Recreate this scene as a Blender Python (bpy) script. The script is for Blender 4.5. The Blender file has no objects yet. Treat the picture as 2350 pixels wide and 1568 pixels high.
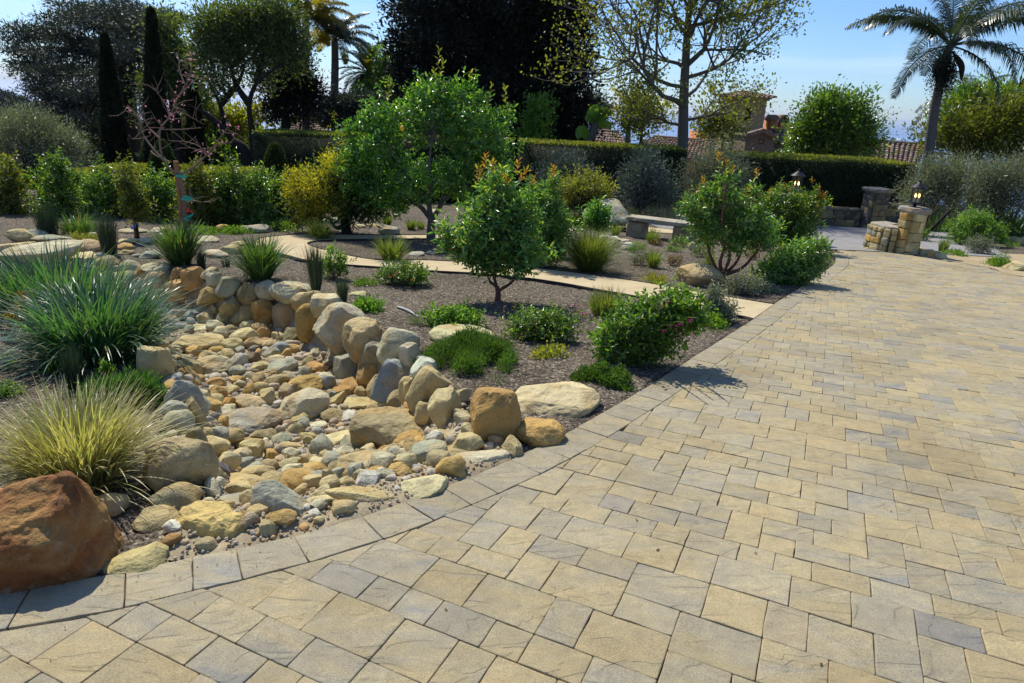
import bpy, math, random
import numpy as np
from mathutils import Vector, Matrix, noise

# ---------------------------------------------------------------- camera, sky, sun, exposure
scene = bpy.context.scene
col = scene.collection
PITCH, ROLL, EYE = math.radians(19.2), math.radians(2.83), 1.6
cf = np.array([0, math.cos(PITCH), -math.sin(PITCH)])
_r = np.array([1., 0, 0]); _u = np.cross(_r, cf)
cr = _r * math.cos(ROLL) + _u * math.sin(ROLL)
cu = -_r * math.sin(ROLL) + _u * math.cos(ROLL)
EYEP = np.array([0, 0, EYE])
camd = bpy.data.cameras.new("camera"); cam = bpy.data.objects.new("camera", camd); col.objects.link(cam)
camd.lens = 24; camd.sensor_width = 36; camd.clip_end = 60000; camd.clip_start = 0.05
cam.matrix_world = Matrix(((cr[0], cu[0], -cf[0], 0), (cr[1], cu[1], -cf[1], 0), (cr[2], cu[2], -cf[2], EYE), (0, 0, 0, 1)))
scene.camera = cam

SUN_AZ = math.radians(-33)      # measured from +Y towards +X
SUN_EL = math.radians(52)
sun_dir = Vector((math.sin(SUN_AZ) * math.cos(SUN_EL), math.cos(SUN_AZ) * math.cos(SUN_EL), math.sin(SUN_EL)))
sd = bpy.data.lights.new("sun", 'SUN'); sd.energy = 5.0; sd.angle = math.radians(0.5); sd.color = (1.0, 0.95, 0.84)
sun = bpy.data.objects.new("sun", sd); col.objects.link(sun)
sun.rotation_euler = (-sun_dir).to_track_quat('-Z', 'Y').to_euler()

world = bpy.data.worlds.new("World"); scene.world = world; world.use_nodes = True
wn = world.node_tree; wn.nodes.clear()
wo = wn.nodes.new('ShaderNodeOutputWorld'); wb = wn.nodes.new('ShaderNodeBackground')
sky = wn.nodes.new('ShaderNodeTexSky'); sky.sky_type = 'NISHITA'; sky.sun_disc = False
sky.sun_elevation = SUN_EL; sky.sun_rotation = SUN_AZ
sky.altitude = 150; sky.air_density = 1.0; sky.dust_density = 0.35; sky.ozone_density = 4.0
wb.inputs['Strength'].default_value = 0.112
# thin cirrus streaks, laid out in world directions
tc = wn.nodes.new('ShaderNodeTexCoord'); mp = wn.nodes.new('ShaderNodeMapping')
mp.inputs['Scale'].default_value = (1.2, 1.6, 16); mp.inputs['Rotation'].default_value = (0.0, 0.07, 0.3)
nz = wn.nodes.new('ShaderNodeTexNoise'); nz.inputs['Scale'].default_value = 1.6; nz.inputs['Detail'].default_value = 6; nz.inputs['Roughness'].default_value = .55
rp = wn.nodes.new('ShaderNodeValToRGB'); rp.color_ramp.elements[0].position = .5; rp.color_ramp.elements[0].color = (0, 0, 0, 1)
rp.color_ramp.elements[1].position = .8; rp.color_ramp.elements[1].color = (.42, .42, .42, 1)
mx = wn.nodes.new('ShaderNodeMixRGB'); mx.inputs[2].default_value = (8.2, 9.0, 10.0, 1)
tint = wn.nodes.new('ShaderNodeMixRGB'); tint.blend_type = 'MULTIPLY'; tint.inputs[0].default_value = 1; tint.inputs[2].default_value = (.74, .94, 1.24, 1)
L = wn.links.new
L(tc.outputs['Generated'], mp.inputs[0]); L(mp.outputs[0], nz.inputs[0]); L(nz.outputs['Fac'], rp.inputs[0])
L(sky.outputs[0], tint.inputs[1]); L(tint.outputs[0], mx.inputs[1]); L(rp.outputs[0], mx.inputs[0]); L(mx.outputs[0], wb.inputs[0]); L(wb.outputs[0], wo.inputs[0])
scene.view_settings.view_transform = 'Standard'; scene.view_settings.look = 'None'
scene.view_settings.gamma = 1; scene.view_settings.exposure = 0.15; scene.view_settings.use_curve_mapping = False
scene.cycles.max_bounces = 6; scene.cycles.diffuse_bounces = 3; scene.cycles.glossy_bounces = 2; scene.cycles.transmission_bounces = 4
scene.cycles.caustics_reflective = False; scene.cycles.caustics_refractive = False

rng = np.random.default_rng(11); random.seed(11)

# ---------------------------------------------------------------- surveying: points of the place read off sight lines
FV = 24 / 36 * 2350
def ray(vx, vy):
    d = cf + cr * (vx - 1175) / FV - cu * (vy - 784) / FV
    return d
def at(vx, vy, Y):
    d = ray(vx, vy); return EYEP + d * (Y / d[1])
def mpp(p):                      # metres per reference pixel at a point
    return float((np.asarray(p) - EYEP) @ cf) / FV
def V5(x, y): return ((300 + x / 2.24) * .94, (600 + y / 2.24) * .94)
def V4(x, y): return ((x / 2.765) * .94, (500 + y / 2.765) * .94)
def C1(x, y): return ((650 + x / 2.613) * .94, (450 + y / 2.613) * .94)
def C2(x, y): return ((1300 + x / 2.751) * .94, (380 + y / 2.751) * .94)
def SS(x, y): return (x * .94, y * .94)
def VV(x, y): return (x, y)

def sstep(a, b, x):
    t = np.clip((np.asarray(x, float) - a) / (b - a), 0, 1); return t * t * (3 - 2 * t)
def T0(x, y):
    y = np.asarray(y, float)
    z = -0.06 * np.maximum(y - 2, 0) - 0.03 * np.maximum(y - 12.3, 0) - 0.06 * np.maximum(y - 23, 0) - .1 * np.maximum(y - 60, 0)
    return z + 0 * np.asarray(x, float)
def hitT(vx, vy, fn, h=0.0, far=70):
    d = ray(vx, vy); t = np.geomspace(.6, far, 5000)
    P = EYEP[None] + d[None] * t[:, None]
    s = P[:, 2] - fn(P[:, 0], P[:, 1]) - h
    i = np.argmax(s < 0)
    return P[i] if s[i] < 0 else P[-1]
def catmull(pts, n=10):
    P = np.array(pts, float); P = np.vstack([2 * P[0] - P[1], P, 2 * P[-1] - P[-2]]); out = []
    for i in range(1, len(P) - 2):
        for k in range(n):
            t = k / n
            out.append(.5 * ((2 * P[i]) + (-P[i - 1] + P[i + 1]) * t + (2 * P[i - 1] - 5 * P[i] + 4 * P[i + 1] - P[i + 2]) * t * t + (-P[i - 1] + 3 * P[i] - 3 * P[i + 1] + P[i + 2]) * t ** 3))
    out.append(P[-2]); return np.array(out)
def pl_dist(px, py, pl):
    px = np.asarray(px, float); py = np.asarray(py, float); best = np.full(px.shape, 1e9)
    for a, b in zip(pl[:-1], pl[1:]):
        dx, dy = b[0] - a[0], b[1] - a[1]; q = dx * dx + dy * dy + 1e-12
        t = np.clip(((px - a[0]) * dx + (py - a[1]) * dy) / q, 0, 1)
        best = np.minimum(best, np.hypot(px - a[0] - t * dx, py - a[1] - t * dy))
    return best
def inside(px, py, poly):
    px = np.asarray(px, float); py = np.asarray(py, float); c = np.zeros(px.shape, bool); n = len(poly)
    for i in range(n):
        x0, y0 = poly[i][:2]; x1, y1 = poly[(i + 1) % n][:2]
        if y0 == y1: continue
        m = ((y0 > py) != (y1 > py)) & (px < (x1 - x0) * (py - y0) / (y1 - y0) + x0)
        c ^= m
    return c

# driveway outline
edge_px = [(0, 1443), (152, 1424), (274, 1403), (447, 1365), (558, 1345), (686, 1317), (784, 1291), (944, 1243), (1034, 1208), (1104, 1182), (1211, 1139), (1310, 1094), (1400, 1048), (1490, 997), (1576, 947), (1700, 868), (1838, 780), (1889, 743), (1980, 685), (2030, 650), (2040, 635), (2033, 618), (2020, 611)]
drive_edge = [hitT(*SS(*p), T0)[:2] for p in edge_px]
d0 = drive_edge[0] - drive_edge[1]; d0 /= np.linalg.norm(d0)
drive_edge = catmull([drive_edge[0] + d0 * 1.2] + drive_edge, 8)
right_px = [(2112, 612), (2215, 620), (2330, 640), (2420, 655), (2500, 676)]
right_edge = [hitT(*SS(*p), T0)[:2] for p in right_px]
right_edge = right_edge + [np.array([9.5, 9.2]), np.array([10.5, 6.5])]
DRIVE = list(map(tuple, drive_edge)) + list(map(tuple, right_edge)) + [(10.5, -1.5), (-3.0, -1.5)]

# creek outline
bankR_px = [VV(1180, 1040), VV(1120, 985), VV(1060, 915), VV(1000, 865), VV(975, 833), VV(925, 780), VV(860, 742), VV(790, 706), VV(746, 686), VV(675, 650), VV(614, 648), VV(525, 640), VV(446, 623), VV(362, 606), VV(299, 600), VV(250, 589), VV(184, 581), VV(95, 590), VV(-40, 596)]
bankL_px = [VV(395, 1235), VV(400, 1110), VV(395, 1000), VV(380, 900), VV(350, 820), VV(300, 755), VV(220, 700), VV(100, 668), VV(-60, 650)]
bankR = catmull([hitT(*p, T0)[:2] for p in bankR_px], 6); bankL = catmull([hitT(*p, T0)[:2] for p in bankL_px], 6)
CREEK = list(map(tuple, bankR)) + list(map(tuple, bankL[::-1])) + [tuple(hitT(*q, T0)[:2]) for q in ((330, 1262), (300, 1300), (490, 1298), (710, 1256), (910, 1186), (1060, 1130), (1190, 1075))]

# path outline, pairs (near edge, far edge)
path_px = [(C2(1480, 1100), C2(1620, 1000)), (C2(1380, 1078), C2(1480, 978)), (C2(1000, 1015), C2(1100, 915)), (C2(700, 950), C2(760, 855)), (C2(450, 905), C2(500, 818)), (C2(200, 860), C2(250, 785)), (C2(0, 830), C2(30, 757)), (C1(1600, 597), C1(1650, 525)), (C1(1370, 573), C1(1370, 505)), (C1(1000, 552), C1(1000, 485)), (C1(700, 530), C1(720, 485)), (C1(500, 515), C1(500, 450)), (C1(270, 490), C1(370, 420)), (C1(130, 455), C1(290, 396)), (C1(0, 425), C1(262, 380)), (C1(-70, 385), C1(285, 370)), (C1(-30, 345), C1(340, 362)), (C1(200, 322), C1(450, 356)), (C1(430, 322), C1(600, 353)), (C1(900, 325), C1(900, 350)), (C1(1240, 322), C1(1240, 346)), (C1(1500, 312), C1(1500, 338)), (C1(1750, 285), C1(1760, 318)), (C1(1930, 266), C1(1960, 300)), (C2(420, 470), C2(420, 505)), (C2(700, 478), C2(700, 512)), (C2(1000, 495), C2(1000, 530)), (C2(1250, 510), C2(1250, 545))]
pathA = catmull([hitT(*a, T0)[:2] for a, b in path_px], 5); pathB = catmull([hitT(*b, T0)[:2] for a, b in path_px], 5)

GX0, GX1, GY0, GY1, GS = -12.0, 5.0, 0.6, 13.0, 0.04
gx = np.arange(GX0, GX1, GS); gy = np.arange(GY0, GY1, GS); GXX, GYY = np.meshgrid(gx, gy)
def fbm(x, y, s, seed=0):       # cheap smooth noise from rotated sines
    r = np.random.default_rng(seed); v = 0
    for k in range(7):
        a = r.uniform(0, 6.28); f = s * r.uniform(.6, 1.9); v = v + np.sin((x * math.cos(a) + y * math.sin(a)) * f + r.uniform(0, 6.28)) / 7
    return v
inC = inside(GXX, GYY, CREEK); dR = pl_dist(GXX, GYY, bankR); dL = pl_dist(GXX, GYY, bankL); dD = pl_dist(GXX, GYY, drive_edge)
DEPTH = np.where(inC, .44 * sstep(0, .30, dR) * sstep(0, .45, dL) * sstep(.05, 1.5, dD), 0)
PATHM = np.zeros(GXX.shape, bool)
for i in range(len(pathA) - 1):
    PATHM |= inside(GXX, GYY, [pathA[i], pathA[i + 1], pathB[i + 1], pathB[i]])
GZ = T0(GXX, GYY) - DEPTH + (.012 * fbm(GXX, GYY, 9, 1) + .03 * fbm(GXX, GYY, 2.2, 2)) * sstep(0, .3, dD)
GZ = np.where(inC, GZ + .03 * fbm(GXX, GYY, 14, 5), GZ)
inD = inside(GXX, GYY, DRIVE)
GZ = np.where(PATHM & ~inD, T0(GXX, GYY) - .03, GZ)
GZ = np.where(inD & (dD > .03), GZ - .08, GZ - .012)
def H(x, y):
    x = np.asarray(x, float); y = np.asarray(y, float)
    fx = np.clip((x - GX0) / GS, 0, len(gx) - 1.001); fy = np.clip((y - GY0) / GS, 0, len(gy) - 1.001)
    i = fx.astype(int); j = fy.astype(int); u = fx - i; v = fy - j
    z = GZ[j, i] * (1 - u) * (1 - v) + GZ[j, i + 1] * u * (1 - v) + GZ[j + 1, i] * (1 - u) * v + GZ[j + 1, i + 1] * u * v
    out = (x < GX0) | (x > gx[-1]) | (y < GY0) | (y > gy[-1])
    return np.where(out, T0(x, y), z)
def hit(v, h=0.0): return hitT(v[0], v[1], H, h)
def ground(x, y): return float(H(x, y))

# ---------------------------------------------------------------- mesh helpers
class MB:
    def __init__(s): s.v = []; s.f = {}; s.n = 0
    def add(s, V, F):
        V = np.asarray(V, float).reshape(-1, 3); F = np.asarray(F, int)
        s.v.append(V); s.f.setdefault(F.shape[1], []).append(F + s.n); s.n += len(V); return s
    def poly(s, V):
        V = np.asarray(V, float); return s.add(V, [list(range(len(V)))])
    def mesh(s, name, mat=None, smooth=False):
        me = bpy.data.meshes.new(name)
        if s.n:
            V = np.vstack(s.v); me.vertices.add(len(V)); me.vertices.foreach_set('co', V.ravel())
            loops = []; tot = []
            for k, fl in s.f.items():
                F = np.vstack(fl); loops.append(F.ravel()); tot.append(np.full(len(F), k))
            loops = np.concatenate(loops); tot = np.concatenate(tot); st = np.concatenate([[0], np.cumsum(tot)[:-1]])
            me.loops.add(len(loops)); me.loops.foreach_set('vertex_index', loops)
            me.polygons.add(len(tot)); me.polygons.foreach_set('loop_start', st); me.polygons.foreach_set('loop_total', tot)
            if smooth: me.polygons.foreach_set('use_smooth', np.ones(len(tot), bool))
            me.update(calc_edges=True)
        if mat: me.materials.append(mat)
        return me
def link(name, me, parent=None, loc=None):
    o = bpy.data.objects.new(name, me); col.objects.link(o)
    if parent is not None: o.parent = parent
    if loc is not None: o.location = tuple(float(c) for c in loc)
    return o
def part(name, mb, mat, parent=None, smooth=False, kind=None):
    """a mesh in world coordinates, linked; vertices are stored relative to the parent's origin"""
    if parent is not None:
        off = np.array(parent.location); mb.v = [v - off for v in mb.v]
    o = link(name, mb.mesh(name, mat, smooth), parent)
    if kind: o['kind'] = kind
    return o
def tag(o, label, cat, group=None):
    o['label'] = label; o['category'] = cat
    if group: o['group'] = group
    return o
def struct(o): o['kind'] = 'structure'; return o
def empty(name, loc, label=None, cat=None, group=None):
    o = bpy.data.objects.new(name, None); col.objects.link(o); o.location = tuple(float(c) for c in loc); o.empty_display_size = .2
    if label: tag(o, label, cat, group)
    return o
def thing(name, mb, mat, loc, label, cat, group=None, smooth=False):
    mb.v = [v - np.asarray(loc, float) for v in mb.v]
    return tag(link(name, mb.mesh(name, mat, smooth), None, loc), label, cat, group)
def norm(a): return a / (np.linalg.norm(a, axis=-1, keepdims=True) + 1e-9)
def box(mb, c, s, R=None):
    v = np.array([[x, y, z] for x in (-1, 1) for y in (-1, 1) for z in (-1, 1)], float) * np.array(s) / 2
    if R is not None: v = v @ np.array(R).T
    return mb.add(v + np.array(c), [(0, 1, 3, 2), (4, 6, 7, 5), (0, 4, 5, 1), (2, 3, 7, 6), (0, 2, 6, 4), (1, 5, 7, 3)])
def tube(mb, P, R, n=6, cap=True):
    P = np.asarray(P, float); R = np.broadcast_to(np.asarray(R, float), (len(P),)); m = len(P)
    t = np.gradient(P, axis=0); t = norm(t); ref = np.where(np.abs(t[:, 2:3]) > .9, [[1., 0, 0]], [[0, 0, 1.]])
    a = norm(np.cross(t, ref)); b = np.cross(t, a)
    for i in range(1, m):
        if a[i] @ a[i - 1] < 0: a[i] = -a[i]; b[i] = -b[i]
    an = np.arange(n) * 2 * math.pi / n
    V = P[:, None] + R[:, None, None] * (a[:, None] * np.cos(an)[None, :, None] + b[:, None] * np.sin(an)[None, :, None])
    i, j = np.meshgrid(np.arange(m - 1), np.arange(n), indexing='ij'); i = i.ravel(); j = j.ravel(); k = (j + 1) % n
    mb.add(V.reshape(-1, 3), np.stack([i * n + j, i * n + k, (i + 1) * n + k, (i + 1) * n + j], 1))
    if cap:
        mb.poly(V[-1]); mb.poly(V[0][::-1])
    return mb
def leaves(mb, P, D, L, W, hexa=True, curl=.25, N=None):
    """leaf blades at P along D; folded on the midrib"""
    n = len(P); D = norm(D)
    if N is None: N = rng.normal(size=(n, 3))
    S = norm(np.cross(D, N)); U = np.cross(S, D)
    L = np.broadcast_to(L, (n,))[:, None]; W = np.broadcast_to(W, (n,))[:, None]
    if hexa:
        loc = [(0, 0, 0), (-.42, .3, .12), (-.38, .68, .10), (0, 1, -curl), (.38, .68, .10), (.42, .3, .12)]
        V = np.stack([P + S * W * a + D * L * b + U * (W * c if i != 3 else L * c * .6) for i, (a, b, c) in enumerate(loc)], 1)
        i = np.arange(n)[:, None] * 6
        mb.add(V.reshape(-1, 3), np.vstack([i + [0, 1, 2, 3], i + [0, 3, 4, 5]]))
    else:
        V = np.stack([P, P + D * L * .45 - S * W * .5 + U * W * .15, P + D * L, P + D * L * .45 + S * W * .5 + U * W * .15], 1)
        i = np.arange(n)[:, None] * 4
        mb.add(V.reshape(-1, 3), np.vstack([i + [0, 1, 2], i + [0, 2, 3]]))
    return mb
def whorls(mb, P, axis, k, length, L, W, curl=.25):
    """shoots: k leaves set spirally along each axis"""
    m = len(P); d = norm(axis); ref = norm(np.cross(d, np.tile([.31, .22, 1.], (m, 1)))); b = np.cross(d, ref)
    t = np.linspace(.0, 1, k)[None, :, None]; a = (np.arange(k) * 2.4)[None, :, None] + rng.uniform(0, 6.28, (m, 1, 1)) + rng.normal(0, .25, (m, k, 1))
    ln = np.broadcast_to(np.asarray(length, float).reshape(-1, 1, 1), (m, 1, 1)) * rng.uniform(.6, 1.35, (m, 1, 1))
    Q = P[:, None] + d[:, None] * (t - .5) * ln
    D = ref[:, None] * np.cos(a) + b[:, None] * np.sin(a) + d[:, None] * (.15 + 1.1 * t ** 1.5) + rng.normal(0, .18, (m, k, 3))
    s = rng.uniform(.6, 1.15, (m, k)) * (1 - .3 * np.abs(t[..., 0] - .55)); n = m * k
    leaves(mb, Q.reshape(n, 3), D.reshape(n, 3), (L * s).ravel(), (W * s).ravel(), True, curl, N=np.repeat(d, k, 0) + rng.normal(0, .35, (n, 3)))
def blades(mb, P, az, lean, L, W, droop=.8, seg=5, twist=.4):
    """grass blades: start at P, leaning by 'lean' from vertical, bending over by 'droop' radians"""
    n = len(P); az = np.broadcast_to(az, (n,)); L = np.broadcast_to(L, (n,)); W = np.broadcast_to(W, (n,)); lean = np.broadcast_to(lean, (n,)); droop = np.broadcast_to(droop, (n,))
    hz = np.stack([np.cos(az), np.sin(az), 0 * az], 1); up = np.array([[0, 0, 1.]]); C = P.copy(); rows = []
    sa = az + math.pi / 2 + rng.normal(0, twist, n); side = np.stack([np.cos(sa), np.sin(sa), 0 * az], 1)
    for k in range(seg + 1):
        t = k / seg; w = W * (1 - t ** 2.2) * (.6 + .8 * min(t * 3, 1)) * .5 + .0004
        rows.append(np.stack([C - side * w[:, None], C + side * w[:, None]], 1))
        a = lean + droop * t ** 1.4
        C = C + (hz * np.sin(a)[:, None] + up * np.cos(a)[:, None]) * (L / seg)[:, None]
    V = np.stack(rows, 1).reshape(n, -1, 3); m = 2 * (seg + 1)
    base = np.arange(n)[:, None, None] * m; k = np.arange(seg)[None, :, None] * 2
    mb.add(V.reshape(-1, 3), (base + k + np.array([0, 1, 3, 2])[None, None]).reshape(-1, 4)); return mb

# ---------------------------------------------------------------- materials
def nm(name):
    m = bpy.data.materials.new(name); m.use_nodes = True; nt = m.node_tree; nt.nodes.clear(); return m, nt
def nd(nt, typ, **k):
    n = nt.nodes.new(typ)
    for a, b in k.items():
        if a.startswith('i_'):
            key = a[2:]; key = int(key) if key.isdigit() else key.replace('_', ' ')
            n.inputs[key].default_value = b
        else: setattr(n, a, b)
    return n
def ramp(nt, fac, stops):
    r = nt.nodes.new('ShaderNodeValToRGB'); e = r.color_ramp.elements
    while len(e) < len(stops): e.new(.5)
    for q, (p, c) in zip(e, stops):
        q.position = p; q.color = (*c, 1) if len(c) == 3 else c
    nt.links.new(fac, r.inputs[0]); return r.outputs[0]
def mixc(nt, fac, a, b, mode='MIX'):
    m = nt.nodes.new('ShaderNodeMixRGB'); m.blend_type = mode
    for s, v in ((0, fac), (1, a), (2, b)):
        if isinstance(v, bpy.types.NodeSocket): nt.links.new(v, m.inputs[s])
        else: m.inputs[s].default_value = v if s == 0 else (*v, 1)
    return m.outputs[0]
def noisen(nt, vec, scale, detail=4, rough=.6, dist=0):
    n = nd(nt, 'ShaderNodeTexNoise'); n.inputs['Scale'].default_value = scale; n.inputs['Detail'].default_value = detail
    n.inputs['Roughness'].default_value = rough; n.inputs['Distortion'].default_value = dist
    nt.links.new(vec, n.inputs['Vector']); return n.outputs['Fac']
def bump(nt, h, strength, dist, prev=None):
    b = nt.nodes.new('ShaderNodeBump'); b.inputs['Strength'].default_value = strength; b.inputs['Distance'].default_value = dist
    nt.links.new(h, b.inputs['Height'])
    if prev is not None: nt.links.new(prev, b.inputs['Normal'])
    return b.outputs[0]
def princ(nt, base, rough=.8, normal=None, spec=.3, metal=0):
    p = nt.nodes.new('ShaderNodeBsdfPrincipled')
    if isinstance(base, bpy.types.NodeSocket): nt.links.new(base, p.inputs['Base Color'])
    else: p.inputs['Base Color'].default_value = (*base, 1)
    if isinstance(rough, bpy.types.NodeSocket): nt.links.new(rough, p.inputs['Roughness'])
    else: p.inputs['Roughness'].default_value = rough
    p.inputs['Specular IOR Level'].default_value = spec; p.inputs['Metallic'].default_value = metal
    if normal is not None: nt.links.new(normal, p.inputs['Normal'])
    return p
def out(nt, sh):
    o = nt.nodes.new('ShaderNodeOutputMaterial'); nt.links.new(sh, o.inputs['Surface'])
def leaf_mat(name, cols, rough=.42, trans=.35, spec=.5, tcol=None, dead=False):
    """leaves: colour differs leaf by leaf, light passes through them"""
    m, nt = nm(name); g = nd(nt, 'ShaderNodeNewGeometry')
    if cols[0][1] > 1.35 * cols[0][2] and cols[0][1] > 1.25 * cols[0][0]: cols = [(a * 1.12 + .004, b * .9, c * 1.1 + .004) for a, b, c in cols]
    k = len(cols); c = ramp(nt, g.outputs['Random Per Island'], [(i / max(k - 1, 1) * (.95 if dead else 1), q) for i, q in enumerate(cols)] + ([(.985, (.26, .19, .09))] if dead else []))
    n = noisen(nt, g.outputs['Position'], 1.7, 2)
    c = mixc(nt, 1.0, c, ramp(nt, n, [(.3, (.72, .72, .72)), (.7, (1.25, 1.25, 1.2))]), 'MULTIPLY')
    p = princ(nt, c, rough, None, spec)
    t = nt.nodes.new('ShaderNodeBsdfTranslucent')
    tc_ = mixc(nt, 1.0, c, tcol or (1.5, 1.5, .42), 'MULTIPLY'); nt.links.new(tc_, t.inputs[0])
    mxs = nt.nodes.new('ShaderNodeMixShader'); mxs.inputs[0].default_value = trans
    nt.links.new(p.outputs[0], mxs.inputs[1]); nt.links.new(t.outputs[0], mxs.inputs[2]); out(nt, mxs.outputs[0]); return m
def simple(name, c, rough=.7, metal=0, spec=.3, bs=0, bscale=60, var=.25):
    m, nt = nm(name); g = nd(nt, 'ShaderNodeNewGeometry')
    n = noisen(nt, g.outputs['Position'], bscale, 4)
    cc = mixc(nt, 1.0, c, ramp(nt, n, [(.25, (1 - var,) * 3), (.75, (1 + var,) * 3)]), 'MULTIPLY')
    nrm = bump(nt, n, bs, .01) if bs else None
    out(nt, princ(nt, cc, rough, nrm, spec, metal).outputs[0]); return m
M = {}
# foliage families
M['citrus'] = leaf_mat('citrus_leaf', [(.047, .174, .028), (.070, .233, .034), (.106, .302, .047), (.233, .443, .070)], .27, .48, .7)
M['loquat'] = leaf_mat('broad_leaf', [(.060, .202, .049), (.096, .270, .060), (.134, .338, .068), (.324, .486, .096)], .29, .48, .65)
M['newleaf'] = leaf_mat('new_growth_leaf', [(.22, .24, .03), (.35, .20, .03), (.36, .12, .03)], .4, .45)
M['avocado'] = leaf_mat('avocado_leaf', [(.036, .091, .022), (.064, .137, .027), (.091, .164, .036)], .4, .3)
M['panicle'] = leaf_mat('yellow_panicle', [(.34, .33, .03), (.46, .43, .05), (.52, .44, .06)], .6, .4, .2)
M['laurel'] = leaf_mat('laurel_leaf', [(.040, .119, .024), (.070, .188, .029), (.119, .267, .040), (.257, .396, .059)], .28, .48, .65)
M['laurel2'] = leaf_mat('yellowish_laurel_leaf', [(.064, .115, .015), (.115, .178, .023), (.204, .255, .031)], .4, .48)
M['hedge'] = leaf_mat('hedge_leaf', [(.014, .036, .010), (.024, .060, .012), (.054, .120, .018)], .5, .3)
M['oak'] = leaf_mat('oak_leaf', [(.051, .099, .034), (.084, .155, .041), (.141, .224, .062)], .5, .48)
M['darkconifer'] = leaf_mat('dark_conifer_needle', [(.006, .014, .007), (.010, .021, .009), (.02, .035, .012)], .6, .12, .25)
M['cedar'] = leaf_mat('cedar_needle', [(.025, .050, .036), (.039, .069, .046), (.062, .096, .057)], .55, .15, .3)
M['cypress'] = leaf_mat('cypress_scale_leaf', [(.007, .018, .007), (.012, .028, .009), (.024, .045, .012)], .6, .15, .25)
M['olive'] = leaf_mat('olive_leaf', [(.102, .156, .066), (.162, .228, .102), (.288, .360, .204)], .42, .3, .4, (1.2, 1.3, .7))
M['greygreen'] = leaf_mat('grey_green_leaf', [(.126, .198, .126), (.180, .270, .162), (.270, .360, .216)], .5, .28)
M['bluegrey'] = leaf_mat('dusty_blue_leaf', [(.040, .066, .066), (.066, .100, .100), (.106, .145, .145)], .6, .2)
M['plane'] = leaf_mat('plane_leaf', [(.110, .173, .024), (.173, .250, .031), (.266, .344, .046)], .45, .48)
M['bright'] = leaf_mat('bright_green_leaf', [(.067, .199, .025), (.116, .282, .033), (.199, .396, .049)], .4, .48)
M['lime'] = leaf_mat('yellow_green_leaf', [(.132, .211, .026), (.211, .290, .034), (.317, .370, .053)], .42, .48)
M['flax'] = leaf_mat('flax_blade', [(.037, .127, .044), (.063, .171, .063), (.113, .228, .101), (.089, .177, .063)], .32, .34, .55, (1.3, 1.8, .45), dead=True)
M['grassgreen'] = leaf_mat('grass_blade', [(.043, .133, .031), (.073, .188, .043), (.121, .254, .061)], .36, .36, .5, dead=True)
M['yellowgrass'] = leaf_mat('yellow_grass_blade', [(.09, .19, .035), (.14, .25, .045), (.22, .31, .07)], .42, .4, .4, dead=True)
M['variegated'] = leaf_mat('variegated_blade', [(.30, .38, .09), (.42, .48, .15), (.60, .62, .30), (.24, .34, .08)], .38, .35, .4, (1.2, 1.3, .5), dead=True)
M['rush'] = leaf_mat('rush_stem', [(.018, .055, .022), (.03, .08, .03), (.045, .10, .035)], .45, .12)
M['fern'] = leaf_mat('feathery_leaf', [(.036, .132, .018), (.054, .180, .024), (.084, .240, .036)], .45, .4)
M['carpet'] = leaf_mat('ground_cover_leaf', [(.044, .132, .017), (.066, .176, .022), (.110, .231, .039)], .45, .38)
M['bronze'] = leaf_mat('bronze_leaf', [(.12, .12, .02), (.20, .15, .025), (.25, .10, .02)], .45, .4)
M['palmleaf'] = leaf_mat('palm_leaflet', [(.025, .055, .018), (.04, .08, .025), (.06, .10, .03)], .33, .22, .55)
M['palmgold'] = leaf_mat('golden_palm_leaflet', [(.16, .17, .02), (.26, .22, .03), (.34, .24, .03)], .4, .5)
M['agave'] = leaf_mat('agave_leaf', [(.06, .15, .03), (.09, .20, .04)], .4, .3)
M['orangeplant'] = leaf_mat('orange_tipped_leaf', [(.30, .12, .02), (.35, .2, .03), (.14, .16, .03)], .45, .4)
M['pinkpetal'] = leaf_mat('pink_petal', [(.75, .30, .42), (.85, .45, .55), (.70, .22, .36)], .6, .4, .2, (1.1, 1, 1.05))
M['magenta'] = leaf_mat('magenta_petal', [(.45, .02, .18), (.55, .04, .28)], .6, .35, .2, (1.1, 1, 1.05))
M['purple'] = leaf_mat('violet_petal', [(.13, .07, .42), (.20, .12, .50)], .6, .3, .2, (1, 1, 1.1))
M['redpetal'] = leaf_mat('red_petal', [(.65, .05, .02), (.7, .10, .03)], .6, .35, .2, (1.1, .9, .9))
M['lemon'] = simple('lemon_skin', (.75, .48, .03), .45)
M['barkgrey'] = simple('grey_bark', (.13, .11, .09), .9, 0, .2, .8, 30)
M['barkbrown'] = simple('brown_bark', (.085, .05, .032), .9, 0, .2, .8, 40)
M['barkred'] = simple('reddish_bark', (.14, .065, .04), .75, 0, .3, .5, 45)
M['barkdark'] = simple('dark_bark', (.035, .028, .022), .95, 0, .15, .8, 20)
M['barkpalm'] = simple('palm_bark', (.12, .105, .095), .9, 0, .2, .9, 18)
M['twig'] = simple('twig_bark', (.20, .13, .09), .8)
M['stake'] = simple('wooden_stake', (.30, .15, .07), .85, 0, .2, .5, 30)
M['tape'] = simple('green_tie_tape', (.03, .40, .28), .5)
M['redtape'] = simple('red_tape', (.70, .03, .02), .5)
M['bluetape'] = simple('blue_tag', (.15, .30, .65), .5)
M['iron'] = simple('black_iron', (.03, .028, .026), .45, .7, .5)
M['stucco'] = simple('orange_stucco', (.42, .18, .08), .95, 0, .1, .4, 8)
M['stuccotan'] = simple('tan_stucco', (.42, .27, .15), .95, 0, .1, .4, 8)
M['stuccodark'] = simple('brown_stucco', (.20, .14, .10), .95, 0, .1, .4, 8)  # a darker brown than the other stuccos
M['tile'] = None
M['glassdark'] = simple('window_glass', (.02, .025, .03), .08, 0, .8, 0, 5, .05)
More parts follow.
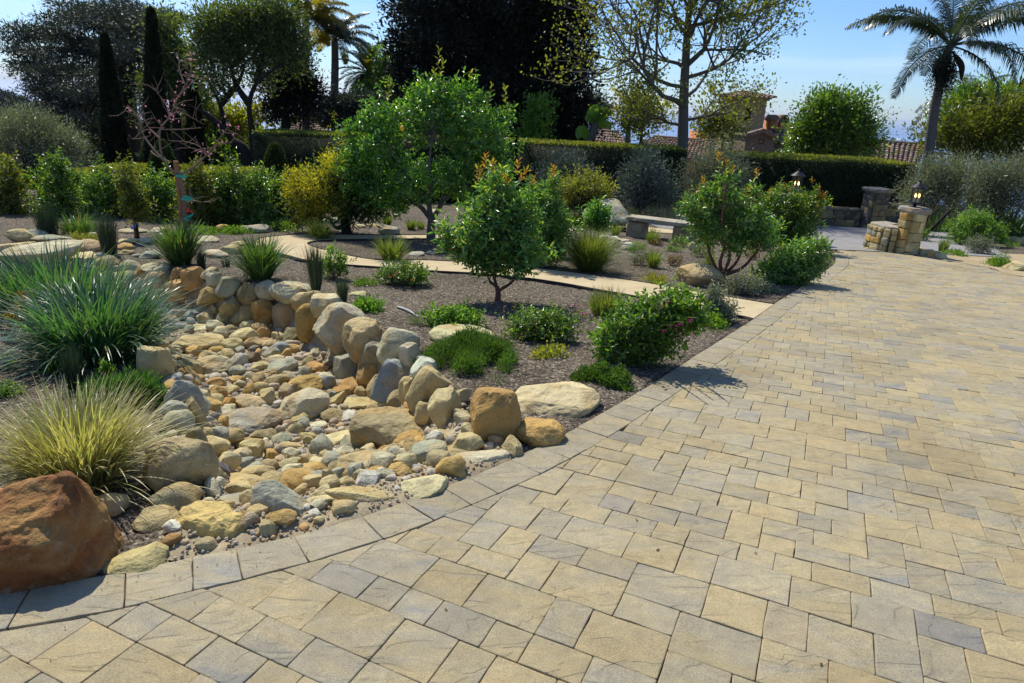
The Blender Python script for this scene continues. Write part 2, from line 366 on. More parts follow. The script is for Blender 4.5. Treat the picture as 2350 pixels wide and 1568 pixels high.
M['plastic'] = simple('pale_irrigation_tube', (.45, .44, .42), .5)
M['edging'] = simple('steel_edging', (.035, .028, .024), .8, .3)
M['mortar'] = simple('mortar', (.20, .17, .12), .95, 0, .1, .8, 50)

def rock_material():
    m, nt = nm('weathered_sandstone'); g = nd(nt, 'ShaderNodeNewGeometry'); oi = nd(nt, 'ShaderNodeObjectInfo')
    pos = nd(nt, 'ShaderNodeVectorMath', operation='ADD'); sc = nd(nt, 'ShaderNodeVectorMath', operation='SCALE'); sc.inputs['Scale'].default_value = 30
    cx = nd(nt, 'ShaderNodeCombineXYZ'); nt.links.new(oi.outputs['Random'], cx.inputs[0]); nt.links.new(oi.outputs['Random'], cx.inputs[2]); nt.links.new(cx.outputs[0], sc.inputs[0])
    nt.links.new(g.outputs['Position'], pos.inputs[0]); nt.links.new(sc.outputs[0], pos.inputs[1]); P = pos.outputs[0]
    base = oi.outputs['Color']
    n1 = noisen(nt, P, 5.5, 6, .62, .6); n2 = noisen(nt, P, 24, 6, .65); n3 = noisen(nt, P, 160, 3, .6); n4 = noisen(nt, P, 2.6, 3, .5, 1.2)
    c = mixc(nt, 1.0, base, ramp(nt, n1, [(.28, (.58, .55, .50)), (.5, (1, 1, 1)), (.75, (1.28, 1.28, 1.24))]), 'MULTIPLY')
    c = mixc(nt, ramp(nt, n4, [(.50, (0, 0, 0)), (.68, (.6, .6, .6))]), c, (.46, .29, .095))
    c = mixc(nt, ramp(nt, n2, [(.56, (0, 0, 0)), (.72, (.32, .32, .32))]), c, (.52, .47, .33))
    c = mixc(nt, ramp(nt, n2, [(.25, (.6, .6, .6)), (.40, (0, 0, 0))]), c, (.16, .13, .09))
    c = mixc(nt, 1.0, c, ramp(nt, n3, [(.3, (.84, .84, .84)), (.7, (1.14, 1.14, 1.14))]), 'MULTIPLY')
    vor = nd(nt, 'ShaderNodeTexVoronoi', feature='DISTANCE_TO_EDGE'); vor.inputs['Scale'].default_value = 4.2
    dis = nd(nt, 'ShaderNodeVectorMath', operation='ADD'); nv = nd(nt, 'ShaderNodeTexNoise'); nv.inputs['Scale'].default_value = 5; nv.inputs['Detail'].default_value = 5
    nt.links.new(P, nv.inputs['Vector']); nt.links.new(P, dis.inputs[0]); nt.links.new(nv.outputs['Color'], dis.inputs[1]); nt.links.new(dis.outputs[0], vor.inputs['Vector'])
    crack = ramp(nt, vor.outputs['Distance'], [(0, (0, 0, 0)), (.02, (1, 1, 1))])
    b = bump(nt, n1, .8, .05); b = bump(nt, crack, .35, .008, b); b = bump(nt, n2, .9, .018, b); b = bump(nt, n3, .6, .003, b)
    out(nt, princ(nt, c, .86, b, .25).outputs[0]); return m
M['rock'] = rock_material()
def tile_material():
    m, nt = nm('clay_roof_tile'); g = nd(nt, 'ShaderNodeNewGeometry')
    c = ramp(nt, g.outputs['Random Per Island'], [(0, (.13, .085, .06)), (.4, (.22, .15, .11)), (.75, (.30, .22, .17)), (1, (.26, .12, .07))])
    n = noisen(nt, g.outputs['Position'], 14, 4)
    c = mixc(nt, 1.0, c, ramp(nt, n, [(.3, (.7, .7, .7)), (.7, (1.2, 1.2, 1.2))]), 'MULTIPLY')
    out(nt, princ(nt, c, .85, None, .2).outputs[0]); return m
M['tile'] = tile_material()
def mulch_material():
    m, nt = nm('bark_mulch'); g = nd(nt, 'ShaderNodeNewGeometry'); P = g.outputs['Position']
    v = nd(nt, 'ShaderNodeTexVoronoi'); v.inputs['Scale'].default_value = 75; nt.links.new(P, v.inputs['Vector'])
    v2 = nd(nt, 'ShaderNodeTexVoronoi'); v2.inputs['Scale'].default_value = 34
    mp_ = nd(nt, 'ShaderNodeMapping'); mp_.inputs['Scale'].default_value = (1, 2.2, 1); mp_.inputs['Rotation'].default_value = (0, 0, .6); nt.links.new(P, mp_.inputs[0]); nt.links.new(mp_.outputs[0], v2.inputs['Vector'])
    sep = nd(nt, 'ShaderNodeSeparateColor'); nt.links.new(v.outputs['Color'], sep.inputs[0]); sep2 = nd(nt, 'ShaderNodeSeparateColor'); nt.links.new(v2.outputs['Color'], sep2.inputs[0])
    c = ramp(nt, sep.outputs[0], [(0, (.035, .028, .022)), (.45, (.125, .104, .076)), (.8, (.18, .153, .12)), (.93, (.30, .262, .20)), (1, (.44, .39, .30))])
    c2 = ramp(nt, sep2.outputs[1], [(0, (.7, .7, .7)), (1, (1.25, 1.23, 1.2))]); c = mixc(nt, 1.0, c, c2, 'MULTIPLY')
    big = noisen(nt, P, 1.3, 4); c = mixc(nt, 1.0, c, ramp(nt, big, [(.3, (.78, .75, .72)), (.7, (1.2, 1.18, 1.15))]), 'MULTIPLY')
    n = noisen(nt, P, 110, 4, .7)
    b = bump(nt, sep.outputs[1], 1.0, .012); b = bump(nt, n, .9, .008, b)
    out(nt, princ(nt, c, .95, b, .12).outputs[0]); return m
M['mulch'] = mulch_material()
def sand_material(name, a, bcol, fine=180, bs=.5):
    m, nt = nm(name); g = nd(nt, 'ShaderNodeNewGeometry'); P = g.outputs['Position']
    n = noisen(nt, P, 4, 5); n2 = noisen(nt, P, fine, 3, .7)
    c = ramp(nt, n, [(.3, a), (.7, bcol)]); c = mixc(nt, 1.0, c, ramp(nt, n2, [(.3, (.78, .78, .78)), (.7, (1.2, 1.2, 1.2))]), 'MULTIPLY')
    b = bump(nt, n2, bs, .004); b = bump(nt, n, .3, .02, b)
    out(nt, princ(nt, c, .95, b, .12).outputs[0]); return m
M['dg'] = sand_material('decomposed_granite', (.45, .355, .205), (.55, .45, .28), 120, .4)
M['bedsoil'] = sand_material('creek_gravel_soil', (.25, .20, .125), (.40, .33, .21), 70, .9)
M['joint'] = sand_material('joint_sand', (.07, .055, .035), (.13, .105, .07), 150, .6)
M['road'] = sand_material('grey_road_paving', (.22, .21, .21), (.30, .285, .27), 40, .4)
M['sandright'] = sand_material('sandy_soil', (.33, .25, .14), (.42, .34, .21), 90, .6)
def paver_material():
    m, nt = nm('tumbled_concrete_paver'); g = nd(nt, 'ShaderNodeNewGeometry'); P = g.outputs['Position']
    at_ = nd(nt, 'ShaderNodeAttribute', attribute_name='pid'); sep = nd(nt, 'ShaderNodeSeparateColor'); nt.links.new(at_.outputs['Color'], sep.inputs[0])
    off = nd(nt, 'ShaderNodeVectorMath', operation='SCALE'); off.inputs['Scale'].default_value = 40; nt.links.new(at_.outputs['Color'], off.inputs[0])
    pp = nd(nt, 'ShaderNodeVectorMath', operation='ADD'); nt.links.new(P, pp.inputs[0]); nt.links.new(off.outputs[0], pp.inputs[1])
    mp_ = nd(nt, 'ShaderNodeMapping'); mp_.inputs['Rotation'].default_value = (0, 0, math.radians(24)); mp_.inputs['Scale'].default_value = (1.3, 3.6, 1); nt.links.new(pp.outputs[0], mp_.inputs[0])
    st = noisen(nt, mp_.outputs[0], 2.2, 4, .55, .8)
    ad = nd(nt, 'ShaderNodeMath', operation='MULTIPLY_ADD'); nt.links.new(sep.outputs[0], ad.inputs[0]); ad.inputs[1].default_value = .40; nt.links.new(st, ad.inputs[2])
    c = ramp(nt, ad.outputs[0], [(.30, (.385, .295, .145)), (.60, (.365, .298, .165)), (.80, (.33, .285, .185)), (.96, (.295, .265, .19)), (1.1, (.255, .24, .20))])
    c = mixc(nt, ramp(nt, sep.outputs[1], [(.955, (0, 0, 0)), (.97, (.6, .6, .6))]), c, (.205, .20, .19))
    c = mixc(nt, 1.0, c, ramp(nt, sep.outputs[2], [(0, (.90, .90, .90)), (1, (1.08, 1.08, 1.08))]), 'MULTIPLY')
    n1 = noisen(nt, pp.outputs[0], 17, 5, .6); n2 = noisen(nt, P, 190, 4, .85); n3 = noisen(nt, P, 620, 2, .7)
    c = mixc(nt, 1.0, c, ramp(nt, n1, [(.3, (.86, .86, .87)), (.7, (1.1, 1.09, 1.07))]), 'MULTIPLY')
    c = mixc(nt, 1.0, c, ramp(nt, n2, [(.34, (.62, .61, .59)), (.5, (1, 1, 1)), (.66, (1.34, 1.32, 1.28))]), 'MULTIPLY')
    
    dirt = noisen(nt, P, 1.1, 5, .65); c = mixc(nt, 1.0, c, ramp(nt, dirt, [(.32, (.80, .79, .77)), (.5, (1, 1, 1)), (.7, (1.06, 1.06, 1.05))]), 'MULTIPLY')
    spot = noisen(nt, P, 38, 2, .5); c = mixc(nt, ramp(nt, spot, [(.68, (0, 0, 0)), (.76, (.45, .45, .45))]), c, (.16, .135, .10))
    # slate-like ledges running across the cast faces
    wv = nd(nt, 'ShaderNodeTexNoise'); wv.inputs['Scale'].default_value = 3.4; wv.inputs['Detail'].default_value = 2.2; wv.inputs['Roughness'].default_value = .5; wv.inputs['Distortion'].default_value = .9
    mp2 = nd(nt, 'ShaderNodeMapping'); mp2.inputs['Rotation'].default_value = (0, 0, math.radians(-50)); mp2.inputs['Scale'].default_value = (.9, 2.0, 1); nt.links.new(pp.outputs[0], mp2.inputs[0]); nt.links.new(mp2.outputs[0], wv.inputs['Vector'])
    led = ramp(nt, wv.outputs['Fac'], [(.0, (0, 0, 0)), (.42, (.2, .2, .2)), (.455, (.5, .5, .5)), (.60, (.62, .62, .62)), (.615, (.85, .85, .85)), (1, (1, 1, 1))])
    b = bump(nt, led, .85, .010); b = bump(nt, n1, .35, .006, b); b = bump(nt, n2, .8, .0026, b)
    out(nt, princ(nt, c, .78, b, .35).outputs[0]); return m
M['paver'] = paver_material()
# ================================================================ THE SETTING
# ground: one sheet, fine where the garden is, running down to the shore
def axis(a, b, fine0, fine1, step, grow=1.22):
    mid = list(np.arange(fine0, fine1 + 1e-6, step)); lo = []; s = step; x = fine0
    while x > a: s *= grow; x -= s; lo.append(max(x, a))
    hi = []; s = step; x = mid[-1]
    while x < b: s *= grow; x += s; hi.append(min(x, b))
    return np.array(lo[::-1] + mid + hi)
xs = axis(-900, 900, -9.0, 4.9, .05); ys = axis(-4, 420, .7, 12.9, .05)
X, Y = np.meshgrid(xs, ys)
Z = H(X, Y)
ind = inside(X, Y, DRIVE); dd = pl_dist(X, Y, drive_edge)
Z = np.where(ind, T0(X, Y) - .09, Z)
far = np.clip((Y - 26) / 60, 0, 1); Z = Z + far * (fbm(X, Y, .05, 3) * 2.0)
ny, nx = X.shape; i, j = np.meshgrid(np.arange(ny - 1), np.arange(nx - 1), indexing='ij'); i = i.ravel(); j = j.ravel()
g = MB().add(np.stack([X.ravel(), Y.ravel(), Z.ravel()], 1), np.stack([i * nx + j, i * nx + j + 1, (i + 1) * nx + j + 1, (i + 1) * nx + j], 1))
ground_o = struct(part('ground', g, M['mulch'], None, True))
# creek floor: sandy gravel between the banks
sel = inside(GXX, GYY, CREEK) & ((DEPTH > .02) | (pl_dist(GXX, GYY, drive_edge) < .45)) & ~(inD & (dD > .14))
sel2 = sel[:-1, :-1] & sel[1:, :-1] & sel[:-1, 1:] & sel[1:, 1:]
idx = np.arange(GXX.size).reshape(GXX.shape); a = np.argwhere(sel2)
F = np.stack([idx[a[:, 0], a[:, 1]], idx[a[:, 0], a[:, 1] + 1], idx[a[:, 0] + 1, a[:, 1] + 1], idx[a[:, 0] + 1, a[:, 1]]], 1)
used, inv = np.unique(F, return_inverse=True)
bed = MB().add(np.stack([GXX.ravel()[used], GYY.ravel()[used], np.where(inD, T0(GXX, GYY) - .03, GZ + .016).ravel()[used]], 1), inv.reshape(F.shape))
bed_o = struct(part('creek_bed', bed, M['bedsoil'], None, True))
# sea
sm, nt = nm('hazy_sea'); g_ = nd(nt, 'ShaderNodeNewGeometry'); mpp_ = nd(nt, 'ShaderNodeMapping'); mpp_.inputs['Scale'].default_value = (.0002, .002, 1); nt.links.new(g_.outputs['Position'], mpp_.inputs[0])
sn = noisen(nt, mpp_.outputs[0], 1.0, 4)
out(nt, princ(nt, ramp(nt, sn, [(.35, (.10, .19, .36)), (.65, (.16, .26, .43))]), .55, None, .5).outputs[0])
s = MB().add([(-60000, 150, -60), (60000, 150, -60), (60000, 50000, -60), (-60000, 50000, -60)], [(0, 1, 2, 3)])
struct(part('sea', s, sm))
# wooded headland far left
def ridge(name, prof, Yd, base, mat, crownsize, seed):
    """a long wooded ridge: rounded body plus tree crowns standing on it"""
    r = np.random.default_rng(seed); mb = MB(); P = np.array([at(x, y, Yd) for x, y in prof]); P = catmull(P, 8); n = len(P); D = Yd * .12
    rows = []
    for k, (dy, dz) in enumerate([(-1, base), (-.7, .45), (-.3, .85), (0, 1), (.4, .7), (1, base)]):
        zz = base + (P[:, 2] - base) * dz if dz <= 1 and k not in (0, 5) else np.full(n, base)
        rows.append(np.stack([P[:, 0], P[:, 1] + dy * D, zz], 1))
    V = np.stack(rows, 0).reshape(-1, 3); i, j = np.meshgrid(np.arange(5), np.arange(n - 1), indexing='ij'); i = i.ravel(); j = j.ravel()
    mb.add(V, np.stack([i * n + j, i * n + j + 1, (i + 1) * n + j + 1, (i + 1) * n + j], 1))
    for q in range(260):
        k = r.integers(0, n); f = r.uniform(-1, .1); p = P[k] + [r.normal(0, crownsize), f * D, 0]; p[2] = base + (P[k, 2] - base) * (1 - .55 * f * f) + r.uniform(-.3, .3) * crownsize
        c = p + r.normal(size=(70, 3)) * crownsize * np.array([.45, .45, .3])
        leaves(mb, c, r.normal(size=(70, 3)), crownsize * .35, crownsize * .3, False)
    o = part(name, mb, mat); o['kind'] = 'structure'; return o
headm = leaf_mat('distant_woodland', [(.02, .035, .03), (.035, .055, .045), (.05, .075, .06)], .8, .05, .1)
ridge('hills', [(-420, 190), (-260, 196), (-120, 202), (-40, 212), (0, 214), (12, 218), (30, 226), (60, 231), (110, 236), (200, 244), (300, 256)], 420, -55, headm, 3.4, 4)
# islands on the horizon at the right
isl = MB(); P = [at(x, y, 30000) for x, y in [(1960, 281), (2005, 276), (2050, 275), (2090, 278), (2130, 277), (2190, 281), (2260, 286), (2330, 292)]]
P = catmull(P, 5); n = len(P); V = np.vstack([P, P + [0, 2500, 0], P * [1, 1, 0] + [0, -1500, -62], P * [1, 1, 0] + [0, 4000, -62]])
fa = []
for k in range(n - 1):
    fa += [(2 * n + k, 2 * n + k + 1, k + 1, k), (k, k + 1, n + k + 1, n + k), (n + k, n + k + 1, 3 * n + k + 1, 3 * n + k)]
isl.add(V, fa); im, nt = nm('distant_island'); out(nt, princ(nt, (.17, .26, .42), .9).outputs[0])
struct(part('island', isl, im))

# ---- driveway: joint-sand bed, border course, field of tumbled pavers in three sizes
poly = np.array(DRIVE)
def sheet(name, poly, dz, mat, step=.6):
    """flat-ish polygon following the slope"""
    mn = poly.min(0); mxx = poly.max(0); ax = np.arange(mn[0], mxx[0] + step, step); ay = np.arange(mn[1], mxx[1] + step, step); mb = MB()
    for x in ax:
        for y in ay:
            q = clip_rect(poly, x, x + step, y, y + step)
            if q is not None and len(q) >= 3: mb.poly(np.column_stack([q, T0(q[:, 0], q[:, 1]) + dz]))
    return part(name, mb, mat)
def clip_half(q, p, nrm):
    """keep the side where (x-p).nrm <= 0"""
    if len(q) == 0: return q
    res = []; d = (q - p) @ nrm
    for k in range(len(q)):
        a, b = q[k], q[(k + 1) % len(q)]; da, db = d[k], d[(k + 1) % len(q)]
        if da <= 0: res.append(a)
        if (da < 0 < db) or (db < 0 < da): res.append(a + (b - a) * da / (da - db))
    return np.array(res)
def clip_rect(poly, x0, x1, y0, y1):
    q = poly
    for p, n_ in (((x0, 0), (-1, 0)), ((x1, 0), (1, 0)), ((0, y0), (0, -1)), ((0, y1), (0, 1))):
        q = clip_half(q, np.array(p), np.array(n_, float))
        if len(q) < 3: return None
    return q
drive = struct(sheet('driveway', poly, -.014, M['joint']))
U = .0665; ANG = math.radians(66.0); au = np.array([math.cos(ANG), math.sin(ANG)]); av = np.array([-math.sin(ANG), math.cos(ANG)])
BW = .195; GAP = .0022
# outline of the inner joint
tg = norm(np.gradient(drive_edge, axis=0)); nrm2 = np.stack([tg[:, 1], -tg[:, 0]], 1)      # towards the driveway
inner = drive_edge + nrm2 * BW
pav_rng = np.random.default_rng(5)
def paver_mesh(mb, q, near, pid):
    """one slab: rounded, slightly ragged arrises and a face that is never quite level"""
    q = np.asarray(q, float); c = q.mean(0); ts = (.022, .3, .7, .978) if near else (0,); ring = []
    for a, b in zip(q, np.roll(q, -1, 0)):
        e = b - a; le = np.linalg.norm(e)
        if le < 1e-4: continue
        nn_ = np.array([e[1], -e[0]]) / le
        for f in ts:
            w = pav_rng.normal(0, .0012) if near and .1 < f < .9 else 0
            ring.append(a + e * f + nn_ * w)
    ring = np.array(ring); n = len(ring); z0 = T0(ring[:, 0], ring[:, 1])
    tx, ty = pav_rng.normal(0, .005, 2); dz = pav_rng.normal(0, .0012); tz = (ring - c) @ np.array([tx, ty]) + dz
    bev = .0026 if near else .003; dirs = norm(c - ring)
    r1 = ring; r2 = ring + dirs * bev * .45; r3 = ring + dirs * bev * 1.5
    V = np.vstack([np.column_stack([r1, z0 - .02]), np.column_stack([r1, z0 + tz - bev * .9]), np.column_stack([r2, z0 + tz - bev * .3]), np.column_stack([r3, z0 + tz])])
    F = []
    for a in range(3):
        if a == 2 or near or True:
            for t in range(n):
                u = (t + 1) % n; F.append((a * n + t, a * n + u, (a + 1) * n + u, (a + 1) * n + t))
    mb.add(V, F); mb.add(V[3 * n:], [list(range(n))]); mb.cols = getattr(mb, 'cols', []) + [(len(V) + n, pid)]
def ccw(q):
    x, y = q[:, 0], q[:, 1]; return q if np.sum(x * np.roll(y, -1) - np.roll(x, -1) * y) > 0 else q[::-1]
def area(q): x, y = q[:, 0], q[:, 1]; return abs(np.sum(x * np.roll(y, -1) - np.roll(x, -1) * y)) / 2
tiles = []
# skyline packing: every valley stays at least two units wide
NU, NV = 270, 270; org = au * -3.0 + av * -9.5
# the field lies between -? along au and av; heights grow along au
sky_h = np.zeros(NV, int); prng = random.Random(3)
while True:
    h0 = sky_h.min()
    if h0 >= NU: break
    j0 = int(np.argmax(sky_h == h0)); w = 0
    while j0 + w < NV and sky_h[j0 + w] == h0: w += 1
    ws = [q for q in (2, 2, 2, 3, 3, 3, 4) if q == w or q <= w - 2] or [w]
    tw = prng.choice(ws); th = prng.choice({2: (2, 3, 3), 3: (2, 2, 3, 4), 4: (2, 3), 1: (2,)}.get(tw, (3,)))
    if j0 > 0 and j0 + w < NV:     # avoid lining up with the neighbour
        nb = sky_h[j0 - 1] - h0
        if th == nb and prng.random() < .6: th = 5 - th if th in (2, 3) else 3
    o = org + av * (h0 * U) + au * (j0 * U)
    q = np.array([o + au * GAP / 2 + av * GAP / 2, o + av * (th * U - GAP / 2) + au * GAP / 2, o + av * (th * U - GAP / 2) + au * (tw * U - GAP / 2), o + av * GAP / 2 + au * (tw * U - GAP / 2)])
    sky_h[j0:j0 + tw] += th; tiles.append(ccw(q))
allc = np.array([t.mean(0) for t in tiles])
# keep what lies on the driveway and in or near the field of view
infield = np.hypot(allc[:, 0], 0) < np.maximum(allc[:, 1], 0) * .95 + 2.4
field_poly = list(map(tuple, inner)) + list(map(tuple, right_edge)) + [(10.5, -1.5), (-3.0, -1.5)]
ddd = pl_dist(allc[:, 0], allc[:, 1], inner); ins = inside(allc[:, 0], allc[:, 1], field_poly)
kept = []
for t, c, d, s_, f_ in zip(tiles, allc, ddd, ins, infield):
    if not f_ or c[1] < .7: continue
    if d < .26:
        m_ = np.argsort(np.hypot(*(inner - c).T))[:3]; q = t
        for k in m_:
            q = clip_half(q, inner[k] + nrm2[k] * GAP, -nrm2[k])
            if len(q) < 3: break
        if len(q) >= 3 and area(q) > .0016: kept.append((ccw(q), False))
    elif s_: kept.append((t, False))
rp_ = np.array(right_edge)
kk = []
for q, b_ in kept:                         # trim along the far edge
    c = q.mean(0)
    if pl_dist(c[0:1], c[1:2], rp_)[0] < .25:
        m_ = int(np.argmin([np.hypot(*(c - (rp_[k] + rp_[k + 1]) / 2)) for k in range(len(rp_) - 1)])); e = rp_[m_ + 1] - rp_[m_]; e /= np.linalg.norm(e); nn_ = np.array([-e[1], e[0]])
        if (np.array([0., 5.]) - rp_[m_]) @ nn_ > 0: nn_ = -nn_
        q = clip_half(q, rp_[m_], nn_)
        if len(q) < 3 or area(q) < .002: continue
    if c[1] > 12.28: continue
    kk.append((q, b_))
kept = kk
# border course
s_acc = np.concatenate([[0], np.cumsum(np.hypot(*np.diff(drive_edge, axis=0).T))]); pos = .03; seq = [.15, .21, .29, .21, .22, .15, .29, .22]
k = 0
def on(pl, s): return np.array([np.interp(s, s_acc, pl[:, 0]), np.interp(s, s_acc, pl[:, 1])])
while pos < s_acc[-1] - .3:
    le = seq[k % 8] * prng.uniform(.96, 1.05); a0, a1 = pos + .002, pos + le - .002; k += 1; pos += le
    q = np.array([on(drive_edge, a0), on(drive_edge, a1), on(inner, a1) - 0, on(inner, a0)]); kept.append((ccw(q), True))
dist = np.array([np.hypot(q.mean(0)[0], q.mean(0)[1] - .0) + (99 if (abs(q.mean(0)[0]) > q.mean(0)[1] * .95 + .3 or q.mean(0)[1] < 1.3) else 0) for q, b in kept])
order = np.argsort(dist)
def set_pid(me, cols):
    a = me.color_attributes.new('pid', 'FLOAT_COLOR', 'POINT'); arr = np.concatenate([np.tile([*pid, 1.0], (n_, 1)) for n_, pid in cols]).astype(np.float32)
    a.data.foreach_set('color', arr.ravel())
rest = MB(); rest.cols = []
for rank, k in enumerate(order):
    q, b_ = kept[k]; pid = tuple(pav_rng.uniform(0, 1, 3))
    if b_: pid = (min(1, pid[0] * .4 + .6), pid[1] * .96, pid[2])
    if rank < 298:
        mb = MB(); paver_mesh(mb, q, True, pid); me = mb.mesh('paver', M['paver']); set_pid(me, mb.cols); link('paver', me, drive)
    else: paver_mesh(rest, q, False, pid)
me = rest.mesh('paver_field', M['paver']); set_pid(me, rest.cols); o = link('paver_field', me, drive); o['kind'] = 'stuff'

# lower road beyond the crest
road = np.array([tuple(drive_edge[-1] + [-.6, -.1]), (5.2, 12.2), (9, 12.35), (9.6, 13.6), (13.2, 19.8), (9, 20.2), (3.0, 20.2), (3.2, 15.5), (4.6, 13.3)])
struct(sheet('road', road, .012, M['road'], 1.0))
# sandy path across the garden, held by thin steel edging
def ribbon(name, A, B, dz, mat, n=4):
    mb = MB(); m = len(A); rows = [A + (B - A) * (k / n) for k in range(n + 1)]; V = []
    for r_ in rows: V.append(np.column_stack([r_, T0(r_[:, 0], r_[:, 1]) + dz + .004 * fbm(r_[:, 0], r_[:, 1], 5, 8)]))
    V = np.vstack(V); i, j = np.meshgrid(np.arange(n), np.arange(m - 1), indexing='ij'); i = i.ravel(); j = j.ravel()
    return part(name, mb.add(V, np.stack([i * m + j, i * m + j + 1, (i + 1) * m + j + 1, (i + 1) * m + j], 1)), mat, None, True)
path_o = struct(ribbon('path', pathA, pathB, .002, M['dg']))
for E_ in (pathA, pathB):
    V0 = np.column_stack([E_, T0(E_[:, 0], E_[:, 1])]); nn_ = np.stack([-np.gradient(E_[:, 1]), np.gradient(E_[:, 0])], 1); nn_ = norm(nn_) * .004
    a = V0 + np.column_stack([nn_, np.full(len(E_), .012)]); b = V0 + np.column_stack([-nn_, np.full(len(E_), .012)]); lo = [0, 0, .07]
    V = np.vstack([a - lo, a, b, b - lo]); m = len(E_); fa = []
    for k in range(m - 1):
        for r_ in range(3): fa.append((r_ * m + k, r_ * m + k + 1, (r_ + 1) * m + k + 1, (r_ + 1) * m + k))
    part('edging', MB().add(V, fa), M['edging'], path_o)
# sandy ground strip past the right edge
rs = [SS(2235, 628), SS(2330, 642), SS(2420, 655), SS(2520, 672), SS(2620, 690)]; rs2 = [SS(2290, 618), SS(2350, 620), SS(2430, 620), SS(2520, 622), SS(2620, 630)]
pa = catmull([np.array(p) for p in right_edge[1:5]] + [np.array([9.3, 9.35])], 5); pb = catmull([hitT(*p, T0)[:2] for p in rs2], 5); pb = np.stack([np.interp(np.linspace(0, 1, len(pa)), np.linspace(0, 1, len(pb)), pb[:, k]) for k in (0, 1)], 1)
struct(ribbon('sandy_path', pa, pb, .004, M['sandright'], 3))

# ---- loose wood chips on the beds, grit on the creek floor, crumbs by the kerb
r = np.random.default_rng(21); mb = MB(); N = 52000
x = r.uniform(-6.5, 4.6, N * 2); y = 1.2 + 8.5 * r.uniform(0, 1, N * 2) ** 1.35
okm = ~inside(x, y, DRIVE) & ~inside(x, y, CREEK) & (np.abs(x) < y * .85 + .7)
for i in range(len(pathA) - 1): okm &= ~inside(x, y, [pathA[i], pathA[i + 1], pathB[i + 1], pathB[i]])
x, y = x[okm][:N], y[okm][:N]; P = np.column_stack([x, y, H(x, y) + r.uniform(0, .006, len(x))]); D = r.normal(size=P.shape) * [1, 1, .25]
leaves(mb, P, D, r.uniform(.007, .030, len(x)) ** 1.0, r.uniform(.003, .010, len(x)), False, N=np.tile([0, 0, 1.], (len(x), 1)) + r.normal(0, .35, P.shape))
chip = leaf_mat('wood_chip', [(.05, .04, .032), (.10, .083, .066), (.17, .145, .115), (.36, .31, .23)], .9, 0, .1)
o = part('wood_chips', mb, chip); o['kind'] = 'stuff'

# crumbs of bark and dry leaves blown on to the paving
n = 900; s_ = r.uniform(0, s_acc[-1] - .5, n); off = np.abs(r.normal(0, .14, n)); bx = np.interp(s_, s_acc, drive_edge[:, 0]); by_ = np.interp(s_, s_acc, drive_edge[:, 1]); nx_ = np.interp(s_, s_acc, nrm2[:, 0]); ny_ = np.interp(s_, s_acc, nrm2[:, 1])
x = bx + nx_ * off; y = by_ + ny_ * off; xx_ = r.uniform(-1, 7, 90); yy_ = r.uniform(1.5, 10, 90); k_ = inside(xx_, yy_, DRIVE); x = np.concatenate([x, xx_[k_]]); y = np.concatenate([y, yy_[k_]])
P = np.column_stack([x, y, T0(x, y) + .004]); mb = MB(); sz_ = np.concatenate([r.uniform(.003, .011, n), r.uniform(.012, .028, int(k_.sum()))])
leaves(mb, P, r.normal(size=P.shape) * [1, 1, .15], sz_, sz_ * .45, False, N=np.tile([0, 0, 1.], (len(x), 1)) + r.normal(0, .3, P.shape))
litter = leaf_mat('dry_litter', [(.07, .05, .03), (.16, .10, .05), (.28, .19, .09)], .8, 0, .1)
o = part('leaf_litter', mb, litter); o['kind'] = 'stuff'
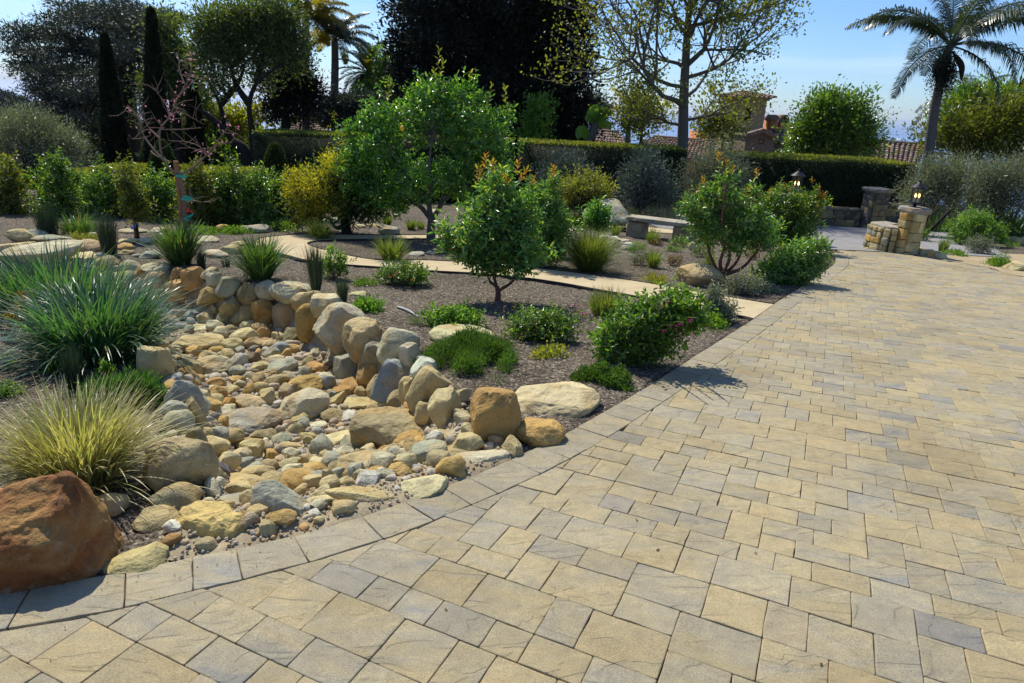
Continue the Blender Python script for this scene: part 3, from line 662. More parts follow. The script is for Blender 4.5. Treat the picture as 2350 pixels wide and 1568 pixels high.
# ================================================================ STONES
def ico(sub):
    import bmesh
    bm = bmesh.new(); bmesh.ops.create_icosphere(bm, subdivisions=sub, radius=1)
    V = np.array([v.co[:] for v in bm.verts]); F = np.array([[v.index for v in f.verts] for f in bm.faces]); bm.free(); return V, F
ICO = {k: ico(k) for k in (2, 3, 4, 5, 6)}
def snoise(V, f, seed):
    o = Vector((seed * 7.31, seed * 3.17, -seed * 5.1)); return np.array([noise.noise(Vector(v) * f + o) for v in V])
def rock_verts(kind, seed, sub):
    if kind == 'ashlar':
        V, F = ICO[sub]; V = np.sign(V) * np.abs(V) ** .2; V = V / np.abs(V).max(0); V = V * (1 + .06 * snoise(V, 1.6, seed)[:, None] + .03 * snoise(V, 4.5, seed + 3)[:, None]); return V / np.abs(V).max(0), F
    V, F = ICO[sub]; V = V.copy(); r = np.random.default_rng(seed)
    if kind == 'round': n, lo, hi, k = 10, .66, .90, .92
    elif kind == 'angular': n, lo, hi, k = 12, .50, .84, .99
    elif kind == 'block': n, lo, hi, k = 9, .62, .8, .93
    elif kind == 'slab': n, lo, hi, k = 7, .6, .85, .96
    else: n, lo, hi, k = 10, .58, .88, .97
    if kind == 'block':
        ax = np.vstack([np.eye(3), -np.eye(3)]); dirs = norm(ax + r.normal(0, .16, (6, 3))); dirs = np.vstack([dirs, norm(r.normal(size=(n - 6, 3)))])
    else: dirs = norm(r.normal(size=(n, 3)))
    if kind == 'slab': V = V * 1.0; dirs = np.vstack([dirs, norm(np.array([[.1, .05, 1.], [-.1, .1, -1]]))])
    for q, d in enumerate(dirs):
        o_ = r.uniform(lo, hi)
        if kind == 'slab' and q >= len(dirs) - 2: o_ = .5
        t = np.maximum(0, V @ d - o_); V = V - d[None] * t[:, None] * k
    # second, smaller breaks
    if kind in ('angular', 'mixed', 'slab', 'block'):
        for _ in range(8):
            d = norm(r.normal(size=(1, 3)))[0]; o_ = (V @ d).max() * r.uniform(.84, .95); t = np.maximum(0, V @ d - o_); V = V - d[None] * t[:, None] * .98
    a1, a2 = (.07, .03) if kind == 'round' else (.045, .03)
    n1 = snoise(V, 1.3, seed); n2 = snoise(V, 4.5, seed + 50); Nn = norm(V)
    V = V + Nn * (n1[:, None] * a1 * 2 + n2[:, None] * a2)
    if sub >= 5:
        n3 = snoise(V, 13, seed + 9); V = V + Nn * (n3[:, None] * .014)
        n4 = np.abs(snoise(V, 3.1, seed + 19)); V = V - Nn * (np.maximum(0, .06 - n4)[:, None] * .5)
    s = np.abs(V).max(0); V = V / s
    return V, F
ROCKLIB = {}
def rock_mesh(kind, var, sub):
    key = (kind, var, sub)
    if key not in ROCKLIB:
        V, F = rock_verts(kind, hash_(kind) + var * 13, sub)
        me_ = MB().add(V, F).mesh('stone', M['rock'], True); me_.set_sharp_from_angle(angle=math.radians({2: 40, 3: 30, 4: 22, 5: 24, 6: 26}[sub] * (1.5 if kind == 'round' else 1))); ROCKLIB[key] = me_
    return ROCKLIB[key]
def hash_(s): return sum(ord(c) * (i + 3) for i, c in enumerate(s)) % 1000
COL = dict(tan=(0.470, 0.374, 0.176), pale=(0.530, 0.483, 0.297), gray=(0.360, 0.355, 0.254), ochre=(0.500, 0.325, 0.103), orange=(.46, .265, .085), rust=(0.230, 0.084, 0.026), yellow=(0.550, 0.414, 0.146),
           brown=(0.340, 0.281, 0.142), blue=(0.290, 0.310, 0.280), white=(0.600, 0.566, 0.430), olive=(0.330, 0.295, 0.155), dark=(0.120, 0.113, 0.099), cream=(0.560, 0.473, 0.249))
ROCKS = []      # (position, radius, object)
rr = np.random.default_rng(77)
def put_rock(name, P, a, b, c, kind, colr, label, cat='boulder', group=None, var=None, sub=3, yaw=None, roll=0, pitch=0, jitter=.08):
    me = rock_mesh(kind, int(rr.integers(0, 6)) if var is None else var, sub)
    o = link(name, me, None, P); o.scale = (a, b, c)
    vaz = math.atan2(P[0], P[1]); yw = -vaz + (rr.normal(0, .12) if yaw is None else yaw) + (math.pi if rr.random() < .5 and var is None else 0)
    o.rotation_euler = (pitch + rr.normal(0, jitter), roll + rr.normal(0, jitter), yw)
    cc = np.array(COL[colr]) * rr.uniform(.9, 1.12) * (1 + rr.normal(0, .03, 3)); o.color = (*np.clip(cc, 0, 1), 1)
    tag(o, label, cat, group); ROCKS.append((np.array(P), max(a, b), o)); return o
def view_rock(name, v, w, h, kind, colr, label, lift=.5, bd=.85, group=None, grow_=1.14, **k):
    """w,h: apparent size; solved back to a stone resting in the ground"""
    p = hit(v, 0)
    for _ in range(6):
        m = mpp(p); a = w / 2 * m * grow_; Hh = h / 2 * m * grow_; d = p - EYEP; th = math.atan2(-d[2], math.hypot(d[0], d[1]))
        b = max(min(bd * a, .82 * Hh / math.sin(th)), .4 * a); c = math.sqrt(max(Hh ** 2 - (b * math.sin(th)) ** 2, (.35 * Hh) ** 2)) / math.cos(th); p = hit(v, lift * c)
    d = p - EYEP; th = math.atan2(-d[2], math.hypot(d[0], d[1]))
    b = min(bd * a, .82 * Hh / math.sin(th)); b = max(b, .4 * a); c = math.sqrt(max(Hh ** 2 - (b * math.sin(th)) ** 2, (.35 * Hh) ** 2)) / math.cos(th)
    P = hit(v, lift * c); return put_rock(name, P, a, b, c, kind, colr, label, group=group, **k)
def hull_rock(pts, n=4, amp=.03, f=3.0, seed=1, smooth=3):
    import bmesh
    bm = bmesh.new(); [bm.verts.new(p) for p in pts]; r = bmesh.ops.convex_hull(bm, input=bm.verts)
    for v in [v for v in bm.verts if not v.link_faces]: bm.verts.remove(v)
    bmesh.ops.triangulate(bm, faces=bm.faces)
    for _ in range(n):
        long_ = [e for e in bm.edges]; bmesh.ops.subdivide_edges(bm, edges=long_, cuts=1, use_grid_fill=True); bmesh.ops.triangulate(bm, faces=bm.faces)
        if _ == n - 2:
            for q in range(smooth): bmesh.ops.smooth_vert(bm, verts=bm.verts, factor=.5, use_axis_x=True, use_axis_y=True, use_axis_z=True)
    bm.normal_update(); V = np.array([v.co[:] for v in bm.verts]); Nn = np.array([v.normal[:] for v in bm.verts]); F = np.array([[v.index for v in f_.verts] for f_ in bm.faces]); bm.free()
    V = V + Nn * (amp * snoise(V, f, seed) + amp * .45 * snoise(V, f * 3.3, seed + 5) + amp * .16 * snoise(V, f * 10, seed + 8))[:, None]
    return V, F
def custom_rock(pts, colr, label, **k):
    pts = np.array(pts); V, F = hull_rock(pts, **k); c = V.mean(0); me_ = MB().add(V - c, F).mesh('boulder', M['rock'], True); me_.set_sharp_from_angle(angle=math.radians(30)); o = link('boulder', me_, None, c); o.color = (*COL[colr], 1); tag(o, label, 'boulder')
    ROCKS.append((c, float(np.ptp(V[:, 0]) / 2), o)); return o
def drop(vx, vy, Y, dz=0): 
    p = at(vx, vy, Y); return p + [0, 0, dz]
def base_pt(vx, vy, dz=-.08):
    p = hit((vx, vy)); return p + [0, 0, dz]
# rust boulder: crest to the back left, a broad shaded face towards the drive
bp = lambda x, y: base_pt(x, y)
custom_rock([drop(160, 1080, 2.06), drop(120, 1092, 2.1), drop(50, 1122, 2.05), drop(-60, 1150, 2.0), drop(-170, 1180, 1.95), drop(212, 1150, 2.12), drop(255, 1205, 2.2), drop(292, 1262, 2.2), bp(296, 1285), bp(255, 1322), bp(120, 1352), bp(0, 1364), bp(-140, 1382), drop(130, 1145, 1.97), drop(110, 1260, 1.86), drop(-60, 1262, 1.82), drop(215, 1262, 1.98), bp(300, 1225), bp(170, 1200), bp(-150, 1240), drop(60, 1160, 2.35), drop(-80, 1180, 2.3)], 'rust', 'huge rust red angular boulder at the bottom left corner of the bed', amp=.034, f=5, seed=5, n=5, smooth=1)
def outline_rock(front, top, back, colr, label, dY=.22, **k):
    """front: points where the stone meets the ground; top: its upper outline; back: how far it reaches"""
    F_ = [bp(*V5(*p)) for p in front]; Y0 = float(np.mean([p[1] for p in F_]))
    pts = F_ + [at(*V5(x, y), Y0 + dY * f) for x, y, f in top] + [at(*V5(x, y), Y0 + dY * f) for x, y, f in back]
    pts += [np.array([p[0], p[1], F_[0][2] - .05]) for p in pts[-len(back):]]
    return custom_rock(pts, colr, label, **k)
outline_rock([(262, 1605), (400, 1645), (560, 1625), (690, 1570)], [(262, 1520, .25), (300, 1448, .45), (350, 1500, .1), (440, 1405, .75), (500, 1480, .2), (585, 1412, .8), (640, 1475, .5), (672, 1530, .3), (600, 1560, .05)], [(350, 1425, 1.1), (560, 1405, 1.2), (660, 1480, 1.0)], 'yellow', 'cream and yellow craggy boulder at the kerb beside the dark grey one', amp=.024, f=7, seed=3, n=5, smooth=1)
outline_rock([(705, 1485), (780, 1505), (900, 1508), (1010, 1500)], [(690, 1400, .2), (705, 1330, .35), (760, 1282, .5), (835, 1275, .6), (900, 1330, .5), (970, 1370, .6), (1040, 1440, .5), (880, 1400, .12), (960, 1440, .1)], [(720, 1320, 1.1), (850, 1285, 1.2), (1020, 1400, 1.1)], 'gray', 'dark grey wedge boulder with a smooth shaded face near the kerb', amp=.012, f=4, seed=13, n=5, smooth=1)
TWO = outline_rock([(1262, 1122), (1400, 1105), (1520, 1095), (1640, 1095), (1705, 1045)], [(1238, 1020, .2), (1248, 950, .4), (1300, 900, .6), (1400, 888, .75), (1475, 905, .6), (1470, 960, .15), (1600, 892, .7), (1680, 940, .6), (1722, 1010, .4), (1330, 990, .12), (1580, 980, .1)], [(1280, 905, 1.1), (1420, 892, 1.3), (1600, 900, 1.2), (1715, 980, 1.0)], 'brown', 'broad brown two humped boulder in the creek below the stone bank', dY=.34, amp=.026, f=4, seed=17, n=5, smooth=1)
# the long pale slab that sweeps up behind the flax
q = [V4(0, 305), V4(160, 268), V4(330, 240), V4(480, 232), V4(575, 236), V4(560, 262), V4(480, 330), V4(300, 330), V4(60, 345), V4(-120, 340)]; Ys_ = hit(V4(300, 400))[1]
custom_rock([at(*q[0], Ys_ - .1), at(*q[1], Ys_ + .1), at(*q[2], Ys_ + .15), at(*q[3], Ys_ + .2), at(*q[4], Ys_ + .25), at(*q[5], Ys_ + .1), at(*q[6], Ys_ - .05), at(*q[7], Ys_ - .2), at(*q[8], Ys_ - .3), at(*q[9], Ys_ - .2), at(*V4(300, 400), Ys_ - .1), at(*V4(460, 380), Ys_), at(*V4(60, 400), Ys_ - .1), at(*V4(520, 330), Ys_ + .3)], 'pale', 'very long pale slab sweeping up behind the flax', amp=.02, f=2.5, seed=9)
pk = lambda x, y, Y: at(*C2(x, y), Y)
custom_rock([pk(320, 370, 14.2), pk(420, 318, 14.3), pk(455, 290, 14.5), pk(520, 284, 14.6), pk(580, 295, 14.6), pk(640, 370, 14.4), pk(655, 415, 14.3), pk(600, 330, 14.3), pk(330, 440, 14.0), pk(500, 470, 13.8), pk(650, 460, 13.9), pk(400, 470, 15.0), pk(640, 450, 15.2), pk(500, 300, 15.2)], 'gray', 'big grey peaked boulder beyond the small round tree', amp=.04, f=2, seed=21)
# ---- stones with a character of their own:  (sightline, width, height, shape, colour, label)
BIG = [
 # near, by the paving
 (VV(326, 1288), 142, 62, 'round', 'tan', 'low tan boulder touching the paving right of the rust boulder', dict(sub=5, lift=.3)),
 (VV(405, 1143), 112, 66, 'round', 'olive', 'rounded olive tan boulder under the tips of the striped grass', dict(sub=4)),
 (VV(365, 1190), 98, 52, 'mixed', 'tan', 'flat tan stone between the striped grass and the craggy cream boulder', dict(sub=4)),
 (VV(412, 1075), 150, 135, 'round', 'tan', 'big rounded tan boulder ending the left bank by the striped grass', dict(sub=5, var=2)),
 (VV(455, 1040), 60, 110, 'round', 'brown', 'brown upright stone pressed against the big left bank boulder', dict(sub=4)),
 (VV(412, 975), 78, 66, 'round', 'pale', 'pale grey boulder on the left bank below the feathery plant', dict(sub=4)),
 (VV(428, 920), 84, 105, 'mixed', 'gray', 'tall grey purple boulder halfway along the left bank', dict(sub=4)),
 (VV(455, 960), 30, 90, 'slab', 'tan', 'thin tan slab standing against the left bank', dict(sub=4)),
 (VV(352, 838), 74, 82, 'slab', 'tan', 'smooth tan boulder under the right side of the blue green flax', dict(sub=4)),
 (VV(255, 1160), 70, 60, 'round', 'tan', 'tan stone half hidden between the rust boulder and the striped grass', dict(sub=4)),
 # right bank wall from the paving back
 (VV(1137, 958), 108, 122, 'block', 'orange', 'upright orange boulder with a flat shaded face at the end of the stone bank', dict(sub=5, var=4, lift=.6)),
 (VV(1272, 922), 190, 88, 'round', 'cream', 'broad domed cream and orange boulder lying in the bark beside the paving', dict(sub=5, lift=.2, var=1)),
 (VV(1242, 993), 104, 70, 'round', 'ochre', 'rounded ochre boulder at the kerb right of the upright orange one', dict(sub=5)),
 (V5(1935, 1165), 142, 34, 'slab', 'pale', 'long low white topped stone along the kerb', dict(sub=4, lift=.6)),
 (V5(1830, 1140), 90, 44, 'mixed', 'brown', 'knobbly brown stone behind the long white topped one', dict(sub=4)),
 (V5(1765, 900), 74, 88, 'mixed', 'cream', 'cream boulder with an undercut right side in the bank wall', dict(sub=4)),
 (V5(1660, 930), 56, 66, 'mixed', 'cream', 'narrow cream stone left of the undercut cream boulder', dict(sub=4)),
 (V5(1675, 800), 84, 96, 'slab', 'tan', 'grainy tan slab leaning on the bank below the green carpet plant', dict(sub=4, roll=.5)),
 (V5(1565, 815), 46, 76, 'round', 'tan', 'slim tan boulder between the blue slab and the grainy slab', dict(sub=4)),
 (V5(1485, 748), 76, 100, 'slab', 'blue', 'blue grey slab standing on edge in the bank wall', dict(sub=4, roll=-.4)),
 (V5(1645, 672), 58, 50, 'mixed', 'white', 'whitish stone at the top of the bank beside the carpet plant', dict(sub=4)),
 (V5(1572, 615), 52, 62, 'mixed', 'pale', 'pale upright stone on the bank left of the carpet plant', dict(sub=4)),
 (V5(1515, 560), 92, 86, 'mixed', 'pale', 'rough pale grey boulder topping the wall above the blue slab', dict(sub=4)),
 (V5(1370, 592), 62, 58, 'block', 'gray', 'squarish grey boulder between the two round ones and the rough pale one', dict(sub=4)),
 (V5(1330, 522), 110, 96, 'round', 'tan', 'round boulder with a dark cracked top, second of the two largest in the wall', dict(sub=5, var=3)),
 (V5(1192, 468), 122, 118, 'round', 'pale', 'largest round pale tan boulder in the middle of the wall', dict(sub=5, var=5)),
 (V5(1340, 725), 62, 60, 'round', 'ochre', 'ochre boulder at the foot of the wall below the squarish grey one', dict(sub=4)),
 (V5(1225, 670), 56, 64, 'slab', 'gray', 'pointed grey stone at the foot of the wall under the largest boulder', dict(sub=4)),
 (V5(1388, 780), 44, 56, 'mixed', 'tan', 'tan stone leaning left of the blue grey slab', dict(sub=4)),
 (V5(1450, 695), 36, 26, 'mixed', 'cream', 'small cream stone wedged above the leaning tan one', dict(sub=3)),
 (V5(1017, 440), 54, 92, 'round', 'ochre', 'tall ochre boulder left of the largest round one', dict(sub=4, var=2)),
 (V5(925, 500), 42, 44, 'mixed', 'brown', 'shaded brown stone low in the wall left of the tall ochre boulder', dict(sub=4)),
 (V5(884, 402), 54, 66, 'mixed', 'tan', 'six sided tan boulder in the lower course under the big pale one', dict(sub=4)),
 (V5(770, 376), 52, 62, 'block', 'ochre', 'square tan ochre block in the lower course', dict(sub=4)),
 (V5(676, 386), 46, 54, 'mixed', 'brown', 'brown boulder in shade left of the square ochre block', dict(sub=4)),
 (V5(590, 338), 56, 48, 'mixed', 'brown', 'grey brown boulder in the lower course above the cobbles', dict(sub=4)),
 (V5(712, 315), 20, 26, 'block', 'tan', 'small square filler stone under the top course', dict(sub=3)),
 (V5(1105, 326), 72, 48, 'slab', 'pale', 'flat topped pale slab with reed shadows across it', dict(sub=4, lift=.5)),
 (V5(1000, 308), 58, 56, 'round', 'tan', 'round tan boulder between the big pale one and the reed slab', dict(sub=4)),
 (V5(925, 256), 96, 60, 'round', 'pale', 'big smooth pale boulder in the top course left of the reeds', dict(sub=5, var=1)),
 (V5(792, 250), 54, 46, 'round', 'pale', 'grey white boulder with blade shadows under the second grass clump', dict(sub=4)),
 (V5(690, 264), 46, 56, 'mixed', 'brown', 'grey brown boulder beside the one with blade shadows', dict(sub=4)),
 (V5(578, 230), 54, 50, 'round', 'gray', 'cracked grey boulder right of the ochre pyramid', dict(sub=4)),
 (V5(505, 190), 42, 34, 'mixed', 'pale', 'pale triangular stone on top of the wall', dict(sub=4)),
 (V5(476, 286), 58, 46, 'angular', 'ochre', 'bright ochre pyramid shaped boulder at the wall foot', dict(sub=4)),
 (V5(393, 186), 58, 50, 'mixed', 'orange', 'big orange boulder in the top course right of its small orange neighbour', dict(sub=4)),
 (V5(297, 166), 34, 34, 'angular', 'orange', 'small orange triangular stone in the top course', dict(sub=4)),
 (V5(320, 250), 66, 48, 'mixed', 'ochre', 'tan and rust boulder below the two orange stones', dict(sub=4)),
 (V5(198, 214), 66, 58, 'round', 'tan', 'large smooth tan boulder in the lower course at the left', dict(sub=4)),
 (V5(190, 128), 62, 24, 'slab', 'pale', 'long flat pale capping stone under the first grass clump', dict(sub=4)),
 (V5(110, 155), 27, 34, 'mixed', 'orange', 'small orange stone at the left end of the capping', dict(sub=4)),
 (V5(40, 118), 46, 30, 'round', 'gray', 'egg shaped grey stone left of the small orange one', dict(sub=4)),
 (V5(30, 195), 76, 52, 'mixed', 'tan', 'broken tan boulder in the lower course behind the flax tips', dict(sub=4)),
 (V4(735, 398), 54, 34, 'round', 'tan', 'tan capping boulder left of the egg shaped grey stone', dict(sub=4)),
 (V4(545, 388), 92, 36, 'slab', 'cream', 'long cream capping boulder behind the flax', dict(sub=4)),
 (V4(80, 310), 90, 34, 'slab', 'cream', 'flat cream slab at the left edge of the frame', dict(sub=4, lift=.7)),
 (V4(150, 218), 62, 34, 'angular', 'tan', 'pointed tan boulder behind the long slabs', dict(sub=4, lift=.8)),
 (V4(335, 232), 86, 24, 'mixed', 'gray', 'grey boulder lying behind the very long slab', dict(sub=4, lift=.8)),
 (V4(245, 190), 54, 16, 'round', 'gray', 'low grey boulder in front of the laurel row', dict(sub=4)),
 (V4(592, 285), 72, 30, 'round', 'tan', 'domed tan boulder left of the dark rush clump', dict(sub=4)),
 (V4(630, 205), 22, 12, 'round', 'pale', 'small pale stone beyond the lime ground cover', dict(sub=3)),
 # edging of the small terrace
 (V4(890, 178), 60, 14, 'round', 'pale', 'pale edging stone beside the staked sapling', dict(sub=3)),
 (V4(1075, 172), 50, 14, 'round', 'pale', 'pale edging stone behind the first grass clump', dict(sub=3)),
 (V4(870, 245), 50, 12, 'slab', 'cream', 'cream edging slab in front of the staked sapling', dict(sub=3)),
 (V4(985, 242), 46, 12, 'slab', 'pale', 'thin pale edging slab right of the cream one', dict(sub=3)),
 (V4(850, 285), 38, 18, 'mixed', 'ochre', 'ochre edging stone with a rusty patch right of the rush clump', dict(sub=3)),
 (V4(855, 325), 34, 14, 'round', 'tan', 'small tan edging stone below the ochre one', dict(sub=3)),
 (V4(925, 345), 22, 9, 'round', 'gray', 'little grey edging stone in the bark', dict(sub=3)),
 (V4(1015, 342), 46, 19, 'round', 'gray', 'oval grey stone left of the first grass clump', dict(sub=3)),
 (V4(1450, 333), 52, 19, 'round', 'pale', 'grey pale stone on the path side left of the second grass clump', dict(sub=3)),
 (V4(1555, 308), 50, 22, 'slab', 'tan', 'wavy tan stone joined to the pale one at the path side', dict(sub=3)),
 (V4(1620, 262), 38, 14, 'round', 'cream', 'cream stone where the path turns', dict(sub=3)),
 (V4(1400, 240), 46, 12, 'slab', 'pale', 'thin pale edging stone near the bend of the path', dict(sub=3)),
 (V4(1280, 265), 44, 12, 'slab', 'tan', 'thin tan edging stone right of the first grass clump', dict(sub=3)),
 (V4(1725, 165), 66, 22, 'slab', 'gray', 'long grey brown boulder beyond the path bend', dict(sub=4)),
 (V4(1495, 162), 34, 18, 'round', 'ochre', 'ochre stone among plants beyond the path bend', dict(sub=3)),
 (V4(1400, 165), 30, 12, 'round', 'pale', 'pale stone left of the ochre one beyond the bend', dict(sub=3)),
 (V4(2240, 112), 50, 22, 'mixed', 'pale', 'pale boulder behind the yellow flowering tree', dict(sub=3)),
 # in the bark beds
 (C1(1255, 965), 138, 46, 'slab', 'cream', 'long cream slab behind the green carpet plant', dict(sub=4, lift=.3)),
 (C1(590, 702), 44, 16, 'round', 'tan', 'low tan stone right of the thin reeds', dict(sub=3, lift=.2)),
 (C1(790, 300), 48, 20, 'slab', 'gray', 'dark flat stone in the shade of the yellow flowering tree', dict(sub=3)),
 (C1(750, 392), 24, 13, 'round', 'ochre', 'ochre stone above the yellow grass on the path edge', dict(sub=3)),
 (C1(1045, 440), 22, 10, 'round', 'gray', 'small grey stone at the foot of the citrus tree', dict(sub=3)),
 (C1(960, 445), 34, 12, 'round', 'gray', 'grey stone left of the citrus tree foot', dict(sub=3)),
 (C1(1120, 430), 34, 12, 'slab', 'brown', 'brown stone right of the citrus tree foot', dict(sub=3)),
 (C1(1105, 265), 22, 12, 'round', 'cream', 'cream stone beyond the citrus trunk', dict(sub=3)),
 (C1(1060, 175), 40, 10, 'round', 'pale', 'pale stone far behind the citrus trunk', dict(sub=3)),
 (C1(600, 268), 30, 9, 'round', 'pale', 'pale edging stone beneath the yellow flowering tree', dict(sub=3)),
 (C1(680, 262), 30, 9, 'round', 'tan', 'tan edging stone beneath the yellow flowering tree', dict(sub=3)),
 (C1(1825, 400), 34, 20, 'round', 'tan', 'tan stone between the bushy shrub and the fine grass mound', dict(sub=3)),
 (C2(1110, 832), 104, 66, 'angular', 'tan', 'tan wedge boulder lying at the path edge by the multi stemmed tree', dict(sub=5, lift=.25, var=5)),
 (C2(780, 402), 48, 20, 'round', 'ochre', 'domed ochre stone among the lavender behind the bench', dict(sub=3)),
 (C2(1070, 615), 20, 22, 'round', 'cream', 'cream stone at the right end of the bench', dict(sub=3)),
 (C2(478, 548), 30, 9, 'slab', 'white', 'whitish flat stone left of the stone ring near the bench', dict(sub=3)),
 (C2(542, 556), 22, 9, 'slab', 'white', 'whitish stone at the top of the stone ring', dict(sub=3)),
 (C2(580, 568), 22, 8, 'slab', 'pale', 'pale stone second in the stone ring', dict(sub=3)),
 (C2(622, 575), 20, 8, 'slab', 'white', 'white stone third in the stone ring', dict(sub=3)),
 (C2(650, 600), 26, 12, 'round', 'white', 'rounded white stone at the right of the stone ring', dict(sub=3)),
 (C2(632, 622), 34, 12, 'slab', 'gray', 'grey slab at the front of the stone ring', dict(sub=3)),
 # right side past the drive
 (SS(2242, 612), 28, 22, 'round', 'tan', 'round tan stone against the foot of the stone pillar', dict(sub=3)),
 (SS(2262, 618), 24, 18, 'block', 'cream', 'first cream kerb boulder right of the pillar', dict(sub=3)),
 (SS(2280, 622), 24, 16, 'block', 'ochre', 'second ochre kerb boulder right of the pillar', dict(sub=3)),
 (SS(2298, 627), 24, 13, 'slab', 'cream', 'last low cream kerb boulder at the sandy path', dict(sub=3)),
 (SS(2480, 652), 44, 24, 'round', 'cream', 'cream boulder beside the bright moss mound at the right edge', dict(sub=4)),
 (SS(2480, 590), 40, 20, 'round', 'tan', 'tan boulder under the agave at the right edge', dict(sub=4)),
]
for v, w, h, kind, c, lab, k in BIG:
    view_rock('boulder', v, w, h, kind, c, lab, **k)
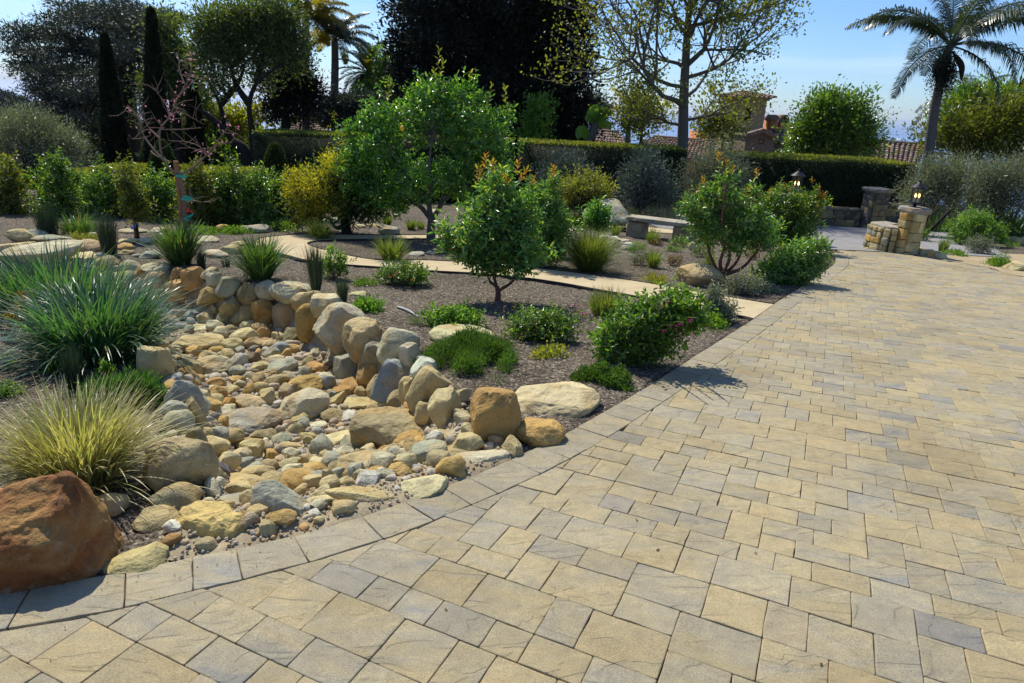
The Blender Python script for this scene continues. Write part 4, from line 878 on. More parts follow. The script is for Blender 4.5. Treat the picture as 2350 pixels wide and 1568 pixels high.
# ---- larger stones lying on the creek floor
BED = [
 (992, 872, 250, 150, 'round', 'pale', 'smooth pale grey boulder', 5), (985, 764, 210, 112, 'round', 'ochre', 'domed ochre boulder', 5),
 (1125, 757, 85, 92, 'mixed', 'blue', 'upright blue grey stone', 4), (1200, 802, 105, 70, 'block', 'orange', 'lower orange brick like stone', 4), (1245, 765, 130, 60, 'block', 'orange', 'flat orange stone', 4),
 (725, 965, 320, 150, 'mixed', 'gray', 'wide cracked grey boulder', 5), (780, 1038, 150, 82, 'round', 'brown', 'oval brown stone', 4), (690, 1132, 165, 130, 'mixed', 'tan', 'hunched tan boulder', 4),
 (578, 1050, 150, 95, 'round', 'tan', 'rounded grey tan stone', 4), (640, 1202, 150, 88, 'slab', 'blue', 'blue grey flat stone', 4), (528, 1216, 100, 56, 'angular', 'dark', 'almost black stone', 4),
 (470, 872, 155, 105, 'angular', 'ochre', 'sharp ochre wedge', 4), (573, 862, 100, 84, 'angular', 'orange', 'orange broken stone', 4), (702, 857, 160, 90, 'round', 'tan', 'smooth pinkish tan stone', 4),
 (410, 532, 275, 105, 'round', 'tan', 'broad tan boulder', 5), (465, 664, 230, 122, 'round', 'pale', 'long pale grey boulder', 5), (292, 636, 122, 72, 'mixed', 'ochre', 'angular ochre stone', 4),
 (455, 612, 112, 70, 'mixed', 'tan', 'ridged tan stone', 4), (602, 552, 120, 88, 'round', 'tan', 'round tan stone', 4), (510, 572, 92, 55, 'round', 'ochre', 'yellow tan stone', 3), (670, 492, 150, 82, 'mixed', 'cream', 'pale yellow block', 4),
 (590, 467, 82, 62, 'round', 'tan', 'small round tan stone', 3), (712, 540, 105, 84, 'mixed', 'tan', 'faceted tan stone', 4), (787, 550, 122, 74, 'mixed', 'tan', 'split tan stone', 4), (770, 482, 72, 70, 'round', 'ochre', 'ochre egg stone', 3),
 (850, 492, 92, 52, 'angular', 'tan', 'flat sharp stone', 3), (925, 565, 74, 62, 'angular', 'ochre', 'yellow arrow shaped stone', 3), (700, 620, 112, 92, 'angular', 'dark', 'dark grey chunk', 4), (620, 687, 85, 70, 'mixed', 'gray', 'light grey stone', 3),
 (752, 662, 92, 58, 'mixed', 'tan', 'blunt tan stone', 3), (872, 667, 162, 82, 'mixed', 'gray', 'long grey stone', 4), (838, 617, 100, 46, 'mixed', 'cream', 'flat yellow cream stone', 3), (1060, 672, 132, 90, 'angular', 'orange', 'orange brown slab', 4),
 (1138, 657, 70, 52, 'angular', 'orange', 'red orange stone', 3), (1157, 692, 60, 42, 'block', 'orange', 'small orange block', 3), (635, 736, 82, 60, 'angular', 'ochre', 'small ochre chunk', 3), (690, 720, 72, 58, 'round', 'pale', 'pale pebbly stone', 3),
 (512, 757, 102, 70, 'angular', 'orange', 'rust orange stone', 3), (418, 737, 60, 55, 'block', 'orange', 'orange cube like stone', 3), (338, 702, 105, 80, 'mixed', 'orange', 'orange tan stone', 3), (560, 802, 130, 70, 'mixed', 'tan', 'blotchy tan stone', 3),
 (1140, 930, 150, 78, 'round', 'olive', 'smooth olive stone', 4), (972, 950, 122, 70, 'mixed', 'tan', 'tan stone with a peak', 3), (1300, 862, 200, 92, 'mixed', 'tan', 'long tan stone', 4), (1452, 862, 122, 70, 'round', 'pale', 'pale grey oval stone', 4),
 (1570, 882, 82, 50, 'block', 'orange', 'bright orange stone', 3), (1140, 1072, 222, 76, 'slab', 'cream', 'long cream stone', 4), (1207, 1142, 112, 80, 'mixed', 'pale', 'pale green grey stone', 4), (1070, 985, 120, 50, 'slab', 'pale', 'thin pale stone', 3),
 (930, 1097, 142, 50, 'slab', 'tan', 'flat tan stone', 3), (912, 1195, 150, 60, 'round', 'olive', 'low olive stone', 3), (800, 1202, 92, 82, 'round', 'brown', 'round brown stone', 3), (1075, 1195, 110, 70, 'slab', 'cream', 'cream slab', 3),
 (1350, 1182, 332, 132, 'round', 'tan', 'large sloping tan boulder', 4), (1540, 1205, 132, 112, 'block', 'cream', 'pale orange block', 4), (1672, 1137, 182, 130, 'block', 'gray', 'grey topped ochre block', 4), (1640, 1078, 110, 70, 'round', 'ochre', 'small rounded ochre stone', 3),
 (1805, 1215, 172, 132, 'round', 'ochre', 'ochre boulder with a rough face', 4), (1642, 1320, 262, 130, 'mixed', 'cream', 'cream kerbside boulder', 4), (1338, 1282, 132, 92, 'block', 'white', 'white faced block', 4), (1392, 1247, 112, 70, 'mixed', 'ochre', 'yellow ochre stone', 3),
 (1062, 1300, 122, 112, 'block', 'tan', 'tan cube', 4), (1132, 1285, 82, 130, 'mixed', 'cream', 'tall cream stone', 3), (1218, 1300, 92, 74, 'mixed', 'cream', 'pale orange stone', 3), (772, 1247, 132, 82, 'round', 'cream', 'pale cream stone', 3),
 (632, 1302, 252, 120, 'mixed', 'tan', 'lumpy tan boulder', 4), (592, 1402, 190, 102, 'round', 'gray', 'smooth grey green boulder', 4), (1075, 1400, 152, 80, 'mixed', 'cream', 'cream stone behind the dark wedge', 3), (1325, 1368, 382, 96, 'slab', 'tan', 'long flat tan boulder', 4),
 (1210, 1440, 132, 100, 'round', 'tan', 'grey tan round stone', 3), (1042, 1475, 72, 60, 'block', 'white', 'little white block', 3), (1240, 1250, 100, 80, 'mixed', 'brown', 'reddish brown stone', 3), (1880, 1090, 190, 130, 'round', 'tan', 'stout tan boulder', 4),
 (1750, 1040, 130, 80, 'round', 'cream', 'smooth cream stone', 4), (365, 320, 55, 62, 'round', 'pale', 'pale egg', 3), (285, 325, 90, 50, 'round', 'tan', 'tan stone', 3), (305, 380, 85, 90, 'angular', 'tan', 'tan pyramid', 3), (500, 350, 70, 55, 'mixed', 'tan', 'tan chunk', 3),
 (545, 395, 80, 65, 'mixed', 'tan', 'tan lump', 3), (640, 400, 90, 75, 'mixed', 'brown', 'brown lump', 3), (690, 445, 90, 60, 'mixed', 'cream', 'cream chunk', 3), (440, 455, 150, 45, 'slab', 'pale', 'thin pale slab', 3),
 (860, 1055, 110, 60, 'round', 'gray', 'small grey stone', 3), (700, 1075, 150, 60, 'round', 'brown', 'flattish brown stone', 3), (1000, 1050, 100, 60, 'mixed', 'tan', 'tan stone', 3), (950, 1000, 90, 70, 'mixed', 'brown', 'brown stone', 3), (760, 780, 85, 66, 'round', 'tan', 'tan oval', 3),
]
LAND = []
nearw = {}
for (x, y, w, h, kind, c, lab, sub) in BED:
    v = V5(x, y); base = 'on the creek floor'
    o = view_rock('boulder', v, w / 2.24 * .94, h / 2.24 * .94, kind, c, lab, lift=.55, sub=sub, grow_=1.14, jitter=.12, group='larger stones on the creek floor')
    o['_n'] = lab; LAND.append((lab, np.array(o.location[:2]), o))
# word each of them against its most conspicuous neighbour
LAND.insert(0, ('broad brown two humped boulder', np.array(TWO.location[:2]), TWO)); TWO_L = TWO['label']; TWO['_n'] = 'x'
anch = [LAND[0]] + [l for l in LAND[1:] if l[2].scale[0] > .12][:14]
for lab, p, o in LAND:
    others = [(np.hypot(*(p - q)), l2, q) for l2, q, o2 in anch if o2 != o]; others.sort(key=lambda t: t[0]); d_, l2, q = others[0]
    dx, dy = p - q; rel = ('right of' if dx > 0 else 'left of') if abs(dx) > abs(dy) else ('just beyond' if dy > 0 else 'just in front of')
    o['label'] = f"{lab} {rel} the {l2} in the creek"
    if len(o['label'].split()) > 16: o['label'] = f"{lab} {rel} the {l2}"
    del o['_n']
TWO['label'] = TWO_L
# ---- cobbles: thrown over the creek floor until it is full
cr_ = np.random.default_rng(99); cob = []
P0 = np.array([p[:2] for p, a, o in ROCKS]); R0 = np.array([a for p, a, o in ROCKS])
x0, x1, y0, y1 = -7.2, .6, 1.75, 9.0
edge_d = drive_edge
for rad_lo, rad_hi, tries in ((.07, .10, 1500), (.045, .07, 9000), (.03, .045, 16000), (.016, .03, 30000)):
    xx = cr_.uniform(x0, x1, tries); yy = cr_.uniform(y0, y1, tries); rd = cr_.uniform(rad_lo, rad_hi, tries)
    ok = inside(xx, yy, CREEK) & (pl_dist(xx, yy, drive_edge) > .06) & ~inside(xx, yy, DRIVE) & (np.abs(xx) < yy * .8 + .4)
    if rad_lo < .04: ok &= (yy < 5.8)
    for a, b, c in zip(xx[ok], yy[ok], rd[ok]):
        if (np.hypot(P0[:, 0] - a, P0[:, 1] - b) < R0 * .72 + c * .55).any(): continue
        if cob:
            ca = np.array(cob); 
            if (np.hypot(ca[:, 0] - a, ca[:, 1] - b) < (ca[:, 2] + c) * .80).any(): continue
        cob.append((a, b, c))
cob.sort(key=lambda t: -t[2] / (t[1] + .8))
words = {'tan': 'tan', 'pale': 'pale', 'gray': 'grey', 'ochre': 'ochre', 'orange': 'orange', 'brown': 'brown', 'blue': 'blue grey', 'white': 'whitish', 'cream': 'cream'}
ordn = ['nearest', 'second nearest', 'third nearest', 'fourth nearest', 'fifth nearest', 'sixth nearest', 'seventh nearest', 'eighth nearest', 'ninth nearest', 'tenth nearest', 'eleventh nearest', 'twelfth nearest', 'thirteenth nearest', 'fourteenth nearest', 'fifteenth nearest', 'sixteenth nearest', 'seventeenth nearest', 'eighteenth nearest', 'nineteenth nearest', 'twentieth nearest', 'twenty-first nearest', 'twenty-second nearest', 'twenty-third nearest']
recs = []; pebbles = MB(); pcol = []
for k, (a, b, c) in enumerate(cob):
    cl = cr_.choice(['tan', 'pale', 'gray', 'ochre', 'orange', 'brown', 'blue', 'white', 'cream'], p=[.33, .14, .13, .13, .03, .08, .02, .03, .11])
    kind = cr_.choice(['round', 'mixed', 'angular', 'block'], p=[.18, .36, .30, .16]); sx, sy, sz = c * cr_.uniform(.95, 1.3), c * cr_.uniform(.65, 1.0), c * cr_.uniform(.55, .9)
    z = ground(a, b) + sz * .55 + .008
    if len(recs) < 210:
        o = link('cobble', rock_mesh(kind, int(cr_.integers(0, 6)), 3), None, (a, b, z)); o.scale = (sx, sy, sz); o.rotation_euler = (cr_.normal(0, .3), cr_.normal(0, .3), cr_.uniform(0, 6.28))
        cc = np.array(COL[cl]) * cr_.uniform(.85, 1.15); o.color = (*np.clip(cc, 0, 1), 1); recs.append((o, cl, kind))
    else:
        V, F = rock_verts('mixed', k % 5 * 17 + 3, 2) if ('p', k % 5) not in ROCKLIB else ROCKLIB[('p', k % 5)]
        ROCKLIB[('p', k % 5)] = (V, F); t = cr_.uniform(0, 6.28); R = np.array([[math.cos(t), -math.sin(t), 0], [math.sin(t), math.cos(t), 0], [0, 0, 1]])
        pebbles.add((V * [sx, sy, sz]) @ R.T + [a, b, z], F)
shape = {'round': 'rounded', 'mixed': 'blunt', 'angular': 'sharp edged', 'block': 'blocky'}
grp = {}
for o, cl, kind in recs:
    p = np.array(o.location[:2]); d = sorted([(np.hypot(*(p - q)), l2, q) for l2, q, o2 in LAND[:14] + [LAND[i] for i in (15, 16, 18, 35, 43, 44, 52, 54, 57, 64, 65)]], key=lambda t: t[0])[0]
    dx, dy = p - d[2]; rel = ('to the right of' if dx > 0 else 'to the left of') if abs(dx) > abs(dy) else ('beyond' if dy > 0 else 'in front of')
    grp.setdefault((words[cl], rel, d[1]), []).append((d[0], o, kind))
for (w_, rel, l2), lst in grp.items():
    lst.sort(key=lambda t: t[0])
    for k, (dd_, o, kind) in enumerate(lst):
        pre = '' if len(lst) == 1 else ordn[min(k, 22)] + ' '
        tag(o, f"{pre}{w_} cobble {rel} the {l2}", 'cobble', 'cobbles filling the dry creek bed')
pm, nt = nm('creek_pebble'); g_ = nd(nt, 'ShaderNodeNewGeometry')
c = ramp(nt, g_.outputs['Random Per Island'], [(0, (.20, .19, .16)), (.25, (.40, .31, .18)), (.5, (.50, .44, .32)), (.7, (.28, .29, .28)), (.85, (.46, .27, .09)), (1, (.55, .50, .40))])
n_ = noisen(nt, g_.outputs['Position'], 60, 4); c = mixc(nt, 1.0, c, ramp(nt, n_, [(.3, (.75, .75, .75)), (.7, (1.2, 1.2, 1.2))]), 'MULTIPLY')
out(nt, princ(nt, c, .85, bump(nt, n_, .5, .006), .25).outputs[0])
# gravel between them
N = 14000; xx = cr_.uniform(x0, x1, N * 4); yy = 1.75 + 4.8 * cr_.uniform(0, 1, N * 4) ** 1.5
ok = inside(xx, yy, CREEK) & ~inside(xx, yy, DRIVE) & (np.abs(xx) < yy * .8 + .4) & (pl_dist(xx, yy, drive_edge) > .01)
xx, yy = xx[ok][:N], yy[ok][:N]
oc = np.array([(1, 0, 0), (-1, 0, 0), (0, 1, 0), (0, -1, 0), (0, 0, 1), (0, 0, -1)], float); of = np.array([(0, 2, 4), (2, 1, 4), (1, 3, 4), (3, 0, 4), (2, 0, 5), (1, 2, 5), (3, 1, 5), (0, 3, 5)])
n = len(xx); sz = cr_.uniform(.003, .011, (n, 1, 1)); t = cr_.uniform(0, 6.28, n)
q = oc[None] * sz * cr_.uniform(.6, 1.3, (n, 1, 3)) + cr_.normal(0, .0008, (n, 6, 3)); qx = q[..., 0] * np.cos(t)[:, None] - q[..., 1] * np.sin(t)[:, None]; qy = q[..., 0] * np.sin(t)[:, None] + q[..., 1] * np.cos(t)[:, None]
q = np.stack([qx + xx[:, None], qy + yy[:, None], q[..., 2] + (H(xx, yy) + .019 + sz[:, 0, 0] * .4)[:, None]], -1)
pebbles.add(q.reshape(-1, 3), (np.arange(n)[:, None, None] * 6 + of[None]).reshape(-1, 3))
o = part('gravel', pebbles, pm, None, False); o['kind'] = 'stuff'
# ================================================================ BUILT THINGS
# ---- entrance walls and pillars of split sandstone
def stone_face(parent, A, B, h, name='stone', size=.17, colset=('tan', 'cream', 'ochre', 'brown', 'tan'), seed=1, thick=.08, zb=None, topfn=None):
    """courses of rough stones set proud of a core between points A and B (world xy)"""
    r = np.random.default_rng(seed); A = np.array(A, float); B = np.array(B, float); Ln = np.linalg.norm(B - A); e = (B - A) / Ln; nn_ = np.array([e[1], -e[0]]); ya = math.atan2(e[1], e[0])
    z = 0; 
    while z < h - .03:
        ch = min(r.uniform(.75, 1.25) * size, h - z); 
        if h - z - ch < .05: ch = h - z
        x = 0
        while x < Ln - .02:
            w = min(r.uniform(.8, 1.9) * size, Ln - x)
            if Ln - x - w < .07: w = Ln - x
            c = A + e * (x + w / 2) + nn_ * r.uniform(-.005, .025); zz = (float(T0(*c)) if zb is None else zb) + z + ch / 2
            me = rock_mesh('ashlar', int(r.integers(0, 6)), 3); o = link(name, me, parent)
            off = np.array(parent.location); o.location = tuple(np.array([c[0], c[1], zz]) - off); o.scale = (w * .5, thick, ch * .5); o.rotation_euler = (r.normal(0, .03), r.normal(0, .03), ya)
            cc = np.array(COL[colset[int(r.integers(0, len(colset)))]]) * r.uniform(.8, 1.1); o.color = (*np.clip(cc, 0, 1), 1)
            x += w
        z += ch
def pillar(cx, cy, w, h, label, yaw, seed, colset=('tan', 'cream', 'ochre', 'tan'), group=None):
    zb = float(T0(cx, cy)) - .1; t = empty('stone_pillar', (cx, cy, zb), label, 'pillar', group)
    c, s = math.cos(yaw), math.sin(yaw); R = np.array([[c, -s, 0], [s, c, 0], [0, 0, 1]])
    part('core', box(MB(), (cx, cy, zb + (h + .1) / 2), (w - .1, w - .1, h + .1), R), M['mortar'], t)
    cs = [np.array([cx, cy]) + R[:2, :2] @ np.array(q) * (w / 2 - .05) for q in ((-1, -1), (1, -1), (1, 1), (-1, 1))]
    for k in range(4): stone_face(t, cs[k], cs[(k + 1) % 4], h + .1, size=.17, seed=seed + k, zb=zb, thick=.075, colset=colset)
    me = rock_mesh('ashlar', 2, 4); o = link('capstone', me, t, (0, 0, h + .165)); o.scale = (w * .64, w * .64, .04); o.rotation_euler = (0, 0, yaw); o.color = (.36, .33, .27, 1)
    mb = MB(); box(mb, (cx, cy, zb + h + .13), (w + .06, w + .06, .06), R); part('cap_slab', mb, M['rock'], t).color = (.38, .34, .26, 1)
    return t, zb + h + .19
def lantern(x, y, z, s, label, group):
    t = empty('lantern', (x, y, z), label, 'lantern', group); P = lambda *a: np.array([x, y, z]) + np.array(a) * s
    mb = MB(); tube(mb, [P(0, 0, 0), P(0, 0, .02)], [.11 * s, .11 * s], 12); tube(mb, [P(0, 0, .02), P(0, 0, .05), P(0, 0, .08)], [.03 * s, .03 * s, .06 * s], 10); tube(mb, [P(0, 0, .08), P(0, 0, .11)], [.13 * s, .12 * s], 12)
    part('base', mb, M['iron'], t)
    mb = MB()
    for k in range(6):
        a = k * math.pi / 3; tube(mb, [P(.105 * math.cos(a), .105 * math.sin(a), .11), P(.105 * math.cos(a), .105 * math.sin(a), .37)], .008 * s, 4)
    tube(mb, [P(0, 0, .365), P(0, 0, .385)], [.12 * s, .125 * s], 12); part('frame', mb, M['iron'], t)
    mb = MB(); tube(mb, [P(0, 0, .385), P(0, 0, .42), P(0, 0, .46), P(0, 0, .475)], [.15 * s, .10 * s, .04 * s, .02 * s], 12); tube(mb, [P(0, 0, .475), P(0, 0, .49), P(0, 0, .51), P(0, 0, .52)], [.012 * s, .022 * s, .018 * s, .004 * s], 8); part('roof', mb, M['iron'], t, True)
    gm, nt = bpy.data.materials.get('lantern_glass'), None
    if gm is None:
        gm, nt = nm('lantern_glass'); a = nt.nodes.new('ShaderNodeBsdfTransparent'); b = nt.nodes.new('ShaderNodeBsdfGlossy'); b.inputs['Roughness'].default_value = .08; m_ = nt.nodes.new('ShaderNodeMixShader'); m_.inputs[0].default_value = .12
        a.inputs[0].default_value = (.9, .9, .88, 1); nt.links.new(a.outputs[0], m_.inputs[1]); nt.links.new(b.outputs[0], m_.inputs[2]); out(nt, m_.outputs[0])
    mb = MB(); tube(mb, [P(0, 0, .112), P(0, 0, .364)], .096 * s, 12, False); part('glass', mb, gm, t, True)
    fm = bpy.data.materials.get('lit_bulb')
    if fm is None:
        fm, nt = nm('lit_bulb'); e = nt.nodes.new('ShaderNodeEmission'); e.inputs[0].default_value = (1, .62, .22, 1); e.inputs[1].default_value = 6; out(nt, e.outputs[0])
    cm = simple('candle_sleeve', (.6, .55, .45), .5)
    for dx in (-.035, .035):
        mb = MB(); tube(mb, [P(dx, -.01, .11), P(dx, -.01, .20)], .017 * s, 8); c_ = part('candle', mb, cm, t)
        mb = MB(); tube(mb, [P(dx, -.01, .2), P(dx, -.01, .22), P(dx, -.01, .25), P(dx, -.01, .27)], [.008 * s, .018 * s, .014 * s, .003 * s], 8); part('bulb', mb, fm, t, True)
    return t
pp = hitT(*SS(2218, 622), T0)
yawp = -math.atan2(pp[0], pp[1]) + math.radians(-52)
e1 = np.array([math.cos(yawp), math.sin(yawp)])
pc = pp[:2] + np.array([.05, .22])
t1, zt = pillar(pc[0], pc[1], .32, .72, 'cream sandstone pillar carrying a lit lantern at the right of the driveway', yawp, 31)
lantern(pc[0] - .02, pc[1], zt, .92, 'black iron lantern with two lit candles on the near stone pillar', 'pillar lanterns')
# curved low wall running from the pillar back along the road
wt = empty('stone_wall', (pc[0] - .3, pc[1] + .3, float(T0(pc[0], pc[1]))), 'low curved sandstone wall butting into the near pillar', 'wall')
wa = at(*SS(2112, 613), pc[1] + .55); W0 = np.array([wa[0], wa[1]]); W1 = np.array([pc[0] - .2, pc[1] + .02])
cv = catmull([W0 + [.42, .25], W0 + [.06, .05], (W0 + W1) / 2 + [-.03, -.14], W1], 2); 
zt0 = float(T0(*W1)) - .1
for k in range(len(cv) - 1):
    f = k / (len(cv) - 2); stone_face(wt, cv[k], cv[k + 1], .56 - .05 * f, size=.13, seed=50 + k, thick=.09, zb=zt0 - .06 * (1 - f), colset=('tan', 'cream', 'brown', 'tan', 'ochre', 'gray'))
    a, b = cv[k], cv[k + 1]; e = (b - a) / np.linalg.norm(b - a); n_ = np.array([-e[1], e[0]]) * .13
    mb = MB(); hh = zt0 - .06 * (1 - f) + .54 - .05 * f; q = [a, b, b + n_ * 1.9, a + n_ * 1.9]; lo = [(*p, zt0 - .3) for p in q]; hi = [(*p, hh) for p in q]
    mb.add(lo + hi, [(3, 2, 1, 0), (4, 5, 6, 7), (0, 1, 5, 4), (1, 2, 6, 5), (2, 3, 7, 6), (3, 0, 4, 7)]); part('core', mb, M['mortar'], wt)
    me = rock_mesh('ashlar', k % 6, 3); o = link('coping', me, wt); m_ = (a + b) / 2 + n_ * .85; o.location = tuple(np.array([m_[0], m_[1], hh + .015]) - np.array(wt.location)); o.scale = (np.linalg.norm(b - a) * .58, .16, .05); o.rotation_euler = (0, 0, math.atan2(e[1], e[0])); o.color = (.36, .33, .26, 1)
# opposite pillar and low wall across the road, hedge shade painted into stone colours
Yf = 19.6
fa_, fb_ = at(*SS(1750, 520), Yf), at(*SS(2095, 548), Yf)
fw = empty('stone_wall', (fb_[0], Yf, float(T0(fb_[0], Yf))), 'shaded low stone wall along the foot of the long hedge', 'wall')
part('core', box(MB(), ((fa_[0] + fb_[0]) / 2, Yf + .15, float(T0(0, Yf)) + .22), (fb_[0] - fa_[0], .22, .62)), M['mortar'], fw)
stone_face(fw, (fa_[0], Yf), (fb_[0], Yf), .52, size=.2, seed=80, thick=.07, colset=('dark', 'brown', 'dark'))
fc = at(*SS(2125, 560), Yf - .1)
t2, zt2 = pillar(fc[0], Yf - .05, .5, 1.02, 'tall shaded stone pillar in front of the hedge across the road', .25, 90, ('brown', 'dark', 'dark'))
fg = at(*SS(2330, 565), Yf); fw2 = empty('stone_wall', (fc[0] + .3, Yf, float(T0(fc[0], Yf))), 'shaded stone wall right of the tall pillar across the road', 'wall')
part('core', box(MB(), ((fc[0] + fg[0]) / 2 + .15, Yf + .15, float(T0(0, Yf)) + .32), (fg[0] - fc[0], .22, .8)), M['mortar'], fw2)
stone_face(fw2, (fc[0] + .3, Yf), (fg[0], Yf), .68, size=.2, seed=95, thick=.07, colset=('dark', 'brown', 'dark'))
# left gate pillar behind the shrubs with its lantern
lp = at(*SS(1925, 560), 13.4); t3, zt3 = pillar(lp[0], lp[1], .42, .82, 'stone pillar mostly hidden behind the orange tipped shrubs left of the driveway', .3, 110)
tgt = at(*SS(1925, 492), 13.4)
lantern(lp[0], lp[1], max(zt3, float(tgt[2]) - .05), .95, 'black iron lantern showing above the orange tipped shrubs', 'pillar lanterns')
if tgt[2] - .05 > zt3 + .02: t3.scale = (1, 1, (tgt[2] - .05 - t3.location.z) / (zt3 - t3.location.z))

# ---- stone bench
bl, br = hit(C2(700, 545)), hit(C2(1010, 575)); bt = empty('stone_bench', tuple((bl + br) / 2), 'long rough slab bench on two block feet beyond the gravel path', 'bench')
def roughbox(mb, c, s, yaw, seed, n=6, amp=.02):
    V, F = ICO[4]; V = np.sign(V) * np.abs(V) ** .28; V = V / np.abs(V).max(0); r = snoise(V * np.array(s) * 3, 2.2, seed)
    V = V * np.array(s) / 2 * (1 + r[:, None] * amp / min(s)); c_, s_ = math.cos(yaw), math.sin(yaw)
    return mb.add(V @ np.array([[c_, -s_, 0], [s_, c_, 0], [0, 0, 1]]).T + np.array(c), F)
by = math.atan2(br[1] - bl[1], br[0] - bl[0])
mid = (bl + br) / 2; tl = at(*C2(630, 455), mid[1]); tr = at(*C2(1140, 500), mid[1])
seatc = (tl + tr) / 2; hb = .33
o = part('seat', roughbox(MB(), (seatc[0], seatc[1], mid[2] + hb), (np.linalg.norm(tr[:2] - tl[:2]) * .98, .42, .07), by, 4, amp=.014), M['rock'], bt, True); o.color = (.40, .36, .27, 1)
for p in (bl, br):
    o = part('leg', roughbox(MB(), (p[0], p[1] + .02, p[2] + .13), (.36, .30, .34), by, 9, amp=.03), M['rock'], bt, True); o.color = (.30, .26, .19, 1)
bt.location = tuple(bt.location)

# ---- irrigation tube lying in the bark
a = hit(C1(838, 782), .012); b = hit(C1(905, 805), .02); c = hit(C1(975, 848), .012)
thing('irrigation_tube', tube(MB(), catmull([a, b, c], 6), .011, 7), M['plastic'], tuple(b), 'pale length of irrigation tube lying on the bark mulch', 'tube', None, True)

# ---- villas below the hedge
def roof_tiles(mb, RL, RR, EL, ER, pitch=.30, row=.42, rad=.105):
    """barrel tiles running from ridge to eave"""
    RL, RR, EL, ER = map(np.array, (RL, RR, EL, ER)); n = max(2, int(round(np.linalg.norm(ER - EL) / pitch))); m = max(2, int(round(np.linalg.norm(EL - RL) / row)))
    an = np.linspace(0, math.pi, 6); N_ = norm(np.cross(ER - EL, RL - EL)[None])[0]
    if N_[2] < 0: N_ = -N_
    for i in range(n + 1):
        f = i / n; top = RL + (RR - RL) * f; bot = EL + (ER - EL) * f; d = bot - top; Ld = np.linalg.norm(d)
        if Ld < row: continue
        d /= Ld; s = norm(np.cross(d, N_)[None])[0]; mm = max(1, int(round(Ld / row)))
        for j in range(mm):
            a = top + d * (j * Ld / mm); b = top + d * ((j + 1.12) * Ld / mm); w = rng.normal(0, .006); a = a + s * w; b = b + s * w
            r0, r1 = rad * .82, rad
            ring = lambda p, r_, h: np.array([p + s * math.cos(t) * r_ + N_ * (math.sin(t) * r_ + h) for t in an])
            V = np.vstack([ring(a, r0, .0), ring(b, r1, .035)]); k = len(an)
            mb.add(V, [(q, q + 1, k + q + 1, k + q) for q in range(k - 1)]); mb.poly(V[k:])
def roof(parent, pxs, Yr, Ye, pitch=.3, rad=.105, under=True):
    RL, RR, EL, ER = at(*pxs[0], Yr), at(*pxs[1], Yr), at(*pxs[2], Ye), at(*pxs[3], Ye)
    mb = MB(); roof_tiles(mb, RL, RR, EL, ER, pitch, rad=rad); o = part('roof_tiles', mb, M['tile'], parent); o['kind'] = 'stuff'
    dn = np.array([0, 0, -.02]); mb = MB().add([RL + dn, RR + dn, ER + dn, EL + dn, RL + dn * 9, RR + dn * 9, ER + dn * 9, EL + dn * 9], [(0, 3, 2, 1), (4, 5, 6, 7), (0, 1, 5, 4), (1, 2, 6, 5), (2, 3, 7, 6), (3, 0, 4, 7)])
    part('roof_deck', mb, M['tile'], parent)
    mb = MB(); tube(mb, [RL + [0, 0, .06], RR + [0, 0, .06]], rad * 1.15, 8); part('ridge', mb, M['tile'], parent)
    return RL, RR, EL, ER
def wallbox(parent, x0, x1, y0, y1, z0, z1, mat, name='wall'): return part(name, box(MB(), ((x0 + x1) / 2, (y0 + y1) / 2, (z0 + z1) / 2), (x1 - x0, y1 - y0, z1 - z0)), mat, parent)
# right wing
Yh = 46
h1 = empty('villa_wing', tuple(at(2050, 400, 46) * [1, 1, 0] + [0, 0, float(T0(0, 46))]), 'low villa wing with a clay tile roof right of the bushy green tree', 'house')
RL, RR, EL, ER = roof(h1, [(1955, 320), (2120, 335), (1960, 366), (2104, 386)], 49, 45.5)
wallbox(h1, EL[0] + .2, ER[0] - .25, 45.8, 51.5, -9, EL[2] - .12, M['stucco'])
mb = MB(); box(mb, ((EL[0] + ER[0]) / 2, 45.62, EL[2] - .12), (ER[0] - EL[0], .2, .16)); part('eave', mb, M['barkdark'], h1)
# long middle roof with upper storey
h2 = empty('villa', tuple(at(1560, 380, 46) * [1, 1, 0] + [0, 0, float(T0(0, 46))]), 'long low tile roofed villa behind the bare branched plane tree', 'house')
RL, RR, EL, ER = roof(h2, [(1500, 316), (1690, 331), (1430, 358), (1720, 374)], 49, 45)
wallbox(h2, EL[0] + .3, ER[0] - .3, 45.4, 53, -9, EL[2] - .05, M['stucco'])
u0, u1 = at(1612, 304, 52), at(1672, 322, 52); wallbox(h2, u0[0], u1[0], 52, 56, -7, u0[2], M['stucco'], 'upper_wall')
roof(h2, [(1640, 293), (1668, 300), (1608, 305), (1676, 311)], 55, 51.6, .3)
RLc = at(1582, 300, 50)
# left villa roof
h3 = empty('villa', tuple(at(1380, 380, 44) * [1, 1, 0] + [0, 0, float(T0(0, 44))]), 'villa with a hipped tile roof beside the tall dark conifers', 'house')
RL, RR, EL, ER = roof(h3, [(1362, 301), (1420, 307), (1308, 352), (1452, 362)], 47, 43.5)
wallbox(h3, EL[0] + .3, ER[0] - .3, 44, 50, -9, EL[2] - .05, M['stucco'])
a, b = at(1372, 284, 51), at(1402, 310, 51); wallbox(h3, a[0], b[0], 51, 54, -7, a[2], M['stucco'], 'upper_wall')
c = at(1386, 281, 51.3); mb = MB(); box(mb, (c[0], 52.5, a[2] + .06), (b[0] - a[0] + .5, 3.6, .12)); part('parapet', mb, M['stuccodark'], h3)
